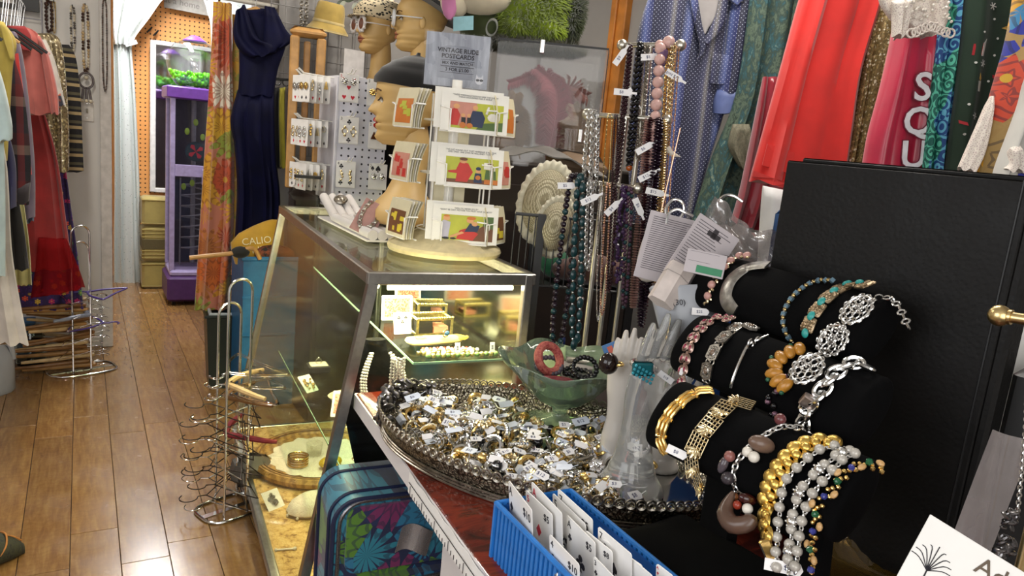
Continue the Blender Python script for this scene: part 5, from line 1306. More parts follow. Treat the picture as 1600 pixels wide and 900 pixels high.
# acrylic box with feathers
ac = PD(845, 250, 2.86)
acb = thing('acrylic_box', 'large clear acrylic display box with black corner clips', 'display box', (ac.x, ac.y, CABZ), R(-30))
aw, ad, ah = .40, .24, .44
AP = pane('acrylic sheet', (.95, .95, .95), .015, .02)
for nm, a, b in (('front_sheet', (-aw / 2, -ad / 2, 0), (aw / 2, -ad / 2 + .004, ah)), ('back_sheet', (-aw / 2, ad / 2 - .004, 0), (aw / 2, ad / 2, ah)), ('side_sheet', (-aw / 2, -ad / 2 + .004, 0), (-aw / 2 + .004, ad / 2 - .004, ah)), ('side_sheet', (aw / 2 - .004, -ad / 2 + .004, 0), (aw / 2, ad / 2 - .004, ah)), ('top_sheet', (-aw / 2, -ad / 2, ah), (aw / 2, ad / 2, ah + .005))):
 part(acb, nm, MB().bbox(a, b), AP, False)
part(acb, 'edge_strip', MB().bbox((-aw / 2, -ad / 2 - .002, ah), (aw / 2, -ad / 2, ah + .007)), BLACKP, False)
part(acb, 'edge_strip', MB().bbox((aw / 2 - .001, -ad / 2 - .002, 0), (aw / 2 + .002, -ad / 2, ah)), BLACKP, False)
for x, z in ((-.04, ah - .01), (.13, .13), (aw / 2 - .02, .03)): part(acb, 'corner_clip', MB().bev((x, -ad / 2 - .008, z), (.018, .016, .05), .003), CHROME)
PINKF = fab('dusty pink plume', '#8a4a52', .8, .25); FAWN = fab('fawn plume', '#94806e', .9, .25); BLUSH = fab('blush plume', '#8e6058', .9, .2)
def plume(t, base, tip, bow, w, m_, n=60, seed=0):
 rg = random.Random(seed)
 P = curve([base, Vector(base).lerp(Vector(tip), .5) + Vector(bow), tip], 20)
 part(t, 'quill', MB().tube(P, [.003 * (1 - i / 22) + .0006 for i in range(21)], 5), m_)
 mb = MB()
 for i in range(n):
  f = .12 + .88 * i / n; k = min(int(f * 20), 19); p = P[k].lerp(P[k + 1], f * 20 - k); d = (P[k + 1] - P[k]).normalized()
  L = w * math.sin(min(1, f * 1.15 + .1) * PI * .8 + .3) * rg.uniform(.8, 1.1)
  for s in (-1, 1):
   for j in range(5):
    sd = d.cross(Vector((0, 1, 0))).normalized() * s; y = Vector((0, rg.uniform(-.6, .6), 0))
    e = p + (sd + d * .45 + y).normalized() * L; mid = p.lerp(e, .55) + d * L * .12; e2 = e - Vector((0, 0, L * rg.uniform(.2, .5)))
    q = d * .0011
    mb.add([p - q, p + q, mid + q, mid - q, e2], [(0, 1, 2, 3), (3, 2, 4)])
 part(t, 'barbs', mb, m_, False, kind='stuff')
for i, (b, tp, bow, w, m_, lb) in enumerate((((.02, .0, .02), (-.15, .02, .30), (.06, 0, .16), .07, PINKF, 'arching dusty pink ostrich plume on the left inside the acrylic box'), ((.02, -.03, .02), (-.05, 0, .36), (.05, 0, .08), .08, PINKF, 'tall dusty pink ostrich plume in the middle of the acrylic box'), ((.04, .02, .02), (.15, .0, .28), (-.03, 0, .14), .085, BLUSH, 'blush plume curling right inside the acrylic box'), ((-.08, .02, .02), (-.12, -.02, .26), (-.03, 0, .02), .1, FAWN, 'fawn marabou plume low on the left in the acrylic box'), ((.08, -.03, .02), (.10, -.03, .24), (.04, 0, .02), .1, FAWN, 'fawn marabou plume low on the right in the acrylic box'))):
 M_ = acb.matrix_basis
 t = thing('feather', lb, 'feather', M_ @ Vector((0, 0, .003)), R(-30), 'feathers in the acrylic box')
 plume(t, b, tp, bow, w, m_, 230, i)
# plush creatures on the acrylic box
def fur(t, mb_balls, m_, n, L, seed=1, name='fur'):
 rg = random.Random(seed); mb = MB()
 tot = sum(b[1] ** 2 for b in mb_balls)
 for (c, r, sc) in mb_balls:
  for i in range(int(n * r * r / tot)):
   z = rg.uniform(-1, 1); a = rg.uniform(0, 6.283); q = math.sqrt(1 - z * z)
   d = Vector((q * math.cos(a), q * math.sin(a), z)); p = Vector(c) + Vector((d.x * sc[0], d.y * sc[1], d.z * sc[2])) * r
   s = d.orthogonal().normalized() * L * .12; e = p + (d + Vector((rg.uniform(-.5, .5), rg.uniform(-.5, .5), rg.uniform(-.9, .1)))).normalized() * L
   mb.add([p - s, p + s, e], [(0, 1, 2)])
 part(t, name, mb, m_, False, kind='stuff')
def lumps(balls):
 mb = MB()
 for c, r, sc in balls: mb.ball(c, r, 18, 10, sc)
 return mb
LIME = fab('lime green fur', '#6f8212', .95, .3); MOSS = fab('dark moss fur', '#2c3512', .95, .3)
pl0 = PD(828, 78, 2.88)
gb = [((-.03, 0, .12), .12, (1, .7, 1.05)), ((.05, .0, .13), .10, (.8, .7, 1.1)), ((0, -.02, .24), .12, (1.1, .7, .8)), ((-.06, -.02, .05), .06, (1, 1, .8)), ((.06, -.02, .05), .06, (1, 1, .8))]
t = thing('plush_toy', 'shaggy lime green plush creature sitting on the acrylic box', 'plush toy', (pl0.x, pl0.y, CABZ + ah + .006 + .03), R(-30))
part(t, 'body', lumps(gb), LIME); fur(t, gb, LIME, 9000, .03, 2)
sd = [((.15, .02, .12), .055, (.7, .8, 1.9)), ((-.15, .03, .12), .055, (.7, .8, 1.9))]
part(t, 'arm', lumps(sd[:1]), MOSS); part(t, 'arm', lumps(sd[1:]), MOSS); fur(t, sd, MOSS, 3500, .03, 4, 'arm_fur')
t = thing('moss_mat', 'dark mossy mat under the green plush creature', 'mat', (pl0.x, pl0.y, CABZ + ah + .006), R(-30))
ml = [((-.1, 0, .012), .07, (1.3, 1.2, .2)), ((.0, 0, .012), .08, (1.3, 1.2, .2)), ((.12, 0, .012), .07, (1.2, 1.2, .2))]
part(t, 'pad', lumps(ml), MOSS); fur(t, ml, fab('moss tufts', '#3a3a1c', .95, .4), 4500, .03, 6, 'tufts')
CREAM = fab('cream plush', '#c8bda4', .9); PINKP = fab('pink plush', '#b06a92', .8)
p2 = PD(740, 12, 2.8)
t = thing('plush_toy', 'cream plush creature with a long pink tongue at the top edge', 'plush toy', (p2.x, p2.y, CABZ + ah + .03), R(-30))
zz = p2.z - (CABZ + ah + .03)
part(t, 'muzzle', lumps([((.02, 0, zz + .05), .1, (1.3, .7, .75)), ((-.07, -.02, zz + .01), .055, (1, .8, 1.1))]), CREAM)
part(t, 'body', lumps([((.03, .05, zz * .4), .07, (1.2, .8, 1.3))]), MOSS)
part(t, 'tongue', MB().loft([[(-.09 + .028 * w * math.cos(a) + dx, -.055 + .016 * math.sin(a), zz + z) for a in [2 * PI * k / 18 for k in range(18)]] for z, w, dx in ((.08, .9, .0), (.03, 1.05, 0), (-.02, 1.0, .004), (-.045, .75, .006), (-.06, .3, .008))]), PINKP, 60)
q = PD(724, 38, 2.74)
solo('sticky_note', MB().sheet(lambda u, v: ((u - .5) * .075, -.004 * math.sin(3 * u), (v - .5) * .05 + .006 * u), 8, 4, .0008), mat('pale blue paper', '#86b3bb', .6), 'pale blue paper note above the postcard sign', 'note', q, (0, R(-4), R(-30)))
q = PD(768, 44, 2.72); mb = MB()
for k in range(5): mb.torus((0, .004 * k, .002 * k), .026, .0022, 'y', 24, 5, (.75, 1.1))
solo('cable_coil', mb, mat('grey cable', '#6d6f68', .5), 'small coil of grey cable beside the green plush', 'cable', q, (0, R(8), R(-30)))
# grid panel, hat, chain and greenery on the wall
g0 = PY(420, 130, YC - .03); g1 = PY(600, 0, YC - .03)
gridwall('grid_panel', 'pale wire grid panel on the wall behind the mannequin heads', (g0.x, YC - .03, 1.3), g1.x - g0.x, 1.05, 8, 12, m_=mat('pale grid wire', '#8f8d8c', .4, .4))
YH = fab('yellow straw cloth', '#b0954a', .8, .2)
q = PY(512, 46, YC - .14)
t = thing('hat', 'yellow bucket hat with frayed brim hanging on the wire grid', 'hat', q, 0, rot=(R(8), R(4), 0))
part(t, 'crown', MB().lathe([(.082, .03), (.078, .09), (.07, .128), (.06, .138), (0, .14)], 28), YH)
part(t, 'brim', MB().lathe([(.082, .03), (.105, .0), (.11, -.004), (.106, -.006), (.08, .024)], 28), YH)
part(t, 'fringe', MB().lathe([(.108, -.002), (.113, -.012), (.109, -.014)], 56, wave=lambda q, i: (1, .004 * math.sin(28 * q) * (i > 0))), fab('straw fringe', '#c7b37c', .8, .3))
part(t, 'hat_band', MB().lathe([(.0835, .03), (.085, .036), (.0825, .044)], 28), fab('straw fringe', '#c7b37c', .8, .3))
q = PY(476, -8, YC - .06)
t = thing('necklace', 'chunky dark metal chain hanging on the grid beside the yellow hat', 'necklace', q)
mb = MB()
for i, (p, d) in enumerate(along(curve([(-.01, 0, 0), (-.014, 0, -.1), (0, 0, -.19), (.014, 0, -.1), (.01, 0, 0)], 40), .016)): mb.torus(p, .009, .0032, 'y' if i % 2 else 'x', 12, 5)
part(t, 'chain', mb, TARN)
q = PY(566, 6, YC - .12)
t = thing('artificial_plant', 'dark green artificial leaves on the wire grid above the leopard cap', 'plant', q)
LEAF = mat('dark leaf', '#33402c', .55, 0, .3)
part(t, 'stem', MB().tube([(-.12, 0, 0), (0, -.02, .02), (.12, 0, -.01)], .004, 6), LEAF)
for k in range(16):
 x = ru(-.12, .12); a = ru(0, 6.28); L = ru(.04, .07)
 part(t, 'leaf', MB().sheet(lambda u, v: (v * L * math.cos(a) + (u - .5) * .022 * math.sin(PI * v) * -math.sin(a) + x, -.02 - .015 * v * v, v * L * math.sin(a) + (u - .5) * .022 * math.sin(PI * v) * math.cos(a)), 3, 6, .0006), LEAF if k % 3 else mat('pale leaf', '#8a8f80', .55), 60)
# low cabinet behind the case
LCZ = 1.15
lc = thing('low_cabinet', 'low dark cabinet behind the far end of the glass case', 'cabinet', (1.30, 3.78, 0), 0)
part(lc, 'carcass', MB().bev((0, 0, LCZ / 2), (.68, .56, LCZ), .006), CABM)
for x in (-.165, .165): part(lc, 'door', MB().bev((x, -.286, LCZ * .5), (.31, .012, LCZ * .86), .004), CABM)
# wooden stand
q = PY(482, 55, 3.75)
t = thing('wooden_stand', 'light wood frame stand rising behind the earring tower', 'stand', (q.x, 3.75, LCZ), R(-10))
hz_ = q.z - LCZ
for x in (-.062, .062): part(t, 'upright', MB().bev((x, 0, hz_ / 2), (.042, .05, hz_ - .02), .006), WOODL)
part(t, 'top_bar', MB().bev((0, 0, hz_ + .01), (.17, .055, .05), .02), WOODL)
part(t, 'rear_upright', MB().bev((.0, .05, hz_ / 2), (.03, .03, hz_ - .05), .005), WOODL)
part(t, 'cross_bar', MB().bev((0, 0, .1), (.12, .03, .05), .005), WOODL)
SKIN = mat('mannequin skin', '#d0ad70', .5, 0, .05, 8)
FRONT = [(-.02, .27), (.03, .35), (.07, .375), (.12, .355), (.15, .345), (.185, .372), (.215, .378), (.235, .355), (.26, .383), (.29, .375), (.32, .35), (.38, .355), (.5, .35), (.56, .365), (.62, .385), (.72, .38), (.82, .33), (.9, .25), (.96, .14), (1, .0)]
BACK = [(-.02, .02), (.1, .08), (.2, .2), (.3, .36), (.45, .48), (.6, .53), (.75, .51), (.86, .42), (.94, .27), (1, .0)]
WID = [(-.02, .10), (.05, .17), (.12, .22), (.22, .275), (.35, .325), (.5, .355), (.65, .375), (.78, .355), (.88, .28), (.95, .18), (1, .0)]
NOSE = [(.30, 0), (.335, .05), (.365, .11), (.39, .115), (.42, .095), (.48, .06), (.54, .03), (.6, 0)]
def head_mb(S):
 n = 40; secs = []
 zs = [-.02 + 1.02 * i / 56 for i in range(57)]
 for z in zs:
  f, b, w, ns = interp(FRONT, z), interp(BACK, z), interp(WID, z), interp(NOSE, z)
  ring = []
  for k in range(n):
   a = 2 * PI * k / n - PI; c, s = math.cos(a), math.sin(a)
   x = (f if c > 0 else b) * math.copysign(abs(c) ** .85, c); y = w * math.copysign(abs(s) ** .9, s)
   if c > 0:
    x += ns * math.exp(-(y / .065) ** 2)
    x -= .05 * math.exp(-((abs(y) - .15) / .07) ** 2) * math.exp(-((z - .5) / .055) ** 2)    # eye sockets
    x += .02 * math.exp(-((abs(y) - .17) / .09) ** 2) * math.exp(-((z - .35) / .07) ** 2)    # cheeks
   ring.append((x * S, y * S, z * S))
  secs.append(ring)
 mb = MB().loft(secs)
 neck = []
 for z, r, cx in ((.25, .19, -.08), (.1, .2, -.10), (-.05, .205, -.11), (-.25, .2, -.10), (-.45, .21, -.08), (-.6, .26, -.06), (-.72, .36, -.05), (-.8, .42, -.05), (-.9, .44, -.05), (-.96, .40, -.05)):
  neck.append([((cx + r * math.cos(a)) * S, r * (1 if z > -.5 else 1.35) * math.sin(a) * S, z * S) for a in [2 * PI * k / 28 for k in range(28)]])
 mb.loft(neck)
 for s in (-1, 1): mb.ball((-.06 * S, s * .365 * S, .45 * S), .1 * S, 10, 8, (.55, .3, 1.05))
 return mb
def lips(t, S, m_):
 for z0, z1, z2, dx in ((.235, .265, .295, 0), (.165, .20, .235, 0)):
  rows = []
  def f(u, v):
   y = (u - .5) * .26; z = lerp(z0, z2, v) + (.018 if z0 > .2 else -.012) * (1 - abs(u - .5) * 2) * (v if z0 > .2 else 1 - v) - .0
   k = 1 - (abs(u - .5) * 2) ** 2
   w = interp(WID, z); fx_ = interp(FRONT, z); x = fx_ * (max(0, 1 - (abs(y) / w) ** (2 / .9))) ** (.425) + .018 * k * math.sin(PI * v) + .003
   return (x * S, y * S, (lerp((z0 + z2) / 2 if False else .235, z, k)) * S)
  part(t, 'lip', MB().sheet(f, 14, 6), m_, 80)
def face_pt(y, z):
 w = interp(WID, z); f = interp(FRONT, z); x = f * (max(0, 1 - (abs(y) / w) ** (2 / .9))) ** .425
 x += interp(NOSE, z) * math.exp(-(y / .065) ** 2) - .05 * math.exp(-((abs(y) - .15) / .07) ** 2) * math.exp(-((z - .5) / .055) ** 2) + .02 * math.exp(-((abs(y) - .17) / .09) ** 2) * math.exp(-((z - .35) / .07) ** 2)
 return x
EYEW = mat('painted eye white', '#d8d2c6', .4); LASH = mat('painted lash', '#2a1a14', .5)
def eyes(t, S):
 for s in (-1, 1):
  part(t, 'painted_eye', MB().sheet(lambda u, v: ((face_pt(s * (.09 + .12 * u), .5 + (v - .5) * .05 * math.sin(PI * u)) + .006) * S, s * (.09 + .12 * u) * S, (.5 + (v - .5) * .05 * math.sin(PI * u)) * S), 8, 4), EYEW, 80)
  part(t, 'painted_iris', MB().ball(((face_pt(s * .15, .5) - .003) * S, s * .15 * S, .5 * S), .02 * S, 8, 6, (.7, 1, 1.1)), LASH)
  part(t, 'eyelash', MB().tube([((face_pt(s * (.08 + .14 * u), .5 + .028 * math.sin(PI * u) + .012 * u) + .012) * S, s * (.08 + .14 * u) * S, (.5 + .028 * math.sin(PI * u) + .012 * u) * S) for u in [i / 8 for i in range(9)]], .008 * S, 5), LASH)
  part(t, 'eyebrow', MB().tube([((face_pt(s * (.06 + .2 * u), .6 + .03 * math.sin(PI * u * .9)) + .006) * S, s * (.06 + .2 * u) * S, (.6 + .03 * math.sin(PI * u * .9)) * S) for u in [i / 8 for i in range(9)]], .009 * S, 5), mat('painted brow', '#5a3c28', .6))
LEOP = NT('leopard print'); v_ = LEOP.co('Object', (1, 1, 1.6)); d_ = LEOP.voro(v_, 55); LEOP.set(LEOP.mix(LEOP.math('LESS_THAN', d_, .38), '#d3c4a4', '#14110f'), .8); LEOPM = LEOP.m
def dome(t, name, S, z0, m_, grow=1.12, pull=(0, 0, 0), flop=0):
 secs = []
 for i in range(14):
  u = i / 13; z = lerp(z0, 1.02, u); zz_ = min(z, 1); k = grow
  f, b, w = interp(FRONT, zz_) * k + .02, interp(BACK, zz_) * k + .02, interp(WID, zz_) * k + .02
  bulge = 1 + flop * math.sin(PI * min(1, u * 1.2)) ** .7
  ring = []
  for j in range(32):
   a = 2 * PI * j / 32; c, s = math.cos(a), math.sin(a)
   ring.append((((f if c > 0 else b) * bulge * c + pull[0] * u) * S, w * bulge * s * S, (z + .06 * u + .04 * c * (1 - u) + pull[2] * u) * S))
  secs.append(ring)
 part(t, name, MB().loft(secs), m_, 70)
LIPM = mat('pale lip paint', '#a96a52', .4)
def glasses(t, S, m_, lens, style):
 for s in (-1, 1):
  c = Vector((.43, s * .17, .50)) * S
  part(t, 'glasses_rim', MB().torus(c, .125 * S, .028 * S, 'x', 24, 7), m_)
  part(t, 'glasses_lens', MB().tube([c + Vector((-.004, 0, 0)), c + Vector((.004, 0, 0))], .115 * S, 20), lens)
  if style: 
   mb = MB()
   for k in range(10): a = 2 * PI * k / 10; mb.ball(c + Vector((0, .14 * S * math.cos(a), .14 * S * math.sin(a))), .034 * S, 7, 5)
   part(t, 'glasses_petals', mb, m_)
  part(t, 'glasses_arm', MB().tube([c + Vector((0, s * .12 * S, .02 * S)), Vector((.3 * S, s * .36 * S, .52 * S)), Vector((-.05 * S, s * .40 * S, .52 * S))], .012 * S, 5), m_)
 part(t, 'glasses_bridge', MB().tube([(.46 * S, -.05 * S, .53 * S), (.47 * S, .05 * S, .53 * S)], .016 * S, 6), m_)
FROST = mat('frosted white plastic', '#d6d2d0', .3)
HD = 3.8
def mannequin(px, py, depth, S, face_deg, label, tilt=0.0):
 chin = PD(px, py, depth)
 base = Vector((chin.x, chin.y, chin.z - .96 * S))
 t = thing('mannequin_head', label, 'mannequin head', base, 0, rot=(0, 0, R(face_deg)))
 return t, chin.z - .96 * S
S1 = .255
t, zb = mannequin(588, 84, HD, S1, 180 - 30.7 + 38, 'tan mannequin head in daisy sunglasses and leopard cap')
def build_head(t, S, lipm, eyes_on=False):
 me = head_mb(S); me.v = [(x, y, z + .96 * S) for x, y, z in me.v]
 h_ = part(t, 'head', me, SKIN, 70)
 t['head_part'] = h_.name
 lips(t, S, lipm)
 if eyes_on: eyes(t, S)
def lift(t, S):
 for c in t.children:
  if c.name != t['head_part']: c.location.z += .96 * S
 del t['head_part']
build_head(t, S1, LIPM)
glasses(t, S1, FROST, mat('amber lens', '#6d4436', .1), True)
dome(t, 'leopard_cap', S1, .62, LEOPM, 1.14, (-.05, 0, .06), .16)
part(t, 'cap_peak', MB().sheet(lambda u, v: (lambda a, r: ((.30 + r * math.cos(a) * .3 - .02) * S1, (r * .36 * math.sin(a)) * S1, (.70 - .06 * v) * S1))(R(-70 + 140 * u), .55 + .55 * v), 14, 4, .004), LEOPM, 60)
lift(t, S1)
def block(label, x, y, z, w=.1, z0=CT):
 solo('pedestal', MB().bev((0, 0, (z - z0) / 2), (w * 2, w * 2, z - z0 - .001), .006), BLACKP, label, 'pedestal', (x, y, z0))
block('black pedestal under the leopard-capped mannequin head', t.location.x, t.location.y, zb, .085, LCZ)
S2 = .272
t, zb2 = mannequin(650, 80, 3.62, S2, 180 - 30.7 + 12, 'tan mannequin head in clear glasses and black-banded straw boater')
build_head(t, S2, LIPM, True)
glasses(t, S2, mat('clear white plastic', '#dcdfe2', .2), pane('clear lens', (.9, .9, .9), .08, .05), False)
STRAW = fab('speckled straw', '#b99a52', .8, .4, vs=120)
hat = part(t, 'boater_hat', MB().lathe([(.0, .16), (.13, .155), (.14, .15), (.142, .02), (.215, .012), (.218, .004), (.14, .0), (.0, .0)], 40), STRAW, loc=(-.07 * S2, 0, .83 * S2), rot=(0, R(-24), 0))
part(hat, 'brim_ribbon', MB().lathe([(.212, .014), (.224, .010), (.224, -.008), (.19, -.006)], 40), BLF)
part(hat, 'hat_band', MB().lathe([(.1425, .03), (.1455, .032), (.1455, .07), (.1425, .072)], 40), BLF)
lift(t, S2)
t2 = t
block('black pedestal under the straw-hatted mannequin head', t.location.x, t.location.y, zb2, .085, LCZ)
S3 = .285
dd3 = (sp_o - EYE).dot(_f) - .06
t, zb3 = mannequin(632, 226, 2.62, S3, 180 - 30.7 + 6, 'large tan mannequin face in profile with red lips and black headscarf')
build_head(t, S3, mat('red lip paint', '#a3161f', .3), True)
dome(t, 'headscarf', S3, .68, BLF, 1.05, (-.1, 0, .03), .06)
part(t, 'scarf_pin', MB().ball((.33 * S3, -.22 * S3, .80 * S3), .012, 8, 6).ball((.34 * S3, -.22 * S3, .74 * S3), .008, 8, 6), SILVER)
lift(t, S3)
if zb3 > CT: block('low black block under the red-lipped mannequin face', t.location.x, t.location.y, zb3, .06)
STRW = NT('cream open weave'); v_ = STRW.co('Object'); w_ = STRW.wave(v_, 60, 2, 2, dir_='Z'); w2_ = STRW.wave(v_, 60, 2, 2, dir_='X')
STRW.set(STRW.ramp(STRW.math('MULTIPLY', w_, w2_), [(.2, '#8d8468'), (.5, '#cbc3a6')]), .8); STRW.bump(w_, .5, .003); STRWM = STRW.m
def bonnet(px, py, depth, r, label, tilt, dz=1.15):
 p = PD(px, py, depth)
 t = thing('bonnet', label, 'hat', p, 0, rot=(R(78), R(tilt), -YAW - R(8)))
 part(t, 'crown', MB().lathe([(r * .9, 0), (r * .85, .03), (r * .6, .06), (r * .3, .075), (0, .08)], 32, sx=1, sy=dz), STRWM)
 part(t, 'ruffle', MB().lathe([(r * .86, .012), (r * 1.0, .02), (r * 1.12, .008), (r * 1.1, .0), (r * .86, -.004)], 110, sx=1, sy=dz, wave=lambda q, i: (1 + .015 * math.sin(27 * q) * (i > 0), .007 * math.sin(27 * q) * (0 < i < 4))), fab('cream ruffle', '#c9c3ac', .8), 80)
bonnet(853, 318, 2.42, .085, 'large cream woven bonnet with pleated ruffle behind the necklaces', 8, 1.5)
bonnet(868, 355, 2.30, .06, 'small cream woven bonnet with curly ruffle in front of the large one', 10, 1.5)
GRYC = fab('grey plastic sheet', '#6b675f', .5)
q = PD(850, 262, 2.6)
solo('storage_bag', MB().sheet(lambda u, v: ((u - .5) * .42, -.12 + .2 * v, .05 * math.sin(PI * u) + .02 * v + .006 * math.sin(20 * u + 4 * v)), 30, 6, .004), GRYC, 'crumpled grey garment bag lying over the wire stand', 'bag', q, (0, R(4), R(-30)))
solo('handbag', MB().bev((0, 0, .0), (.22, .10, .09), .035), fab('tan leather bag', '#6d5334', .5), 'tan leather bag tucked below the feather box', 'bag', PD(900, 258, 2.62), (0, R(6), R(-30)))
bs = PD(846, 345, 2.25)
t = thing('wire_stand', 'black wire stand with slatted basket behind the necklace tree', 'stand', (bs.x, bs.y, 0), R(-28))
hs = bs.z + .02
for x, y in ((0, 0), (.30, 0), (0, .25), (.30, .25)): part(t, 'upright', MB().bbox((x - .012, y - .012, 0), (x + .012, y + .012, hs)), BLACKP, False)
for z in (hs - .005, hs - .22): part(t, 'rail', MB().tube([(-.08, .0, z), (.30, 0, z)], .005, 6), BLACKP)
part(t, 'rail', MB().tube([(.0, .25, hs - .005), (.30, .25, hs - .005)], .005, 6), BLACKP)
wm = MB().tube([(0, 0, hs - .22), (0, 0, hs - .005)], .0022, 5).mesh('basket_wire', BLACKP)
for k in range(18): part(t, 'basket_wire', wm, None, loc=(-.08 + .021 * k, 0, 0))
part(t, 'basket_floor', MB().bbox((-.08, .0, hs - .225), (.30, .25, hs - .22)), BLACKP, False)
solo('cloth_bundle', lumps([((0, 0, .05), .07, (1.5, 1, .7)), ((.1, .0, .04), .06, (1.3, 1, .7)), ((-.08, .02, .04), .05, (1, 1, .7))]), fab('brown print cloth', '#5a3a30', .8, .4), 'brown cloth bundle in the black wire basket', 'cloth', (bs.x + .2, bs.y - .02, hs - .218), (0, 0, R(-28)))
solo('cloth_bundle', lumps([((0, 0, .05), .05, (1.0, 1, 1)), ((.05, .0, .04), .045, (1.0, 1, .7))]), fab('emerald cloth', '#1f6a44', .7), 'emerald green cloth in the black wire basket', 'cloth', (bs.x + .13, bs.y + .10, hs - .218), (0, 0, R(-28)))
# ================================================================ inside the glass case
def inc(name, label, cat, x, y, z, rz=0, rot=None):
 p = KC(x, y, z); return thing(name, label, cat, p, 0, None, rot=(rot if rot else (0, 0, KR + rz)))
S1Z, S2Z, DZ = SH1 + .0005, SH2 + .0005, BASE_Z + .0125
REDB = NT('red card back'); v_ = REDB.co('Object'); REDB.set(REDB.ramp(REDB.voro(v_, 160), [(.3, '#d8604a'), (.6, '#e9b59a')]), .4)
def backcard(label, x, y, z, rx, rz, w=.075, h=.1):
 t = inc('playing_card', label, 'playing card', x, y, z, 0, (R(rx), 0, KR + R(rz)))
 part(t, 'card', MB().prism(card_round(w, h), -.0006, .0006, 'y'), CARD, False, loc=(0, 0, h / 2))
 part(t, 'printed_back', MB().bbox((-w * .4, -.0012, h * .12), (w * .4, -.0006, h * .88)), REDB.m, False)
backcard('red-backed playing card standing at the left of the upper glass shelf', .24, .50, S1Z, -8, 0, .11, .085)
backcard('red-backed playing card standing deeper on the upper glass shelf', .36, .75, S1Z, -8, 10, .11, .085)
GILT = mat('gilt metal', (.80, .66, .30), .3, 1, .3, 150); DARKV = mat('dark velvet', '#17151a', .7)
def trinket(label, x, y, z, w, d, h, rz):
 t = inc('trinket_box', label, 'trinket box', x, y, z, rz)
 part(t, 'box', MB().bev((0, 0, h / 2), (w, d, h), .006), pane('box glass', (.9, .9, .85), .06, .05))
 for sx in (-1, 1): part(t, 'gilt_frame', MB().tube([(sx * w / 2, -d / 2, .003), (sx * w / 2, -d / 2, h), (sx * w / 2, d / 2, h), (sx * w / 2, d / 2, .003)], .005, 6), GILT)
 for zz_ in (.004, h): part(t, 'gilt_frame', MB().tube([(-w / 2, -d / 2, zz_), (w / 2, -d / 2, zz_), (w / 2, d / 2, zz_), (-w / 2, d / 2, zz_)], .005, 6, True), GILT)
 mb = MB()
 for k in range(14): mb.ball((lerp(-w / 2, w / 2, k / 13), -d / 2 - .002, h + .004), .0055, 6, 4); mb.ball((lerp(-w / 2, w / 2, k / 13), d / 2, h + .004), .0055, 6, 4)
 part(t, 'gilt_beading', mb, GILT)
 part(t, 'velvet_pad', MB().bbox((-w * .42, -d * .4, .006), (-w * .05, d * .4, h * .85)), DARKV)
 part(t, 'pink_lining', MB().bbox((w * .0, -d * .4, .006), (w * .42, d * .4, h * .5)), mat('rose lining', '#d8917c', .6))
trinket('gilt-edged glass trinket box on the upper shelf', .30, .33, S1Z, .12, .07, .055, R(4))
trinket('low gilt trinket box deeper on the upper shelf', .38, .56, S1Z, .10, .07, .045, R(-6))
t = inc('earring_card', 'three of clubs earring card leaning on the upper glass shelf', 'earrings', .205, .32, S1Z, 0, (R(-14), 0, KR + R(6)))
playing_card(t, .06, .07, 'c', [(-.2, .25, .2), (.2, .25, .2), (0, .05, .2)]); 
for c_ in t.children: c_.location.z += .036
CRM = fab('cream canvas', '#d2bd78', .7)
t = inc('belt_pouch', 'cream canvas belt pouch with stamped script on the upper shelf', 'pouch', .26, .19, S1Z, R(4))
part(t, 'pouch_body', MB().loft([[(x, w * math.cos(a) * 1.0, .016 + .014 * math.sin(a) * k) for a in [2 * PI * q / 18 for q in range(18)]] for x, w, k in ((-.085, .02, .3), (-.075, .034, .8), (-.03, .036, 1), (.02, .026, 1), (.06, .02, 1), (.09, .014, .8), (.1, .005, .3))]), CRM, 60)
part(t, 'stamped_script', text_mesh('Miss\nSmart', .016, mat('faded stamp', '#8c7a44', .7), .0004), None, loc=(-.05, -.012, .0315), rot=(R(8), 0, R(6)))
mb = MB()
for k in range(2): mb.tube(curve([(.08 + .012 * math.cos(a * 1.0 + k) + .02 * i / 20, .012 * math.sin(a), .02 + .004 * k) for i, a in enumerate([.6 * j for j in range(21)])], 60), .005, 6)
part(t, 'rope_tie', mb, fab('yellow rope', '#c9a83c', .7))
def bead_strip(label, x0, y0, x1, y1, z, r, mats, bow=.0, name='bracelet', cat='bracelet'):
 p = KC((x0 + x1) / 2, (y0 + y1) / 2, z)
 t = thing(name, label, cat, p, KR)
 cx, cy_ = (x0 + x1) / 2, (y0 + y1) / 2
 path = curve([(x0 - cx, y0 - cy_, r), (0, bow, r), (x1 - cx, y1 - cy_, r)], 24)
 for i, m_ in enumerate(mats):
  mb = MB()
  for j, (q, d) in enumerate(along(path, r * 1.9)):
   if j % len(mats) == i: mb.ball(q, r * ru(.85, 1.1), 8, 5)
  part(t, 'beads', mb, m_, kind='stuff')
 return t
PEARL = mat('pearl white', '#e2dcd0', .22, 0, .05); RUBY = mat('garnet bead', '#7a2a24', .2); JADE = mat('jade bead', '#7a9a62', .2); BRZ = mat('bronze bead', (.45, .33, .14), .3, 1)
bead_strip('garnet and pearl bead strand on the upper shelf behind the others', .21, .135, .36, .125, S1Z, .006, [RUBY, PEARL], .004)
bead_strip('grey seed-bead strand on the upper shelf', .2, .115, .38, .105, S1Z, .007, [mat('sage beads', '#8a8a62', .3), PEARL], .004)
bead_strip('bronze charm bracelet on the upper shelf', .18, .09, .36, .085, S1Z, .008, [BRZ, GILT, PEARL], -.004)
bead_strip('row of jade green stones along the upper shelf edge', .20, .062, .42, .06, S1Z, .008, [JADE, GILT], -.002)
t = inc('ring', 'blue cabochon ring lying on the cream pouch', 'ring', .29, .165, S1Z + .036, R(20))
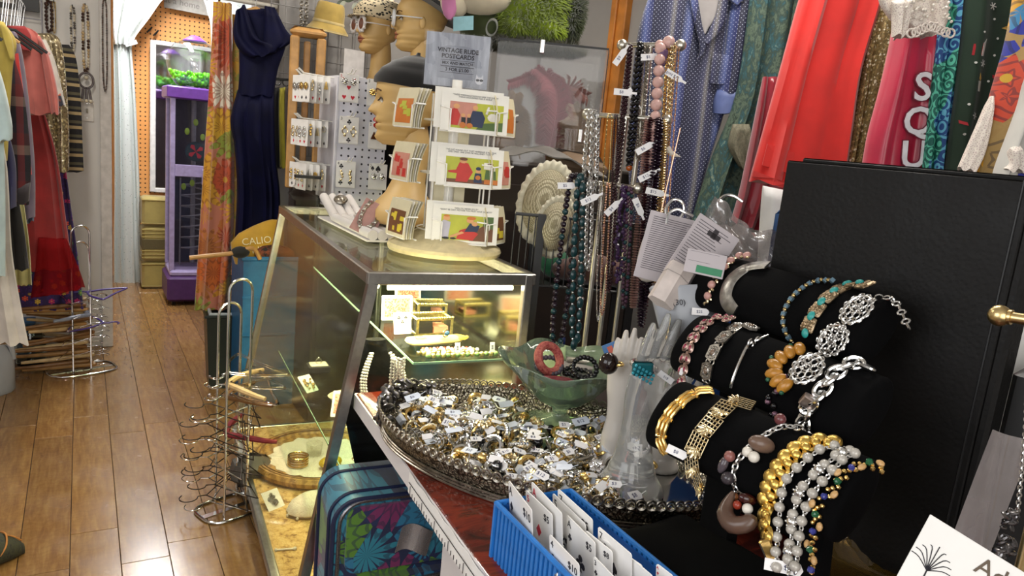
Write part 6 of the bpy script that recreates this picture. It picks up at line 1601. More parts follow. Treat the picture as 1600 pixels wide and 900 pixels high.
part(t, 'band', MB().torus((0, 0, .008), .011, .002, 'y', 18, 6), BRZ); part(t, 'stone', MB().ball((0, -.006, .01), .01, 10, 6, (1, .5, .8)), mat('blue cabochon', '#2a4a6a', .1))
def price(t, x, y, z, txt, w=.016, h=.03, rot=(R(80), 0, 0)):
 q = part(t, 'price_tag', MB().bev((0, 0, 0), (w, h, .0008), .0003), TAGM, False, loc=(x, y, z), rot=rot)
 if txt: part(q, 'price_lettering', text_mesh(txt, w * .5, INKB, .0002), None, loc=(0, 0, .0006), rot=(0, 0, R(90)))
for i, (x, y) in enumerate(((.29, .075), (.40, .07))):
 t = inc('price_ticket', ('left', 'right')[i] + ' white price ticket standing in front of the shelf beads', 'price tag', x, y, S1Z, 0)
 price(t, 0, -.012, .028, '$18')
# pearl necklace on a black neck stand
t = inc('neck_stand', 'black velvet neck stand behind the table corner inside the case', 'display stand', .065, .10, S2Z)
BLV = mat('black velvet', '#030304', .95, 0, .2, 40, .15, 300, .0, Specular_IOR_Level=.12)
part(t, 'bust', MB().loft([[(w * math.cos(a), .03 * k * math.sin(a) + yo, z) for a in [2 * PI * q / 24 for q in range(24)]] for z, w, k, yo in ((0, .06, 1, 0), (.02, .06, 1, 0), (.06, .05, .8, .0), (.2, .085, .8, .0), (.3, .09, .7, .02), (.36, .06, .6, .035), (.40, .035, .6, .04), (.43, .03, .6, .04))]), BLV, 60)
t = inc('necklace', 'multi-strand white pearl necklace on the black neck stand', 'necklace', .07, .065, S2Z)
for k in range(3):
 mb = MB(); w = .05 + .007 * k
 path = curve([(-w * .5, .03, .40), (-w, -.006, .33), (-w * .7, -.02, .26 - .006 * k), (0, -.02, .225 - .008 * k), (w * .8, -.02, .27), (w, -.006, .34), (w * .5, .03, .40)], 40)
 for p, d in along(path, .0085): mb.ball(p, .0043, 7, 5)
 part(t, 'pearl_strand', mb, PEARL, kind='stuff')
for k in range(5):
 mb = MB()
 for j in range(11): mb.ball((.015 + .009 * k + ru(-.0006, .0006), -.026, .40 - .009 * j - .003 * (k % 2)), .0046, 8, 5)
 part(t, 'pearl_column', mb, PEARL, kind='stuff')
# middle shelf
backcard('red playing card with a dark brooch propped on the middle shelf', .10, .62, S2Z, -40, -20, .085, .1)
t = inc('brooch', 'dark oval brooch pinned to the red card on the middle shelf', 'brooch', .10, .60, S2Z + .045, 0, (R(-40), 0, KR + R(-20)))
part(t, 'setting', MB().ball((0, -.006, .005), .022, 12, 6, (1, .4, 1.3)), TARN)
t = inc('dish', 'cream oval dish on the middle glass shelf', 'dish', .2, .72, S2Z)
part(t, 'bowl', MB().lathe([(0, .004), (.05, 0), (.09, .02), (.11, .045), (.104, .045), (.085, .024), (.045, .008), (0, .008)], 28, sx=1.2, sy=.7), mat('cream ceramic', '#d8ccaa', .3))
t = inc('earring_card', 'small card with gold earrings at the far end of the middle shelf', 'earrings', .05, 1.0, S2Z, 0, (R(-50), 0, KR + R(30)))
playing_card(t, .06, .08, 's', [(0, .0, .2)]); earring_pair(t, 2, GOLD, .06, .0)
for i, (x, y, w, d, h) in enumerate(((.12, 1.15, .09, .07, .03), (.22, .40, .08, .07, .045), (.30, .30, .1, .07, .05))):
 t = inc('jewellery_box', ('flat', 'left', 'right')[i] + ' small black jewellery box on the middle shelf', 'jewellery box', x, y, S2Z, R(20 * i))
 part(t, 'base', MB().bev((0, 0, h / 2), (w, d, h), .004), DARKV); part(t, 'insert', MB().bev((0, 0, h + .001), (w * .8, d * .8, .006), .002), mat('white satin insert', '#d8d2bc', .5))
 mb = MB(); mb.torus((0, 0, h + .014), .012, .0022, 'y', 16, 6).ball((0, 0, h + .027), .005, 8, 5); part(t, 'ring', mb, SILVER)
for i in range(7):
 t = inc('bangle', '%s silver bangle in the tangle on the middle glass shelf' % ('first', 'second', 'third', 'fourth', 'fifth', 'sixth', 'seventh')[i], 'bangle', .07 + .022 * i, .22 + .03 * math.sin(i * 2.0), S2Z + .012, 0, (R(ru(-20, 20)), R(ru(-20, 20)), ru(0, 3)))
 part(t, 'hoop', MB().torus((0, 0, .006 + .004 * i), .032, .0026, 'z', 26, 6), SILVER if i % 3 else PGOLD)
for i in range(6):
 t = inc('price_ticket', 'white price ticket lying on the middle glass shelf', 'price tag', .05 + .06 * i, .14 + .55 * ((i * 37) % 10) / 10, S2Z + .001, ru(0, 3)); t['group'] = 'tickets on the middle shelf'
 part(t, 'ticket', MB().bev((0, 0, .0006), (.035, .016, .001), .0003), TAGM, False)
# deck: wooden tray with doily and bangles
WTR = NT('turned oak'); v_ = WTR.co('Object'); g_ = WTR.wave(WTR.co('Object', (1, 6, 1)), 9, 4, 2); WTR.set(WTR.ramp(g_, [(.2, '#8a6532'), (.8, '#b48a4c')]), .45)
t = inc('wooden_tray', 'large round wooden tray with turned rim on the case deck', 'tray', .12, 1.06, DZ)
part(t, 'turned_rim', MB().lathe([(.0, .0), (.235, .0), (.268, .012), (.272, .03), (.262, .044), (.245, .046), (.24, .040), (.232, .042), (.226, .034), (.0, .034)], 56), WTR.m)
for r_ in (.252, .238): part(t, 'rim_groove', MB().torus((0, 0, .0455), r_, .0022, 'z', 56, 5), mat('dark groove', '#6d4a22', .6))
t2_ = inc('doily', 'white lace doily spread on the wooden tray', 'doily', .12, 1.04, DZ + .0345)
part(t2_, 'lace', MB().lathe([(.0, .001), (.15, .001), (.185, .004), (.2, .002), (.2, .0), (0, .0)], 72, wave=lambda q, i: (1 + (.04 * math.sin(18 * q) if i in (3, 4) else 0), .003 * math.sin(11 * q) * (i > 1))), LACEM)
for k in range(4):
 t = inc('bangle', ('lowest', 'second', 'third', 'topmost')[k] + ' gold bangle in the small stack on the doily', 'bangle', .02, .98, DZ + .041 + .011 * k)
 part(t, 'hoop', MB().torus((0, 0, 0), .038, .0045, 'z', 30, 7), GOLD)
t = inc('shell_dish', 'yellow shell dish beside the bangles on the doily', 'dish', .14, .93, DZ + .038)
part(t, 'shell', MB().ball((0, 0, .02), .04, 16, 8, (1.3, .8, .5), (R(10), 0, R(20))), mat('yellow shell', '#c9a41c', .35))
t = inc('glass_dish', 'small clear glass with tags on the wooden tray', 'glass', .1, 1.06, DZ + .038)
part(t, 'cup', MB().lathe([(.0, .002), (.03, 0), (.035, .05), (.032, .05), (.028, .006), (0, .006)], 20), pane('small glass', (.95, .95, .92), .08, .03))
t = inc('pin_card', 'white card with a dark cluster brooch on the cork deck', 'brooch', -.10, .71, DZ, 0, (R(-45), 0, KR + R(28)))
part(t, 'card', MB().bev((0, 0, .035), (.07, .001, .075), .0003), CARD, False)
mb = MB()
for k in range(16): a = ru(0, 6.28); q = .018 * rnd() ** .5; mb.ball((q * math.cos(a), -.005, .035 + q * 1.2 * math.sin(a)), .006, 7, 5)
part(t, 'brooch_cluster', mb, TARN)
t = inc('lace_pincushion', 'cream crocheted lace purse on the cork deck', 'purse', .02, .66, DZ, R(15))
part(t, 'crochet_body', MB().lathe([(.0, .0), (.07, .0), (.088, .015), (.08, .04), (.05, .062), (.02, .07), (0, .071)], 40, sx=1.1, sy=.75, wave=lambda q, i: (1 + .03 * math.sin(14 * q), 0)), LACEM)
for k in range(10): a = 2 * PI * k / 10; part(t, 'bead_drop', MB().ball((.098 * math.cos(a), .068 * math.sin(a), .008), .006, 7, 5), PEARL)
t = inc('pin', 'small bone bar pin lying on the cork deck', 'pin', -.115, .42, DZ, R(-8))
part(t, 'bar', MB().tube([(-.03, 0, .004), (.03, 0, .004)], .0035, 8).ball((.03, 0, .004), .007, 8, 5).ball((-.03, 0, .004), .006, 8, 5), PEARL)
t = inc('cameo_card', 'grey card with a white cameo face leaning on the case end', 'cameo', .0, .10, DZ, 0, (R(-8), 0, KR))
part(t, 'card', MB().bev((0, 0, .11), (.09, .002, .22), .0008), mat('grey card', '#8d8a84', .6)); part(t, 'cameo', MB().ball((.01, -.003, .17), .022, 12, 6, (1, .2, 1.3)), PEARL)
t = inc('lace_ball', 'cream crocheted lace ball in the case corner', 'lace', .03, .06, DZ)
part(t, 'crochet', MB().ball((0, 0, .045), .045, 20, 12, (1.2, .8, 1)), LACEM)
# ================================================================ jewellery table: tray of rings
TC = Vector((.915, 1.315, TZ)); TA, TBm = .42, .262
TANG = math.atan2(-.834, .552)
tray = thing('mirror_tray', 'large oval mirrored tray with pierced silver gallery rim heaped with rings', 'tray', (TC.x, TC.y, TZ), TANG)
def el(a, b, n=72): return [(a * math.cos(2 * PI * k / n), b * math.sin(2 * PI * k / n)) for k in range(n)]
part(tray, 'mirror_plate', MB().lathe([(0, .004), (1, .004), (1, .010), (0, .010)], 72, sx=TA - .03, sy=TBm - .03), mat('old mirror', (.62, .62, .58), .08, 1, .05, 6), False)
FILI = NT('pierced silver gallery'); v_ = FILI.co('Object'); e_ = FILI.voro(v_, 110, 'DISTANCE_TO_EDGE'); n_ = FILI.noise(v_, 160, 3)
FILI.set(FILI.mix(FILI.math('LESS_THAN', e_, .10), FILI.ramp(n_, [(.35, (.20, .17, .12)), (.65, (.60, .55, .44))]), (.05, .04, .03)), .3, 1.0); FILI.bump(FILI.math('ADD', e_, FILI.math('MULTIPLY', n_, .4)), .9, .006); FILIM = FILI.m
n = 96; secs = []
for (z, o) in ((0.0, -.012), (.006, .0), (.012, -.004), (.018, -.003), (.03, .004), (.045, .010), (.054, .012), (.056, .008), (.05, .004), (.03, -.004), (.014, -.02), (.008, -.032)):
 secs.append([((TA + o) * math.cos(2 * PI * k / n), (TBm + o) * math.sin(2 * PI * k / n), z) for k in range(n)])
part(tray, 'gallery_rim', MB().loft(secs, False), FILIM, 60)
for z, o in ((.004, .003), (.010, .001), (.016, .0)): part(tray, 'foot_moulding', MB().tube([(x, y, z) for x, y in el(TA + o, TBm + o)], .0026, 6, True), TARN)
scm = MB().torus((0, 0, .004), .0095, .0022, 'y', 12, 5).torus((0, 0, .002), .005, .0018, 'y', 8, 5).mesh('scallop', TARN)
K = 118
for k in range(K):
 a = 2 * PI * k / K; x, y = (TA + .011) * math.cos(a), (TBm + .011) * math.sin(a)
 part(tray, 'scallop', scm, None, loc=(x, y, .056), rot=(0, 0, math.atan2((TBm) * math.cos(a), -(TA) * math.sin(a))))
for s in (-1, 1):
 rg = random.Random(11 + s); mb = MB()
 for i in range(150):
  a = (PI if s < 0 else 0) + rg.uniform(-.42, .42); r_ = rg.uniform(-.012, .022); z = rg.uniform(.02, .088) - abs(((a + .5) % PI) - .5) * .05
  mb.ball(((TA + r_) * math.cos(a), (TBm + r_) * math.sin(a), z), rg.uniform(.006, .011), 7, 5, (1, .45, 1.5), (rg.uniform(0, 3), rg.uniform(0, 3), rg.uniform(0, 3)))
 part(tray, 'leaf_handle', mb, mat('oxidised silver', (.22, .21, .21), .3, 1, .4, 80), kind='stuff', label='cast leaf and flower ornament on the rim end')
def TR(x, y, z): return Matrix.Translation((TC.x, TC.y, TZ)) @ Matrix.Rotation(TANG, 4, 'Z') @ Vector((x, y, z))
CRY = glass('crystal stone', (.97, .98, 1), .01, 1.9); BLKS = mat('onyx', '#101014', .12); AMET = mat('violet stone', '#5a3c7a', .12); AMB = mat('amber stone', '#a8651c', .12); PNK = mat('rose crystal', '#c89aa8', .12); TURQ = mat('turquoise', '#2f9a94', .35, 0, .15, 60); WOPL = mat('opal', '#cfd2d6', .2); RST = mat('rhinestone', (.9, .9, .93), .08, 1)
GS = 1.75
def ringp(style):
 b = MB(); s = MB()
 b.torus((0, 0, 0), .0102 * GS, (.0017 if style not in (2, 6) else .0028) * GS, 'y', 20, 6)
 top = .0125 * GS
 if style == 0: s.ball((0, 0, top), .0062 * GS, 9, 6)
 elif style == 1:
  s.ball((0, 0, top), .005 * GS, 8, 5)
  for k in range(7): a = 2 * PI * k / 7; s.ball((.0075 * GS * math.cos(a), .0075 * GS * math.sin(a), top), .0032 * GS, 6, 4)
 elif style == 2: s.torus((0, 0, 0), .0105 * GS, .0012 * GS, 'y', 20, 5)
 elif style == 3: s.add([(x * GS, y * GS, z * GS) for x, y, z in ((-.006, -.005, .011), (.006, -.005, .011), (.006, .005, .011), (-.006, .005, .011), (-.004, -.003, .016), (.004, -.003, .016), (.004, .003, .016), (-.004, .003, .016))], [(3, 2, 1, 0), (4, 5, 6, 7), (0, 1, 5, 4), (1, 2, 6, 5), (2, 3, 7, 6), (3, 0, 4, 7)])
 elif style == 4: s.ball((0, 0, top), .009 * GS, 12, 6, (1.1, .8, .55))
 elif style == 5:
  for k in range(6): a = 2 * PI * k / 6; s.ball((.008 * GS * math.cos(a), .008 * GS * math.sin(a), top + .001), .0048 * GS, 7, 4, (1, 1, .5))
  s.ball((0, 0, top + .003), .0036 * GS, 7, 5)
 else:
  for k in range(9): a = PI * (.15 + .7 * k / 8); s.ball((.0115 * GS * math.cos(a), 0, .0115 * GS * math.sin(a)), .0026 * GS, 6, 4)
 return b, s
kinds = [(0, SILVER, CRY, 'silver ring with a round clear stone'), (1, SILVER, RST, 'silver rhinestone cluster ring'), (2, GOLD, PGOLD, 'thick plain gold band'), (3, SILVER, CRY, 'silver ring with a square clear stone'), (0, SILVER, BLKS, 'silver ring with a round black stone'), (5, GOLD, PGOLD, 'gold flower ring with round petals'), (6, SILVER, RST, 'wide silver pave band'), (4, PGOLD, GOLD, 'gold ring with an oval domed top'), (0, PGOLD, RST, 'pale gold ring with a round crystal'), (2, SILVER, TARN, 'thick plain silver band'), (5, TARN, RST, 'antique silver flower ring'), (3, SILVER, WOPL, 'silver ring with a small square opal'), (1, GOLD, PGOLD, 'gold cluster dome ring'), (6, PGOLD, RST, 'pale gold eternity band')]
protos = []
for st, bm_, sm_, lb in kinds:
 b, s = ringp(st); protos.append((b.mesh('band', bm_), s.mesh('stone', sm_), lb))
tagm = MB().prism([(-.012, -.008), (.012, -.008), (.016, 0), (.012, .008), (-.012, .008)], -.0004, .0004)
tagm.tube([(.016, 0, 0), (.026, .002, .003)], .0008, 4)
tag_me = tagm.mesh('price_tag', TAGM, False)
tagl = MB().prism([(-.018, -.009), (.016, -.009), (.02, 0), (.016, .009), (-.018, .009)], -.0004, .0004).tube([(.02, 0, 0), (.032, .002, .003)], .0008, 4).mesh('price_tag', mat('pale blue tag', '#dfe6f4', .5), False)
prices = [text_mesh(p, .0105, INKB, .0001) for p in ('$5', '$8', '$12', '$10', '$6', '$3')]
rg = random.Random(21); placed = 0; spots = []
SPOT = [('by the far left rim', (-.27, .02)), ('near the front left rim', (-.14, -.15)), ('in the middle of the heap', (-.08, -.02)), ('by the green bowl foot', (-.02, .09)), ('near the front rim', (.08, -.16)), ('beside the clear glass hand', (.17, -.08)), ('along the back rim', (-.18, .13))]
tries = 0
from mathutils import Vector as V_
bowl_c = Vector((1.05, 1.47)); hand_c = Vector((1.0, 1.1))
while placed < 205 and tries < 6000:
 tries += 1
 x, y = rg.uniform(-TA, TA) * .93, rg.uniform(-TBm, TBm) * .93
 if (x / (TA - .035)) ** 2 + (y / (TBm - .035)) ** 2 > 1: continue
 p = TR(x, y, 0)
 if (Vector((p.x, p.y)) - bowl_c).length < .1 or (Vector((p.x, p.y)) - hand_c).length < .075: continue
 if x > .24 or (x > .05 and y > .10): continue
 near = sum(1 for q in spots if (Vector(q[:2]) - Vector((x, y))).length < .020)
 if near > 2: continue
 z = .018 + .012 * near + rg.uniform(0, .006)
 spots.append((x, y)); placed += 1
 k = rg.randrange(len(protos)); b, s, lb = protos[k]
 place = min(SPOT, key=lambda q: (q[1][0] - x) ** 2 + (q[1][1] - y) ** 2)[0]
 hastag = rg.random() < .36
 t = thing('ring', lb + (' and paper tag, ' if hastag else ', ') + place, 'ring', TR(x, y, z), 0, 'rings heaped on the mirrored tray', rot=(rg.uniform(-1.5, 1.5), rg.uniform(-.7, .7), rg.uniform(0, 6.28)))
 sc = rg.uniform(.85, 1.2); t.scale = (sc, sc, sc)
 part(t, 'band', b, None); part(t, 'stone', s, None)
 if hastag:
  e = t.rotation_euler.to_matrix().inverted()
  q = part(t, 'price_tag', tagl if rg.random() < .35 else tag_me, None)
  M_ = e @ Matrix.Rotation(-YAW, 3, 'Z') @ Euler((rg.uniform(.1, .7), rg.uniform(-.3, .3), rg.uniform(-.9, .9))).to_matrix()
  q.rotation_euler = M_.to_euler(); q.location = e @ Vector((rg.uniform(-.015, .015), rg.uniform(-.02, .0), .026))
  if rg.random() < .6: part(q, 'price_lettering', prices[rg.randrange(6)], None, loc=(-.001, 0, .0007))
bp = Vector((bowl_c.x, bowl_c.y, TZ + .0105))
GGL = glass('green depression glass', (.66, .90, .62), .03, 1.45, .8)
t = thing('glass_bowl', 'green glass footed bowl with scalloped rim holding bead bracelets', 'bowl', bp, R(20))
def flute(q, i):
 k = [0, 0, 0, 0, 0, 0, .1, .4, .8, 1, 1, .8, .4, .1, 0, 0][min(i, 15)]
 return (1 + .05 * k * math.cos(6 * q), .010 * k * math.cos(6 * q))
prof = [(0, .0), (.085, .0), (.094, .004), (.07, .010), (.028, .018), (.018, .028), (.022, .045), (.06, .066), (.10, .102), (.14, .146), (.166, .168), (.164, .171), (.136, .151), (.096, .108), (.056, .073), (.0, .06)]
part(t, 'bowl', MB().lathe(prof, 60, wave=flute), GGL, 70)
for i, (dx, dy, r_, m_, lb) in enumerate(((-.03, -.02, .036, mat('red floral beads', '#7c2a30', .4, 0, .4, 90), 'red enamel bangle in the green glass bowl'), (.035, .0, .034, BLKS, 'black bead bracelet in the green glass bowl'), (-.02, .03, .032, mat('grey crystal beads', '#55505a', .2), 'grey crystal bracelet in the green glass bowl'), (.03, -.03, .03, BLKS, 'small black bracelet at the front of the green bowl'))):
 t = thing('bracelet', lb, 'bracelet', bp + Vector((dx * 1.2, dy * 1.2, .12 + .012 * i)), 0, None, rot=(R(20 * (i - 1)), R(14 * (1 - i)), 0))
 mb = MB()
 if i == 0: mb.torus((0, 0, 0), r_, .012, 'z', 30, 8)
 else:
  for k in range(20): a = 2 * PI * k / 20; mb.ball((r_ * math.cos(a), r_ * math.sin(a), ru(-.003, .003)), .0072, 8, 5)
 part(t, 'beads', mb, m_)
t = thing('bangle', 'red patterned wooden bangle resting at the back of the green bowl', 'bangle', bp + Vector((-.03, .03, .165)), 0, None, rot=(R(60), R(15), 0))
part(t, 'hoop', MB().torus((0, 0, 0), .035, .011, 'z', 30, 8), tiedye('red brown pattern', ['#3a1a16', '#8c2f34', '#b86a5a', '#4a2a22'], 60))
def remeshed(mb, name, m_, voxel, smooth_it=6):
 me = mb.mesh(name, m_); o = bpy.data.objects.new(name, me); COL.objects.link(o)
 md = o.modifiers.new('r', 'REMESH'); md.mode = 'VOXEL'; md.voxel_size = voxel
 ms = o.modifiers.new('s', 'SMOOTH'); ms.iterations = smooth_it; ms.factor = .5
 dg = bpy.context.evaluated_depsgraph_get(); me2 = bpy.data.meshes.new_from_object(o.evaluated_get(dg))
 bpy.data.objects.remove(o)
 me2.materials.clear(); me2.materials.append(m_); me2.polygons.foreach_set('use_smooth', [True] * len(me2.polygons))
 return me2
def hand_mb(S, splay, lean, thumb, flare=.056, bend=.0):
 mb = MB()
 W = [(0, flare, flare), (.008, flare * .98, flare * .98), (.03, flare * .72, flare * .7), (.06, .032, .03), (.1, .026, .022), (.13, .028, .021), (.16, .034, .021), (.19, .037, .019), (.215, .036, .016), (.228, .03, .012)]
 def ax(z): return lean * max(0, z - .1) ** 1.3
 mb.loft([[((x * math.cos(a) + ax(z)) * S, y * math.sin(a) * S, z * S) for a in [2 * PI * k / 24 for k in range(24)]] for z, x, y in W])
 for i, (x, L, r_) in enumerate(((-.026, .082, .0088), (-.009, .098, .0092), (.009, .090, .009), (.025, .070, .0078))):
  pts = []; rr = []
  for k in range(8):
   u = k / 7; z = .205 + L * u
   pts.append(((x * (1 + splay * u) + ax(z)) * S, (-.006 * u * u - bend * math.sin(PI * u * .8) * (1 + .3 * i)) * S, z * S)); rr.append(r_ * S * (1.08, 1.0, .97, 1.0, .93, .86, .78, .5)[k])
  mb.tube(pts, rr, 12)
 tp = [(-.022, -.004, .145), (-.038, -.012, .170), (-.050, -.018, .195), (-.056, -.02, .218), (-.058, -.02, .232)]
 mb.tube([((x * (1 if thumb > 0 else -1) + ax(z)) * S, y * S, z * S) for x, y, z in tp], [q * S for q in (.015, .013, .0108, .0095, .006)], 12)
 return mb
CERA = mat('white glazed ceramic', '#cfc8bf', .22, 0, .04, 10); GLH = glass('clear smoky glass', (.98, .98, .95), .03, 1.42, .76)
def disp_hand(label, px, py, top_px, m_, splay, lean, thumb, rz, z0, flare=.05, bend=0, name='display_hand'):
 b = PZ(px, py, z0); d = (b - EYE).dot(_f); zt_ = PD(top_px[0], top_px[1], d).z
 S = (zt_ - z0) / .303
 t = thing(name, label, 'display hand', (b.x, b.y, z0), rz)
 part(t, 'hand', remeshed(hand_mb(S, splay, lean, thumb, flare, bend), 'hand', m_, .0028 * S), None)
 nl = None
 return t, S
TZ2 = TZ + .0105
disp_hand('white ceramic display hand standing left behind the glass hand', 957, 722, (966, 500), CERA, .02, .0, 1, -YAW + R(150), TZ2, .045)
disp_hand('white ceramic display hand half hidden right of the glass hand', 1030, 730, (1040, 525), CERA, .05, .05, -1, -YAW + R(10), TZ2, .045)
hg, HS = disp_hand('clear glass display hand wearing a blue crystal ring on the tray', 982, 766, (1020, 474), GLH, .10, .26, -1, -YAW + R(12), TZ2, .058, .006, 'glass_hand')
# jewelled ring on the glass hand
def at_hand(x, y, d): return PD(x, y, d)
dh = (hg.location - EYE).dot(_f)
t = thing('cocktail_ring', 'large teal crystal buckle ring on the clear glass hand', 'ring', PD(1006, 572, dh - .055), 0, None, rot=(R(12), R(12), -YAW))
part(t, 'band', MB().torus((0, 0, 0), .026, .0045, 'z', 28, 8, (1, .8)), SILVER)
part(t, 'teal_face', MB().bev((-.006, -.022, .004), (.042, .01, .03), .004, (0, R(-18), 0)), mat('teal enamel', '#1e5f66', .15))
mb = MB()
for i in range(6):
 for j in range(3): mb.ball((-.022 + .008 * i, -.029, -.008 + .009 * j - .002 * i), .0035, 6, 4)
part(t, 'crystals', mb, mat('aqua crystal', '#4fb8cc', .08, .4), kind='stuff')
price(t, .045, -.02, .0, '$15', .014, .034, (R(80), R(-75), 0))
t = thing('price_ticket', 'small white price ticket hanging on the glass hand fingers', 'price tag', PD(1022, 545, dh - .06), 0, None, rot=(0, R(8), -YAW))
part(t, 'ticket', MB().bev((0, 0, 0), (.013, .001, .036), .0003), TAGM, False)
part(t, 'printed_price', text_mesh('sterling\n$12', .006, INKB, .0001), None, loc=(0, -.0008, 0), rot=(R(90), R(-90), 0))
# matchbox, dark ball ring
q = PD(958, 545, dh + .12)
t = thing('matchbox', 'small blue and red matchbox behind the white ceramic hand', 'matchbox', q, 0, None, rot=(R(-20), R(-28), -YAW))
part(t, 'sleeve', MB().bev((0, 0, 0), (.045, .012, .03), .001), mat('matchbox blue', '#3a6fa8', .5)); part(t, 'drawer', MB().bev((.005, 0, -.026), (.045, .011, .028), .001), mat('matchbox pale blue', '#4f86c4', .5))
part(t, 'red_label', MB().bbox((-.012, -.0068, -.008), (.0, -.006, .008)).bbox((.004, -.0068, -.008), (.016, -.006, .008)), mat('matchbox red', '#c05a44', .5), False)
t = thing('cocktail_ring', 'dark brown bead ring on the white ceramic hand', 'ring', PD(951, 568, dh + .04), -YAW)
part(t, 'stone', MB().ball((0, 0, 0), .022, 14, 9, (1, .9, 1.1)), mat('dark bead', '#1c0f0d', .12)); part(t, 'band', MB().torus((.018, .004, 0), .014, .003, 'z', 18, 6), GOLD)
# ================================================================ necklace tree on its box
ND = 2.03
NIK = mat('satin nickel', (.58, .55, .48), .34, 1, .06)
nb = [PD(911, 556, ND), PD(940, 556, ND), PD(966, 556, ND)]
boxz = nb[0].z
tb = nb[1]
t = thing('white_box', 'plain white box under the necklace stand behind the green bowl', 'box', (tb.x, tb.y + .02, TZ), KR)
part(t, 'carton', MB().bev((0, 0, (boxz - TZ) / 2 - .003), (.26, .16, boxz - TZ - .008), .004), mat('white carton', '#b9b3aa', .6))
tree = thing('necklace_stand', 'satin nickel three-tier T-bar necklace stand with ball ends', 'necklace stand', (tb.x, tb.y, boxz - .004), 0)
off = Vector((tb.x, tb.y, boxz - .004))
part(tree, 'base_plate', MB().bev((0, 0, .003), (.2, .12, .008), .002, (0, 0, -YAW)), NIK)
bars = []
for i, ((xl, yl), (xr, yr), bpx) in enumerate((((972, 74), (1064, 67), nb[2]), ((918, 176), (1042, 190), nb[1]), ((892, 276), (996, 300), nb[0]))):
 L, Q = PD(xl, yl, ND + .04), PD(xr, yr, ND - .06); m = (L + Q) / 2
 z_ = m.z
 L.z = Q.z = z_ if False else L.z; Q.z = L.z = m.z
 bars.append((L, Q))
 part(tree, 'pole', MB().tube([Vector((m.x, m.y, .004)) - Vector((off.x, off.y, 0)), Vector((m.x, m.y, m.z)) - Vector((off.x, off.y, off.z))], .0072, 12), NIK)
 part(tree, 'cross_bar', MB().tube([L - off, Q - off], .0072, 12), NIK)
 for e in (L, Q): part(tree, 'ball_end', MB().ball(e - off, .0155, 14, 9), NIK)
def link_chain(mb, path, r, w):
 for i, (p, d) in enumerate(along(path, r * 1.5)): mb.torus(p, r, w, 'y' if i % 2 else 'x', 10, 5, (.75, 1.1))
NG = 'necklaces on the three-tier stand'
def necklace(label, top, bot, wpx, kind, m_, r, dd=0.0, m2=None, price_px=None, txt='$12', pend=None):
 d = ND - .02 + dd
 a, b = PD(top[0], top[1], d), PD(bot[0], bot[1], d)
 t = thing('necklace', label, 'necklace', a, 0, NG)
 wv = _R * (wpx / FPX * d); b2 = b - a; fw = Vector((_f.x, _f.y, 0)) * .012
 path = curve([fw * 1.0 + Vector((0, 0, .004)), wv * -.35 - fw + b2 * .04, wv * -.5 - fw + b2 * .5, wv * -.42 - fw + b2 * .88, b2 - fw, wv * .42 - fw + b2 * .88, wv * .5 - fw + b2 * .5, wv * .35 - fw + b2 * .04, fw * 1.1 + Vector((0, 0, .004))], 90)
 mb, mb2 = MB(), MB()
 if kind == 'chain': link_chain(mb, path, r, r * .28)
 elif kind == 'fine': mb.tube(path, r, 5); [mb2.ball(p, r * 1.9, 5, 3) for p, _ in along(path, r * 9)]
 elif kind == 'disc':
  for p, q in along(path, r * .85): mb.ball(p, r * ru(.85, 1.1), 8, 4, (1, 1, .42))
 elif kind == 'chips':
  for p, q in along(path, r * 1.1): mb.ball(p + Vector((ru(-1, 1), ru(-1, 1), 0)) * r * .6, r * ru(.6, 1.1), 6, 4, (1, .7, .8), (ru(0, 3), ru(0, 3), 0))
 elif kind == 'oval':
  for i, (p, q) in enumerate(along(path, r * 2.7)): mb.ball(p, r * ru(.9, 1.1), 10, 6, (.85, .6, 1.25)); 
  for i, (p, q) in enumerate(along(path[:], r * 2.7)): mb2.ball(p + q * r * 1.35, r * .35, 6, 4)
 else:
  for i, (p, q) in enumerate(along(path[:48] if kind == 'single' else path, r * 1.95)): (mb2 if m2 and i % 4 == 3 else mb).ball(p, r * ru(.93, 1.05), 8, 6)
 part(t, 'strand', mb, m_, kind='stuff')
 if mb2.v: part(t, 'spacer_beads', mb2, m2 or m_, kind='stuff')
 if price_px:
  c = PD(price_px[0], price_px[1], d - .03) - a
  q = part(t, 'price_tag', MB().prism([(-.022, -.0085), (.02, -.0085), (.028, -.003), (.04, -.003), (.04, .003), (.028, .003), (.02, .0085), (-.022, .0085)], -.0005, .0005, 'y'), TAGM, False, loc=c, rot=(0, R(price_px[2]), -YAW))
  part(q, 'price_lettering', text_mesh(txt, .011, INKB, .0002), None, loc=(-.002, -.0008, 0), rot=(R(90), 0, 0))
 if pend: pend(t, b2 - fw)
 return t
GARN = mat('dark garnet', '#2c1018', .15, 0, .3, 100); BLKB = mat('black glass beads', '#0c0b0d', .12); ROSE = mat('rose quartz', '#d0a8a0', .25, 0, .08); AMEC = mat('amethyst chips', '#3a2446', .18, 0, .3, 150); TEALS = mat('teal stone', '#16383c', .22, 0, .4, 60); PURB = mat('plum beads', '#241722', .15, 0, .2, 80); COPP = mat('rose gold', (.72, .45, .30), .25, 1); PINKD = mat('pink shell discs', '#a07a70', .35)
def amber_bead(t, p): part(t, 'amber_bead', MB().ball(p + Vector((0, 0, .0)), .009, 10, 6), mat('orange amber', '#9a4a16', .15))
necklace('dark garnet seed-bead necklace at the left of the top bar', (984, 74), (962, 285), 5, 'bead', GARN, .0056, .02, None, (968, 90, -60), '$9')
necklace('black round bead necklace with an amber bead on the top bar', (1000, 72), (982, 262), 7, 'bead', BLKB, .0078, .0, None, (972, 144, 0), '$8', amber_bead)
necklace('dark silver chain behind the black beads on the top bar', (1008, 73), (996, 250), 6, 'chain', TARN, .005, .02, None, (988, 150, 50), '$7')
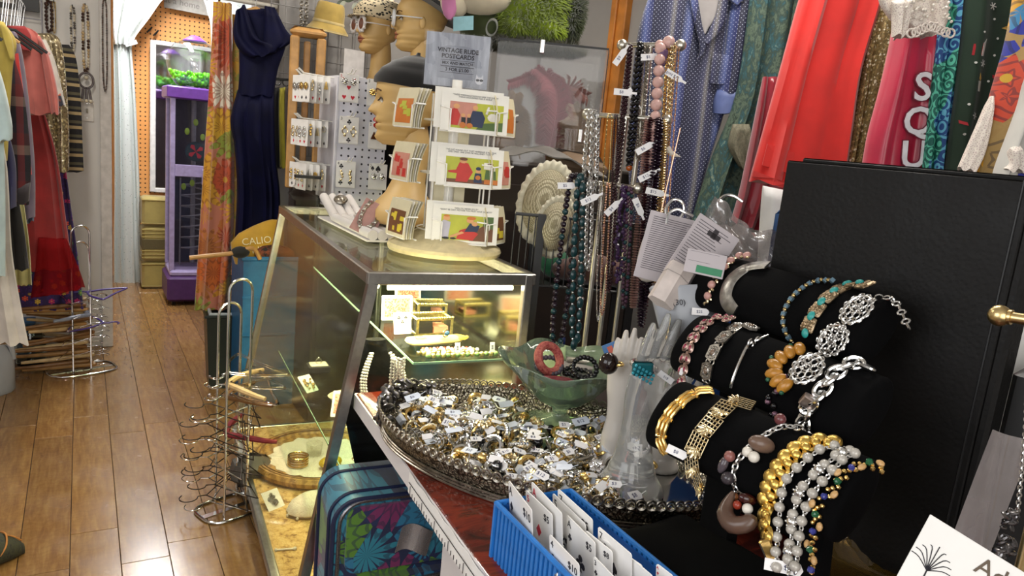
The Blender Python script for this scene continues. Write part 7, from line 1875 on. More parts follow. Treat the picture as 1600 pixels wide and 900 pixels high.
necklace('fine silver chain beside the top pole', (1016, 73), (1000, 330), 6, 'fine', SILVER, .0016, .01, None, (1014, 89, -8), '$5')
def amethyst_top(t, p):
 part(t, 'amethyst_nugget', MB().bev((.0, -.012, -.03), (.028, .022, .05), .007, (R(6), R(6), 0)), mat('amethyst nugget', '#6d4f70', .12)); part(t, 'quartz_ball', MB().ball((.018, -.01, .012), .017, 12, 8), ROSE)
necklace('pink rose quartz bead necklace with amethyst nugget on the top bar', (1032, 72), (1018, 270), 3, 'single', ROSE, .0155, -.03, None, None, '', amethyst_top)
necklace('gold rope chain at the right of the top bar', (1044, 71), (1028, 380), 6, 'chain', GOLD, .005, -.02, None, (1052, 118, 25), 'gold $12')
def tooth(t, p):
 part(t, 'tooth_pendant', MB().tube(curve([p, p + Vector((.012, -.01, -.012)), p + Vector((.035, -.02, -.018))], 8), [.011, .011, .010, .009, .008, .006, .004, .002, .001], 8), mat('ivory tooth', '#d8cfc0', .3))
necklace('gold and pearl chain with an ivory tooth pendant', (1051, 71), (1040, 232), 5, 'chain', PGOLD, .0055, -.03, None, (1006, 232, -35), '$6', tooth)
necklace('rose gold fine chain at the end of the top bar', (1058, 70), (1034, 420), 6, 'fine', COPP, .0016, -.035)
necklace('heavy silver link chain looped on the middle bar end', (924, 178), (916, 292), 12, 'chain', SILVER, .0075, .02)
necklace('second silver link chain tripled on the middle bar end', (930, 179), (926, 300), 10, 'chain', CHROME, .007, .0)
necklace('fine dark bronze chain on the middle bar', (952, 181), (945, 300), 9, 'fine', BRZ, .0014, .01)
necklace('fine garnet bead chain on the middle bar', (962, 182), (958, 310), 6, 'bead', GARN, .003, .0)
necklace('double strand of dark garnet discs on the middle bar', (1020, 188), (1006, 470), 16, 'disc', GARN, .0085, -.04, None, (1010, 275, -32), '$12')
necklace('chunky garnet disc necklace at the end of the middle bar', (1030, 189), (1000, 510), 9, 'disc', PURB, .0095, -.055, None, (1022, 300, 8), '$15')
necklace('gold coin necklace on the middle bar end', (1036, 190), (1022, 440), 8, 'disc', PGOLD, .008, -.045)
necklace('pink shell disc necklace behind the garnets', (1012, 187), (988, 480), 8, 'disc', PINKD, .008, -.01)
def crystal_pt(t, p): part(t, 'crystal_pendant', MB().lathe([(0, -.02), (.007, -.012), (.008, .012), (.004, .02), (0, .021)], 6, p + Vector((.02, 0, .02))), mat('lapis point', '#1f2a5a', .15))
necklace('long plum bead necklace with teal ovals at the left of the lowest bar', (897, 278), (868, 545), 20, 'bead', PURB, .0088, .03, TEALS, (884, 290, -6), '$5', crystal_pt)
necklace('teal stone oval necklace on the lowest bar', (906, 281), (898, 540), 12, 'oval', TEALS, .0115, -.02, SILVER)
necklace('dark glass and silver necklace on the lowest bar', (914, 283), (906, 480), 6, 'bead', mat('smoke glass', '#2b3130', .12), .0065, .0, SILVER)
necklace('bright silver link chain on the lowest bar', (922, 284), (918, 420), 8, 'chain', SILVER, .006, -.03, None, (920, 312, -30), '$12')
necklace('long fine silver chain on the lowest bar', (938, 287), (934, 500), 6, 'fine', SILVER, .0015, -.01)
necklace('copper bead chain with mixed stones on the lowest bar', (950, 290), (940, 490), 8, 'bead', COPP, .0035, -.02, PINKD, (956, 326, -50), '$4')
necklace('small garnet bead strand on the lowest bar', (960, 292), (950, 455), 6, 'bead', GARN, .0045, -.02)
necklace('amethyst chip necklace on the lowest bar', (974, 295), (964, 440), 9, 'chips', AMEC, .0088, -.04, None, (997, 322, 60), '$6')
necklace('multicoloured bead strand at the end of the lowest bar', (984, 297), (974, 480), 7, 'bead', mat('multicolour beads', '#4a3040', .2, 0, .7, 200), .0055, -.045, TEALS)
# carved bone hook pendant on a cord
hk = PD(1014, 352, ND - .12)
t = thing('pendant', 'white carved bone fish-hook pendant hanging right of the stand', 'pendant', hk, -YAW)
s = FPX / (ND - .12)
def hpx(x, y): return Vector(((x - 1014) / s, 0, (352 - y) / s))
part(t, 'carved_hook', MB().tube(curve([hpx(1022, 356), hpx(1014, 376), hpx(1010, 405), hpx(1013, 424), hpx(1022, 431), hpx(1034, 424), hpx(1037, 410), hpx(1032, 398), hpx(1022, 386)], 24), [.004, .008, .011, .0115, .0115, .012, .0125, .0135, .0145, .016, .018, .019, .019, .0185, .018, .0175, .017, .016, .0145, .0125, .0105, .0085, .006, .0035, .001], 12), mat('carved bone', '#d9d2c8', .3))
part(t, 'cord', MB().tube([hpx(1022, 356), hpx(1030, 330), hpx(1042, 200)], .0018, 5), COPP)
part(t, 'binding', MB().ball(hpx(1021, 356), .008, 8, 6), mat('teal thread', '#3a5a66', .6))
# ================================================================ black velvet bracelet stand
class Roll:
 def __init__(s, near, far, dn, rl, rs, tilt):
  A = PD(near[0], near[1], dn); B = PZ(far[0], far[1], A.z) if dn else None
  s.A, s.B = A, B; s.a = (A - B).normalized(); s.L = (A - B).length
  e1 = Vector((s.a.y, -s.a.x, 0)); e1 = e1 if e1.dot(A) < 0 else -e1      # horizontal, towards the viewer
  up = Vector((0, 0, 1)); c, q = math.cos(R(tilt)), math.sin(R(tilt))
  s.l = (-e1 * c + up * q).normalized(); s.n = (e1 * q + up * c).normalized()   # long axis leans back
  s.rl, s.rs = rl, rs
 def hit(s, x, y, h=0.0):      # surveyed point on the padded surface, or the nearest point beside it
  r = ray(x, y).normalized(); o = EYE - s.A
  r2 = (r.dot(s.l) / (s.rl + h), r.dot(s.n) / (s.rs + h)); o2 = (o.dot(s.l) / (s.rl + h), o.dot(s.n) / (s.rs + h))
  a = r2[0] ** 2 + r2[1] ** 2; b = r2[0] * o2[0] + r2[1] * o2[1]; c = o2[0] ** 2 + o2[1] ** 2 - 1
  D = b * b - a * c
  k = (-b - math.sqrt(D)) / a if D > 0 else -b / a - .03
  p = EYE + r * k; q = p - s.A
  nn = (s.l * (q.dot(s.l) / s.rl ** 2) + s.n * (q.dot(s.n) / s.rs ** 2)).normalized()
  return p, nn
def roll_mesh(r, grow=0.0, n=36):
 secs = []
 for u, k in ((-.012, .55), (-.004, .85), (.006, .97), (.02, 1), (.5, 1), (.98, 1), (.994, .97), (1.004, .85), (1.01, .55)):
  c = r.B.lerp(r.A, u); secs.append([c + r.l * (r.rl * k * math.copysign(abs(math.cos(a)) ** .85, math.cos(a))) + r.n * (r.rs * k * math.sin(a)) for a in [2 * PI * j / n for j in range(n)]])
 return secs
rolls = [Roll((1372, 520), (1105, 437), 1.16, .062, .034, 52), Roll((1362, 648), (1078, 535), 1.08, .062, .034, 52), Roll((1340, 785), (1042, 645), 1.00, .064, .036, 52)]
base_c = KT(.40, .86)
bp_ = (rolls[2].A + rolls[2].B) / 2; bp_.z = TZ
bst = thing('bracelet_stand', 'black velvet three-roll bracelet display stand crowded with bracelets', 'bracelet stand', bp_, 0)
for r in rolls: part(bst, 'padded_roll', (lambda m: m.loft([[p - bp_ for p in q] for q in roll_mesh(r)]))(MB()), BLV, 50)
def slab(m, pts, th):
 m.add([p - bp_ for p in pts] + [p - bp_ + th for p in pts], [(3, 2, 1, 0), (4, 5, 6, 7), (0, 1, 5, 4), (1, 2, 6, 5), (2, 3, 7, 6), (3, 0, 4, 7)])
bk = MB(); r0, r2 = rolls[0], rolls[2]
e1 = Vector((r2.a.y, -r2.a.x, 0)); e1 = e1 if e1.dot(r2.A) < 0 else -e1
for u in (.25, .75):
 top = r0.B.lerp(r0.A, u); low = r2.B.lerp(r2.A, u); foot = Vector((low.x, low.y, TZ + .02)) - e1 * .06
 m = MB(); w = r2.a * .03
 slab(m, [top - w - e1 * .02, top + w - e1 * .02, foot + w, foot - w], -e1 * .03)
 part(bst, 'support', m, BLV)
bm = MB(); c0 = Vector((bp_.x, bp_.y, 0)); A_, B_ = r2.A, r2.B
q = [Vector((B_.x, B_.y, TZ)) - r2.a * .05 + e1 * .14, Vector((A_.x, A_.y, TZ)) - r2.a * .02 + e1 * .07, Vector((A_.x, A_.y, TZ)) + r2.a * .02 - e1 * .12, Vector((B_.x, B_.y, TZ)) - r2.a * .05 - e1 * .12]
def plush(u, v):
 p = q[0].lerp(q[1], u).lerp(q[3].lerp(q[2], u), v); e = min(u, 1 - u, v, 1 - v)
 return p - bp_ + Vector((0, 0, .002 + .062 * min(1, e * 7) ** .45 + .004 * math.sin(9 * u) * math.sin(7 * v)))
bm.sheet(plush, 30, 22, 0); 
part(bst, 'plush_base', bm, BLV, 80)
BG = 'bracelets on the black velvet stand'
class Br:
 def __init__(s, roll, label, pts, h=.004, name='bracelet'):
  s.P = []
  W = [roll.hit(x, y, h) for x, y in pts]
  n = 60; C = curve([w[0] for w in W], n); N = curve([w[1] for w in W], n)
  s.o = C[n // 2].copy(); s.path = [c - s.o for c in C]; s.N = N
  s.t = thing(name, label, 'bracelet', s.o, 0, BG)
 def at(s, step, start=0.0):
  out = []; need = start
  for i in range(len(s.path) - 1):
   a, b = s.path[i], s.path[i + 1]; L = (b - a).length; k = need
   while k <= L and L > 0:
    d = (b - a) / L; nn = s.N[i].lerp(s.N[i + 1], k / L); nn = (nn - d * nn.dot(d)).normalized(); sd = d.cross(nn)
    out.append((a.lerp(b, k / L), Matrix((d, sd, nn)).transposed())); k += step
   need = k - L
  return out
 def add(s, name, items, m_, fn, **kw):
  mb = MB()
  for i, (p, M) in enumerate(items):
   mb.T = Matrix.Translation(p) @ M.to_4x4(); fn(mb, i)
  mb.T = None
  return part(s.t, name, mb, m_, **kw)
 def each(s, name, items, me):
  for p, M in items:
   o = part(s.t, name, me, None); o.matrix_local = Matrix.Translation(p) @ M.to_4x4()
 def chain(s, r, w, m_, name='chain'): return s.add(name, s.at(r * 1.6), m_, lambda mb, i: mb.torus((0, 0, 0), r, w, 'z' if i % 2 else 'y', 12, 5, (1.15, .75)))
 def tagp(s, x, y, roll, txt, ang, w=.03, h=.014):
  p, nn = roll.hit(x, y, .012); p = p - s.o
  q = part(s.t, 'price_tag', MB().prism([(-w / 2, -h / 2), (w / 2, -h / 2), (w / 2 + .004, 0), (w / 2, h / 2), (-w / 2, h / 2)], -.0005, .0005, 'y'), TAGM, False, loc=p, rot=(R(-12), R(ang), -YAW - R(20)))
  part(q, 'price_lettering', text_mesh(txt, h * .55, INKB, .0002), None, loc=(0, -.0008, 0), rot=(R(90), 0, 0))
r1, r2_, r3 = rolls
def filigree(mb, i, R_=.018, rows=3):
 mb.torus((0, 0, .002), R_, .0022, 'z', 18, 5, (1, .85))
 for k in range(12): a = 2 * PI * k / 12; mb.torus((R_ * .95 * math.cos(a), R_ * .8 * math.sin(a), .003), R_ * .2, .0012, 'z', 8, 4)
 for k in range(7): a = 2 * PI * k / 7; mb.torus((R_ * .55 * math.cos(a), R_ * .47 * math.sin(a), .0045), R_ * .22, .0013, 'z', 8, 4)
 for k in range(10): a = 2.4 * k; q = R_ * .6 * (k / 10) ** .5; mb.ball((q * math.cos(a), q * .85 * math.sin(a), .005), R_ * .08, 6, 4)
 mb.torus((0, 0, .005), R_ * .22, .0014, 'z', 8, 4)
# roll 1
b = Br(r1, 'pink stone and gold leaf bracelet at the far end of the top roll', [(1172, 402), (1150, 404), (1128, 425), (1112, 450), (1105, 478)], .005)
b.add('gold_leaves', b.at(.006), PGOLD, lambda mb, i: mb.ball((0, (i % 3 - 1) * .006, .002), .0045, 7, 4, (1.2, .7, .6), (0, 0, i)))
b.each('pink_stone', b.at(.022, .008), MB().ball((0, 0, .004), .0085, 10, 6, (1, 1, .8)).mesh('pink_stone', mat('pink pearl stone', '#bd8f86', .25)))
b.tagp(1093, 487, r1, '$25', -5)
b = Br(r1, 'wide brushed silver cuff on the top roll', [(1200, 414), (1168, 418), (1142, 438), (1134, 466), (1150, 490)], .003, 'cuff_bracelet')
it = b.at(.004)
mb = MB(); secs = [[p + M @ Vector((0, y, z)) for y, z in ((-.015, 0), (-.013, .002), (.013, .002), (.015, 0), (.013, -.0015), (-.013, -.0015))] for p, M in it]
part(b.t, 'cuff_band', mb.loft(secs), mat('engraved silver', (.36, .35, .33), .38, 1, .25, 90, .25, 120), 60)
b = Br(r1, 'slim blue and bronze bead bracelet in the middle of the top roll', [(1300, 438), (1272, 440), (1240, 462), (1224, 492), (1228, 520), (1240, 536)], .004)
b.add('blue_beads', b.at(.0145), mat('blue crystal', '#6d8a9c', .12, .3), lambda mb, i: mb.box((0, 0, 0), (.007, .007, .007), (.4, .4, .4)), kind='stuff')
b.add('bronze_beads', b.at(.0145, .0072), BRZ, lambda mb, i: mb.ball((0, 0, 0), .0042, 8, 5), kind='stuff')
b.add('steel_beads', b.at(.0072, .0036), TARN, lambda mb, i: mb.ball((0, 0, 0), .003, 6, 4), kind='stuff')
b = Br(r1, 'antique bronze panel bracelet set with turquoise ovals on the top roll', [(1352, 446), (1325, 447), (1295, 464), (1272, 492), (1262, 515), (1262, 532)], .004)
ABR = mat('antique bronze relief', (.36, .27, .17), .42, 1, .4, 160, .6, 180)
pm_ = MB().bev((0, 0, .001), (.026, .026, .006), .002)
for k in range(9): pm_.torus((ru(-.009, .009), ru(-.009, .009), .004), .0035, .001, 'z', 8, 4)
b.each('bronze_panel', b.at(.0285), pm_.mesh('bronze_panel', ABR))
b.each('turquoise', b.at(.0285, .014)[::1], MB().ball((0, 0, .005), .0085, 12, 6, (1, .75, .55)).mesh('turquoise', TURQ))
b = Br(r1, 'large silver filigree medallion bracelet across the near end of the top roll', [(1418, 508), (1398, 470), (1372, 464), (1342, 482), (1302, 532), (1262, 576)], .006)
med = MB(); filigree(med, 0, .0265)
medm = med.mesh('filigree_medallion', SILVER)
it = b.at(.001)
for x, y in ((1341, 485), (1301, 531)):
 p, nn = r1.hit(x, y, .007); p = p - b.o
 k = min(it, key=lambda q: (q[0] - p).length); o = part(b.t, 'filigree_medallion', medm, None); o.matrix_local = Matrix.Translation(k[0]) @ k[1].to_4x4()
p, nn = r2_.hit(1262, 577, .022)
d_ = (Vector((0, 0, -1)) + nn * nn.z).normalized()
o = part(b.t, 'filigree_medallion', medm, None); o.matrix_local = Matrix.Translation(p - b.o) @ Matrix((d_, d_.cross(nn), nn)).transposed().to_4x4()
b.add('connecting_chain', b.at(.012), SILVER, lambda mb, i: mb.torus((0, 0, -.002), .0055, .0018, 'z' if i % 2 else 'y', 10, 5))
b.tagp(1282, 594, r1, '$10', -4, .032, .014)
# roll 2
b = Br(r2_, 'antique link bracelet of paired red marquise stones on the middle roll', [(1140, 500), (1118, 497), (1095, 515), (1078, 540), (1070, 568), (1066, 598)], .004)
mq = MB()
for s in (-1, 1): mq.ball((0, s * .0065, .002), .0085, 12, 6, (1, .62, .45), (0, 0, s * .3)).torus((0, s * .0065, .002), .009, .0012, 'z', 16, 5, (1, .65), (0, 0, s * .3))
b.each('marquise_link', b.at(.021), mq.mesh('marquise_link', mat('antique copper', (.40, .28, .24), .35, 1, .3)))
b.add('red_stones', b.at(.021), mat('ruby stone', '#8a2440', .12), lambda mb, i: [mb.ball((0, s * .0065, .0045), .005, 8, 5, (1, .6, .5), (0, 0, s * .3)) for s in (-1, 1)])
b.add('link_ring', b.at(.021, .0105), mat('antique copper', (.40, .28, .24), .35, 1, .3), lambda mb, i: mb.box((0, 0, 0), (.007, .006, .002)))
b.tagp(1067, 582, r2_, '', -80, .012, .012)
b = Br(r2_, 'oxidised silver concho bracelet with topaz centres on the middle roll', [(1180, 515), (1158, 508), (1132, 527), (1118, 546), (1106, 575), (1103, 598)], .005)
cm = MB().prism([(.017, 0), (.011, .012), (-.011, .012), (-.017, 0), (-.011, -.012), (.011, -.012)], -.001, .003)
for k in range(14): a = 2 * PI * k / 14; cm.ball((.0118 * math.cos(a), .0085 * math.sin(a), .0035), .0016, 6, 4)
cm.torus((0, 0, .0035), .0062, .0014, 'z', 14, 5, (1.1, .85))
b.each('concho', b.at(.034, .012), cm.mesh('concho', mat('oxidised concho', (.38, .36, .33), .32, 1, .4, 200)))
b.each('topaz_centre', b.at(.034, .012), MB().ball((0, 0, .0045), .0052, 10, 6, (1.1, .85, .5)).mesh('topaz_centre', mat('topaz', '#7a6656', .12)))
b.each('oval_link', b.at(.034, .029), MB().torus((0, .004, 0), .005, .0014, 'z', 12, 5).torus((0, -.004, 0), .005, .0014, 'z', 12, 5).mesh('oval_link', TARN))
b = Br(r2_, 'slim silver loop bangle in the middle of the middle roll', [(1200, 524), (1186, 530), (1170, 538), (1158, 560), (1146, 590), (1142, 606)], .004, 'bangle')
part(b.t, 'bangle_wire', MB().tube(b.path, .0026, 8), SILVER)
p, nn = r2_.hit(1173, 538, .006)
part(b.t, 'loop_knot', MB().torus(p - b.o, .009, .002, 'y', 16, 6, (.7, 1)).torus(p - b.o + Vector((.016, 0, .003)), .009, .002, 'y', 16, 6, (.7, 1)), SILVER)
b = Br(r2_, 'amber resin shell bracelet hanging on the middle roll', [(1250, 548), (1230, 555), (1212, 572), (1214, 592), (1234, 608)], .006)
b.each('amber_shell', b.at(.016), MB().ball((0, 0, .004), .012, 12, 7, (.8, 1.3, .7), (0, 0, .3)).mesh('amber_shell', mat('amber resin', '#b07a2c', .28, 0, .3, 60)))
b.add('stone_accents', b.at(.03, .01), mat('green crystal', '#2a5a44', .1), lambda mb, i: mb.ball((0, .012, .006), .004, 7, 5))
b = Br(r2_, 'double strand of black and iridescent beads below the amber shells', [(1236, 590), (1222, 600), (1206, 615), (1208, 645), (1222, 672), (1248, 680)], .006)
b.add('black_beads', b.at(.012), BLKB, lambda mb, i: mb.ball((0, (-1) ** i * .005, 0), .0055, 8, 5), kind='stuff')
b.add('iridescent_beads', b.at(.024, .006), mat('iridescent bead', '#7a5a6a', .1, .5), lambda mb, i: mb.ball((0, (-1) ** i * .006, .001), .005, 8, 5), kind='stuff')
b = Br(r2_, 'chunky silver curb chain bracelet with a square clasp on the middle roll', [(1352, 574), (1330, 570), (1302, 588), (1282, 615), (1262, 640), (1256, 668), (1270, 694)], .008)
b.add('curb_link', b.at(.0165), CHROME, lambda mb, i: mb.torus((0, 0, .002), .0125, .0034, 'z', 18, 7, (1.2, .75), (.5 if i % 2 else -.5, 0, .35)))
p, nn = r2_.hit(1264, 628, .012)
part(b.t, 'square_clasp', MB().bev(p - b.o, (.024, .014, .02), .002, (R(20), R(25), R(-50))), mat('pinkish silver', (.62, .52, .48), .3, 1))
# roll 3
b = Br(r3, 'polished gold bar-link bracelet at the far end of the lowest roll', [(1112, 612), (1090, 614), (1062, 632), (1042, 656), (1034, 684), (1042, 706)], .005)
gl = MB()
for s in (-1, 0, 1): gl.tube([(-.014, s * .008, .0), (-.008, s * .008, .0035), (.008, s * .008, .0035), (.014, s * .008, 0)], .0032, 8)
b.each('gold_bar_link', b.at(.031, .012), gl.mesh('gold_bar_link', GOLD)); b.add('gold_joint', b.at(.031, .028), GOLD, lambda mb, i: mb.tube([(0, -.012, 0), (0, .012, 0)], .0026, 6))
b.tagp(1056, 706, r3, '$8', 14)
b = Br(r3, 'broad gold lattice and leaf bracelet on the lowest roll', [(1172, 634), (1142, 630), (1112, 660), (1090, 692), (1082, 725), (1096, 766)], .006)
lat = MB()
for k in range(6):
 lat.tube([(-.017, -.016 + .0064 * k, .001), (.017, -.016 + .0064 * k, .002)], .0011, 5).tube([(-.017 + .0068 * k, -.016, .002), (-.017 + .0068 * k, .016, .001)], .0011, 5)
for k in range(5): a = -1.2 + .6 * k; lat.ball((.006 + .009 * math.cos(a), -.004 + .009 * math.sin(a), .005), .006, 8, 5, (1.5, .55, .35), (0, -.3, a))
b.each('lattice_panel', b.at(.036, .012), lat.mesh('lattice_panel', PGOLD)); b.add('hinge', b.at(.036, .030), PGOLD, lambda mb, i: mb.tube([(0, -.01, 0), (0, .01, 0)], .002, 6))
b = Br(r3, 'silver chain charm bracelet hung with stones, pearls and a big brown horn', [(1245, 668), (1218, 668), (1180, 690), (1156, 716), (1146, 740), (1152, 770), (1170, 776)], .006)
b.chain(.0055, .0016, SILVER)
for nm, x, y, r_, sc, m_ in (('brown_stone', 1190, 694, .014, (1.5, .8, .9), mat('brown jasper', '#6d5648', .3)), ('pearl_drop', 1168, 706, .008, (1, 1, 1), PEARL), ('pearl_drop', 1178, 714, .0085, (1, 1, 1), PEARL), ('rose_bead', 1140, 713, .0085, (1, 1, 1), mat('rose jasper', '#8d5a54', .3)), ('smoky_oval', 1130, 726, .009, (.8, .8, 1.6), mat('smoky quartz', '#4d454a', .15)), ('glass_bead', 1137, 747, .010, (1, 1, 1), mat('smoky glass bead', '#3a3438', .1)), ('orange_bead', 1148, 776, .006, (1, 1, 1), mat('orange jasper', '#a8673c', .3)), ('red_bead', 1152, 789, .0068, (1, 1, 1), mat('carnelian', '#8e3322', .2)), ('white_bead', 1168, 795, .008, (1, 1, 1), PEARL), ('dark_bean', 1168, 780, .009, (1.6, .8, .9), mat('mahogany bean', '#36120f', .15)), ('red_bead', 1219, 655, .009, (1, 1, 1), mat('rhodonite', '#6a3a3c', .2))):
 p, nn = r3.hit(x, y, .014); part(b.t, nm, MB().ball(p - b.o, r_, 12, 8, sc, (0, R(15), R(-30))), m_)
hp_ = [r3.hit(x, y, .016)[0] - b.o for x, y in ((1146, 768), (1136, 790), (1134, 806), (1146, 820), (1168, 818), (1178, 806))]
part(b.t, 'horn_charm', MB().tube(curve(hp_, 12), [.003, .006, .009, .011, .0125, .013, .0135, .0135, .013, .0125, .012, .011, .006], 12), mat('brown horn', '#5a4438', .3))
b = Br(r3, 'thick gold hook-link chain bracelet on the lowest roll', [(1302, 692), (1276, 690), (1248, 702), (1222, 728), (1206, 756), (1198, 790), (1196, 822), (1206, 852)], .007)
b.add('hook_link', b.at(.0175), mat('satin gold', (.80, .54, .14), .34, 1), lambda mb, i: mb.ball((0, .006, .002), .0105, 12, 7, (.95, .9, .5)).ball((.006, -.006, .0035), .0095, 12, 7, (.8, .9, .6)).torus((0, 0, .001), .0115, .0036, 'z', 14, 6, (.8, 1.15)))
p, nn = r3.hit(1200, 858, .01)
part(b.t, 'clasp', MB().bev(p - b.o, (.016, .01, .03), .002, (0, R(-30), R(-40))), GOLD)
def pearl_str(label, pts, k):
 b = Br(r3, label, pts, .008)
 b.add('pearls', b.at(.0205), mat('grey pearl', '#b9b4ab', .2, .1), lambda mb, i: mb.ball((0, 0, .002), .0075, 10, 7), kind='stuff')
 b.chain(.0036, .0012, SILVER)
 return b
pearl_str('left grey pearl and silver chain strand beside the gold hooks', [(1304, 698), (1280, 704), (1254, 724), (1228, 752), (1220, 788), (1216, 830), (1214, 868), (1216, 890)], 0)
b = pearl_str('middle grey pearl strand with filigree balls on the lowest roll', [(1328, 706), (1308, 712), (1282, 734), (1256, 760), (1242, 794), (1238, 830), (1234, 866), (1232, 896)], 1)
b.add('filigree_ball', b.at(.041, .01), SILVER, lambda mb, i: [mb.ball((0, 0, .002), .008, 10, 6)] + [mb.ball((.008 * math.cos(a), .008 * math.sin(a), .004), .0022, 5, 4) for a in [k * PI / 4 for k in range(8)]], kind='stuff')
b.tagp(1222, 886, r3, '.925 $25', -4, .045, .016)
pearl_str('right grey pearl strand with double chain on the lowest roll', [(1336, 710), (1318, 718), (1294, 744), (1270, 772), (1256, 806), (1250, 840), (1246, 872), (1242, 898)], 2)
b = Br(r3, 'gold charm strand with tiny coloured stones near the end of the lowest roll', [(1378, 738), (1352, 724), (1326, 738), (1300, 766), (1280, 790), (1274, 826), (1270, 860), (1272, 898)], .006)
b.add('gold_nuggets', b.at(.0055), GOLD, lambda mb, i: mb.ball((0, math.sin(i * 2.1) * .005, .001), .0036, 6, 4), kind='stuff')
b.add('peach_chips', b.at(.026, .01), mat('peach chip', '#c9a06a', .3), lambda mb, i: mb.ball((0, .008 * (-1) ** i, .004), .0065, 8, 5, (1, .7, .6)), kind='stuff')
b.add('jewel_beads', b.at(.052, .02), mat('emerald bead', '#1f5a3a', .1), lambda mb, i: mb.ball((0, 0, .004), .0055, 6, 4), kind='stuff'); b.add('sapphire_beads', b.at(.052, .046), mat('sapphire bead', '#3a3f8a', .1), lambda mb, i: mb.ball((0, 0, .004), .005, 6, 4), kind='stuff')
# loose gold strand end under the lowest roll
# ================================================================ black album box
Lp, Rp = PD(1207, 410, 1.45), PD(1580, 450, 1.14)
dv = Vector((Rp.x - Lp.x, Rp.y - Lp.y, 0)); Wb = dv.length; ang = math.atan2(dv.y, dv.x)
top = PD(1243, 252, 1.455).z
alb = thing('album_box', 'big black leatherette album box standing upright behind the bracelets', 'album box', (Lp.x, Lp.y, TZ), ang)
LEA = NT('black leatherette'); v_ = LEA.co('Object'); e_ = LEA.voro(v_, 150, 'SMOOTH_F1'); n_ = LEA.noise(v_, 7, 4)
LEA.set(LEA.ramp(n_, [(.35, '#070605'), (.7, '#0d0b0a')]), LEA.ramp(n_, [(.4, (.5, .5, .5)), (.7, (.62, .62, .62))])); LEA.b.inputs['Specular IOR Level'].default_value = .25; LEA.bump(LEA.math('ADD', e_, LEA.math('MULTIPLY', LEA.noise(v_, 90, 3), .5)), .2, .002)
Hb = top - TZ
part(alb, 'front_cover', MB().bev((Wb / 2, -.004, Hb / 2), (Wb, .008, Hb), .003), LEA.m)
part(alb, 'back_cover', MB().bev((Wb / 2, .05, Hb / 2 + .004), (Wb, .008, Hb + .008), .003), LEA.m)
part(alb, 'inner_block', MB().bbox((.008, .001, .004), (Wb - .01, .045, Hb - .012)), BLACKP, False)
part(alb, 'spine', MB().bev((Wb + .006, .022, Hb / 2), (.02, .06, Hb), .006), LEA.m)
part(alb, 'spine_groove', MB().tube([(Wb - .012, -.0085, .0), (Wb - .012, -.0085, Hb)], .002, 6), BLACKP)
# things behind the album
dk = thing('black_case', 'black case standing at the right edge behind the brass rod', 'case', PZ(1600, 900, TZ), ang + R(4))
d0 = PD(1620, 600, 1.18); dk.location = (d0.x + .02, d0.y, TZ)
part(dk, 'shell', MB().bev((.04, .02, (PD(1600, 585, 1.18).z - TZ) / 2), (.16, .08, PD(1600, 585, 1.18).z - TZ), .008), BLACKP); part(dk, 'lid_line', MB().bbox((-.041, -.021, .30), (.121, .061, .304)), mat('case seam', '#2a2a2c', .4))
# blue board beside the album
q = PD(1228, 330, 1.62)
q.x += .02; hq = q.z - TZ; q.z = TZ
solo('blue_tub', MB().bev((0, 0, hq / 2), (.07, .02, hq), .008), mat('blue tub plastic', '#1d4a7c', .4), 'blue plastic tub edge showing beside the album top corner', 'tub', q, (0, 0, -YAW))
# ================================================================ packages and caddy behind the stand
PKG = mat('package card', '#b9b1b4', .6, 0, .06, 6); PKT = mat('package print', '#5d575c', .6)
def package(label, px, py, depth, w, h, roll_deg, yaw_off, hole=False, green=False, rows=26):
 p = PD(px, py, depth); t = thing('package', label, 'package', p, 0, None, rot=(R(-10), R(roll_deg), -YAW - R(yaw_off)))
 part(t, 'backing_card', MB().bev((0, 0, 0), (w, .002, h), .0007), PKG, False)
 rg = random.Random(int(px)); m = MB()
 for k in range(rows):
  z = h * (.42 - .8 * k / rows); L = w * rg.uniform(.5, .82); m.bbox((-w * .43, -.0016, z), (-w * .43 + L, -.001, z + h * .01))
 part(t, 'printed_text', m, PKT, False, kind='stuff')
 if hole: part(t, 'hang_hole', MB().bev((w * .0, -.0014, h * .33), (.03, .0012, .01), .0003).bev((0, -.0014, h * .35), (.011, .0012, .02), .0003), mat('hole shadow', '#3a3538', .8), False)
 if green: part(t, 'green_label', MB().bbox((-w * .2, -.0024, -h * .42), (w * .45, -.0012, -h * .12)), mat('green label', '#1f7a52', .5), False)
 return t
package('large grey package card printed with fine text behind the bone hook', 1052, 392, 1.62, .14, .15, 8, 8)
package('white package card with a hang hole and green label behind the top roll', 1096, 398, 1.52, .10, .14, 28, 0, True, False, 18)
package('clear-lidded pack with a green label behind the top roll', 1102, 412, 1.40, .075, .045, 6, 6, False, True, 2)
CB = NT('crumpled clear bag'); tr = CB.n('BsdfTransparent'); gl_ = CB.n('BsdfGlossy'); df = CB.n('BsdfDiffuse'); m1 = CB.n('MixShader'); m2 = CB.n('MixShader')
tr.inputs[0].default_value = (.86, .84, .84, 1); gl_.inputs['Roughness'].default_value = .18; df.inputs[0].default_value = lin('#a39a98'); m1.inputs[0].default_value = .28; m2.inputs[0].default_value = .12
CB.put(m1.inputs[0], CB.math('MULTIPLY_ADD', CB.noise(CB.co('Object'), 18, 3), .4, .28)); CB.l(tr.outputs[0], m1.inputs[1]); CB.l(df.outputs[0], m1.inputs[2]); CB.l(m1.outputs[0], m2.inputs[1]); CB.l(gl_.outputs[0], m2.inputs[2]); CB.l(m2.outputs[0], CB.out.inputs[0])
q = PD(1150, 372, 1.56)
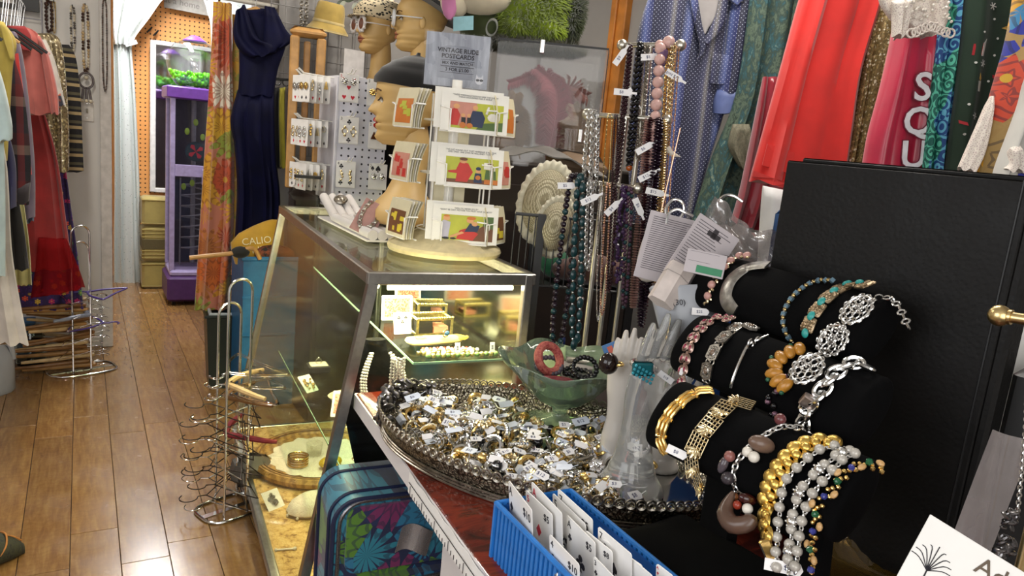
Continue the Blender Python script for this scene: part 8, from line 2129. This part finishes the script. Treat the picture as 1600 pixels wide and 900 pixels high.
solo('plastic_bag', MB().sheet(lambda u, v: (lambda x, z: (x, .02 * math.sin(11 * u + 5 * v) * math.sin(8 * v + 3 * u) + .012 * math.sin(23 * u) * v, z + .012 * math.sin(9 * u)))(lerp(-.085, .085, u) + .02 * v, lerp(-.06, .055, v) - .05 * u * v + .02 * (1 - u)), 26, 20), CB.m, 'crumpled clear plastic bag between the packages and the album', 'plastic bag', q, (R(-18), R(6), -YAW), smooth=60)
for i, (pts, dpt, lb) in enumerate(((((1042, 345), (1041, 325), (1052, 312), (1066, 316), (1068, 332), (1056, 350)), 1.66, 'large chrome hanger hook above the grey package'), (((1041, 350), (1045, 334), (1058, 327), (1070, 332), (1083, 338)), 1.6, 'smaller chrome hanger hook above the grey package'), (((1124, 330), (1122, 316), (1132, 306), (1146, 306), (1160, 315)), 1.6, 'chrome hanger hook above the clear plastic bag'))):
 P = [PD(x, y, dpt) for x, y in pts]
 solo('hanger_hook', MB().tube([p - P[0] for p in curve(P, 18)], .0035, 8), CHROME, lb, 'hook', P[0])
# white hexagonal box and frosted tub
q = PD(1048, 446, 1.5)
t = thing('plastic_box', 'white six-sided plastic box behind the glass hand', 'box', q, 0, None, rot=(R(-25), R(30), -YAW))
part(t, 'box', MB().prism([(.03 * math.cos(a), .022 * math.sin(a)) for a in [PI / 6 + k * PI / 3 for k in range(6)]], -.045, .045), mat('white plastic', '#cfc4be', .4)); part(t, 'lid_line', MB().prism([(.0305 * math.cos(a), .0225 * math.sin(a)) for a in [PI / 6 + k * PI / 3 for k in range(6)]], .02, .022), mat('seam grey', '#a39a96', .5))
q = PD(1075, 490, 1.52)
t = thing('frosted_tub', 'frosted translucent tub with a pencilled number behind the bracelet rolls', 'tub', q, 0, None, rot=(R(-10), R(-8), -YAW))
part(t, 'tub', MB().lathe([(0, -.06), (.045, -.06), (.065, .055), (.06, .06), (0, .06)], 28, sx=1.2, sy=.6), JUG.m); part(t, 'lettering', text_mesh('(30)', .016, INK, .0003), None, loc=(-.025, -.040, .025), rot=(R(84), 0, 0))
# blue caddy behind the bracelet rolls
cd = PZ(1112, 668, TZ)
t = thing('caddy', 'blue plastic slotted caddy behind the bracelet rolls', 'caddy', (cd.x, cd.y, TZ), -YAW - R(10))
BC = mat('royal blue plastic', '#0d3f7c', .35); hc = PD(1080, 497, (cd - EYE).dot(_f)).z - TZ
part(t, 'floor', MB().bbox((-.09, -.05, .0), (.09, .07, .005)), BC, False)
for nm, a, b_ in (('side_wall', (-.09, -.05, .005), (-.085, .07, hc)), ('side_wall', (.085, -.05, .005), (.09, .07, hc)), ('back_wall', (-.085, .065, .005), (.085, .07, hc))): part(t, nm, MB().bbox(a, b_), BC, False)
part(t, 'front_wall', MB().bbox((-.085, -.05, .005), (.085, -.045, hc - .06)), BC, False); part(t, 'front_wall', MB().bbox((-.085, -.05, hc - .012), (.085, -.045, hc)), BC, False)
for k in range(8): part(t, 'slot_bar', MB().box((-.08 + .0225 * k, -.0475, hc - .036), (.008, .005, .056), (0, R(15), 0)), BC, False)
# ================================================================ blue basket of earring cards
fl_ = PZ(776, 786, TZ + .10)
bx = MB()
c4, s4 = math.cos(KR), math.sin(KR)
bk_dir = (PZ(872, 900, TZ + .085) - fl_); bk_dir.z = 0
bl = bk_dir.length + .12; bdir = bk_dir.normalized(); brt = Vector((-bdir.y, bdir.x, 0))
t = thing('basket', 'bright blue slatted plastic basket full of earring cards', 'basket', (fl_.x, fl_.y, TZ), math.atan2(brt.y, brt.x))
BB = mat('bright blue plastic', '#2a78c8', .3); bwid = .15; bhh = .10
# local: x across, y away from the camera (basket runs along -y)
part(t, 'floor', MB().bbox((.008, -bl, .0), (bwid - .008, 0, .004)), BB, False)
part(t, 'rim', MB().tube([(0, 0, bhh), (bwid, 0, bhh), (bwid, -bl, bhh), (0, -bl, bhh)], .005, 8, True), BB)
ribm = MB().bbox((-.0035, -.003, 0), (.0035, .003, bhh)).mesh('slat', BB, False)
nr = int(bl / .0125)
for k in range(nr + 1):
 for x in (.002, bwid - .002): part(t, 'slat', ribm, None, loc=(x, -bl * k / nr, 0), rot=(0, 0, R(90)))
for k in range(11):
 for y in (0, -bl): part(t, 'slat', ribm, None, loc=(bwid * k / 10, y, 0))
part(t, 'inner_wall', MB().bbox((.005, -bl, .004), (.007, 0, bhh * .96)).bbox((.007, -.004, .004), (bwid - .007, -.002, bhh * .96)).bbox((bwid - .007, -bl, .004), (bwid - .005, 0, bhh * .96)), mat('blue plastic web', '#1258a8', .35), False)
cards = [((795, 750), (831, 797), 's', 'A', '$10', 'ace of spades earring card priced ten dollars at the far end of the basket', 1), ((822, 765), (863, 804), 'd', '5', '$5', 'five of diamonds earring card priced five dollars in the basket', 0), ((831, 752), (878, 802), 'd', 'A', '', 'red ace card tucked behind the five of diamonds in the basket', 0), ((864, 770), (915, 819), 'c', '5', '$12', 'five of clubs earring card priced twelve dollars in the basket', 1), ((872, 763), (926, 812), 'c', '7', '$5', 'seven of clubs card at the back of the basket', 0), ((886, 804), (930, 848), 'c', 'A', '$5', 'ace of clubs earring card priced five dollars in the basket', 0), ((859, 834), (905, 882), 's', '4', '$10', 'four of spades earring card with silver hoop at the basket front', 1), ((915, 828), (957, 862), 'c', '3', '$8', 'three of clubs earring card priced eight dollars in the basket', 0), ((935, 822), (987, 866), 's', '7', '', 'seven of spades card at the back of the basket', 0), ((940, 840), (1004, 884), 's', '9', '', 'nine of spades card near the camera end of the basket', 0), ((928, 868), (962, 904), 'c', '3', '$6', 'second three of clubs earring card at the basket front', 1), ((975, 862), (1020, 900), 's', '2', '', 'two of spades card near the camera end of the basket', 0), ((1026, 880), (1052, 900), 'd', 'A', '', 'red ace of diamonds card outside the basket end', 0)]
for i, (a, b_, k, rank, prc, lb, ear) in enumerate(cards):
 zc = TZ + .112 + .03 * (1 if i in (0, 2, 4, 8) else .6)
 A, B = PZ(a[0], a[1], zc), PZ(b_[0], b_[1], zc); d = B - A; w = d.length; h = w * 1.42
 t = thing('earring_card', lb, 'earrings', ((A + B) / 2 - Vector((0, 0, h)) * 1.0 + Vector((0, 0, h))), 0, 'earring cards in the blue basket', rot=(R(8), 0, math.atan2(d.y, d.x)))
 playing_card(t, w, h, k, [(-.38, .22, .13)] + ([(0, 0, .3)] if rank == 'A' else [(.0, .08, .22), (.0, -.28, .22)]), rank)
 if prc: part(t, 'handwritten_price', text_mesh(prc, w * .2, INK, .0002), None, loc=(w * .3, -.0013, h * .36), rot=(R(90), 0, 0))
 if ear: earring_pair(t, 2 if i else 0, SILVER, w * .5, .0)
 for c_ in t.children: c_.location.z -= h / 2
# ================================================================ floral suitcase under the table, paper ruler
so = PY(516, 800, 1.66)
t = thing('suitcase', 'teal and navy flower-print suitcase with zips standing under the table', 'suitcase', (so.x + .21, 1.69, 0), KR)
SFL = floral('teal chrysanthemum print', 7.5, ['#1f7488', '#2a8098', '#1f6a8c', '#4f7a24', '#2a7a94', '#6d1f52', '#1f6a80', '#14204a'], '#101a3e', 14, .8, .6, '#0f1838')
sh = PY(560, 762, 1.66).z
def rbox(w, d, h, r, n=8):
 o = []
 for sx, sz, a0 in ((1, 1, 0), (-1, 1, 90), (-1, -1, 180), (1, -1, 270)):
  for k in range(n): a = R(a0 + 90 * k / (n - 1)); o.append((sx * (w / 2 - r) + r * math.cos(a), h / 2 + sz * (h / 2 - r) + r * math.sin(a)))
 return o
part(t, 'shell', MB().prism(rbox(.42, .2, sh, .06), -.1, .1, 'y'), SFL, 40)
for y in (-.1, -.06, .06): part(t, 'piping', MB().tube([(x, y, z) for x, z in rbox(.424, .2, sh, .061)], .006, 6, True), mat('navy piping', '#141d3c', .5))
part(t, 'zip', MB().tube([(x * .985, -.102, .004 + z * .985) for x, z in rbox(.40, .2, sh, .06)], .005, 5, True), mat('zip teeth', (.35, .34, .36), .4, 1, .4, 300))
pz_ = sh * .62
part(t, 'front_pocket', MB().prism([(x, z) for x, z in rbox(.34, .2, sh * .64, .03)], -.125, -.1, 'y'), SFL, 40, label='flower-print front pocket with an open zip')
part(t, 'pocket_zip', MB().tube(curve([(-.165, -.127, pz_ - .01), (-.05, -.13, pz_ - .02), (.05, -.128, pz_ - .035), (.165, -.127, pz_ - .03)], 12), .005, 6), mat('zip teeth', (.35, .34, .36), .4, 1, .4, 300))
part(t, 'pocket_zip', MB().tube(curve([(-.165, -.127, pz_ - .01), (-.05, -.128, pz_ - .005), (.05, -.127, pz_ + .0), (.165, -.127, pz_ + .002)], 12), .005, 6), mat('zip teeth', (.35, .34, .36), .4, 1, .4, 300))
part(t, 'pocket_mouth', MB().bbox((-.15, -.1262, pz_ - .028), (.16, -.1252, pz_ - .006)), mat('pocket lining', '#0b1026', .8), False)
part(t, 'upper_panel', MB().prism(rbox(.36, .2, sh * .3, .03), -.108, -.1, 'y'), SFL, 40, loc=(0, 0, sh * .67))
q = PY(652, 850, 1.56)
solo('clear_pouch', MB().sheet(lambda u, v: ((u - .5) * .09, .006 * math.sin(7 * u), (v - .5) * .07 + .01 * math.sin(4 * u)), 10, 8, .001), CB.m, 'small clear plastic pouch tucked in the flowered suitcase pocket', 'pouch', (q.x, 1.575, q.z), (0, R(12), KR))
t = thing('paper_ruler', 'torn white paper ruler stuck along the table edge', 'ruler', KT(-.006, 0), KR)
n0, n1 = .60, 1.6
a0 = PZ(641, 742, TZ); yk = (a0 - TO).length
part(t, 'paper_strip', MB().sheet(lambda u, v: (-.001 - .0015 * abs(math.sin(30 * u)), -(yk - .02 + u * .75), -.048 + .046 * v + .0015 * math.sin(60 * u) * v), 60, 3, .001), WHITEP, 30)
tk = MB()
for k in range(50): tk.bbox((-.004, -(yk + .015 * k) - .0006, -.046), (-.003, -(yk + .015 * k) + .0006, -.046 + (.02 if k % 5 == 0 else .009)))
part(t, 'printed_ticks', tk, INK, False, kind='stuff')
part(t, 'printed_line', MB().bbox((-.0042, -(yk + .74), -.022), (-.0032, -yk + .01, -.0208)), INK, False)
# ================================================================ near right corner
ap = PZ(1345, 915, TZ + .03)
t = thing('amber_dish', 'amber pressed-glass dish at the bottom edge of the table', 'dish', (ap.x, ap.y, TZ), 0)
t.scale = (1.25, 1.25, 1.25)
part(t, 'dish', MB().lathe([(0, .006), (.05, 0), (.075, .012), (.092, .034), (.096, .042), (.09, .044), (.072, .022), (.048, .009), (0, .012)], 60, wave=lambda q, i: (1 + (.012 * math.cos(30 * q) if 2 < i < 7 else 0), 0)), glass('amber glass', (.85, .52, .12), .06, 1.45, .95))
for k in range(36): a = 2 * PI * k / 36; part(t, 'rim_bead', MB().ball((.0935 * math.cos(a), .0935 * math.sin(a), .044), .0045, 7, 5), glass('amber glass', (.85, .52, .12), .06, 1.45, .95))
cp = PD(1500, 915, .80)
t = thing('jewellery_card', 'white jewellery card with a sketched plant and pencilled letters', 'card', cp, 0, None, rot=(R(-30), R(22), -YAW - R(22)))
part(t, 'card', MB().bev((0, 0, .0), (.115, .0016, .10), .0005), WHITEP, False)
part(t, 'lettering', text_mesh('Ad', .028, mat('bronze ink', '#5a4a38', .5), .0003), None, loc=(.020, -.0014, .030), rot=(R(90), 0, 0))
m = MB()
for k in range(9):
 a = R(25 + 16 * k); L = .035 * (1 - .3 * abs(k - 4) / 4); m.tube(curve([(-.035, -.0012, -.006), (-.035 + L * .6 * math.cos(a), -.0014, -.006 + L * .75 * math.sin(a)), (-.035 + L * math.cos(a), -.0012, -.006 + L * math.sin(a) * .85)], 6), .0005, 4)
m.tube([(-.035, -.0012, -.006), (-.033, -.0012, -.05)], .0008, 4)
part(t, 'printed_plant', m, INK, False)
kb = PD(1562, 493, 1.0); ke = PD(1690, 512, .93)
t = thing('brass_stand', 'brass T-bar necklace stand whose ball tip shows at the right edge', 'necklace stand', (ke.x, ke.y, TZ), 0)
o = Vector((ke.x, ke.y, TZ))
part(t, 'cross_bar', MB().tube([kb - o, ke - o + (ke - kb)], .0075, 14), BRASS); part(t, 'ball_tip', MB().ball(kb - o, .0145, 18, 12), BRASS); part(t, 'tip_collar', MB().tube([kb - o + (ke - kb) * .12, kb - o + (ke - kb) * .16], .0105, 14), BRASS)
part(t, 'pole', MB().tube([(0, 0, 0), (0, 0, ke.z - TZ)], .008, 12), BRASS); part(t, 'base', MB().lathe([(0, 0), (.06, 0), (.058, .008), (.012, .014), (0, .014)], 28), BRASS)
pa = PD(1607, 500, .98)
t = thing('necklace', 'dark silver pendant necklace hanging from the brass bar at right edge', 'necklace', pa, 0)
P = [PD(x, y, .93) - pa for x, y in ((1607, 500), (1604, 640), (1598, 720), (1590, 800))]
mb = MB(); link_chain(mb, curve(P, 30), .0032, .0009); part(t, 'chain', mb, SILVER)
mb = MB(); rg = random.Random(4)
c0 = PD(1574, 840, .92) - pa
for k in range(40):
 u = rg.uniform(-1, 1); mb.ball(c0 + _U * (.036 * u) - _R * .006 * u * -1 + _R * rg.uniform(-.011, .011) * (1 - u * u * .6), rg.uniform(.003, .006), 7, 5, (1, .6, 1.4), (rg.uniform(0, 3), 0, 0))
part(t, 'pendant', mb, mat('oxidised silver', (.22, .21, .21), .3, 1, .4, 80), kind='stuff')
gp = PD(1545, 780, 1.06)
solo('plastic_sleeve', MB().sheet(lambda u, v: ((u - .5) * .05, .004 * math.sin(6 * u + 3 * v), (v - .5) * .2), 8, 10, .001), CB.m, 'clear grey plastic sleeve standing right of the album spine', 'plastic sleeve', gp, (0, R(6), -YAW - R(30)))
solo('paper_sheet', MB().sheet(lambda u, v: ((u - .5) * .1, .01 * math.sin(5 * u), (v - .5) * .14 - .02 * u), 8, 6, .0008), WHITEP, 'white paper sheet showing right of the album at the edge', 'paper', PD(1612, 545, 1.32), (0, R(10), -YAW - R(20)))
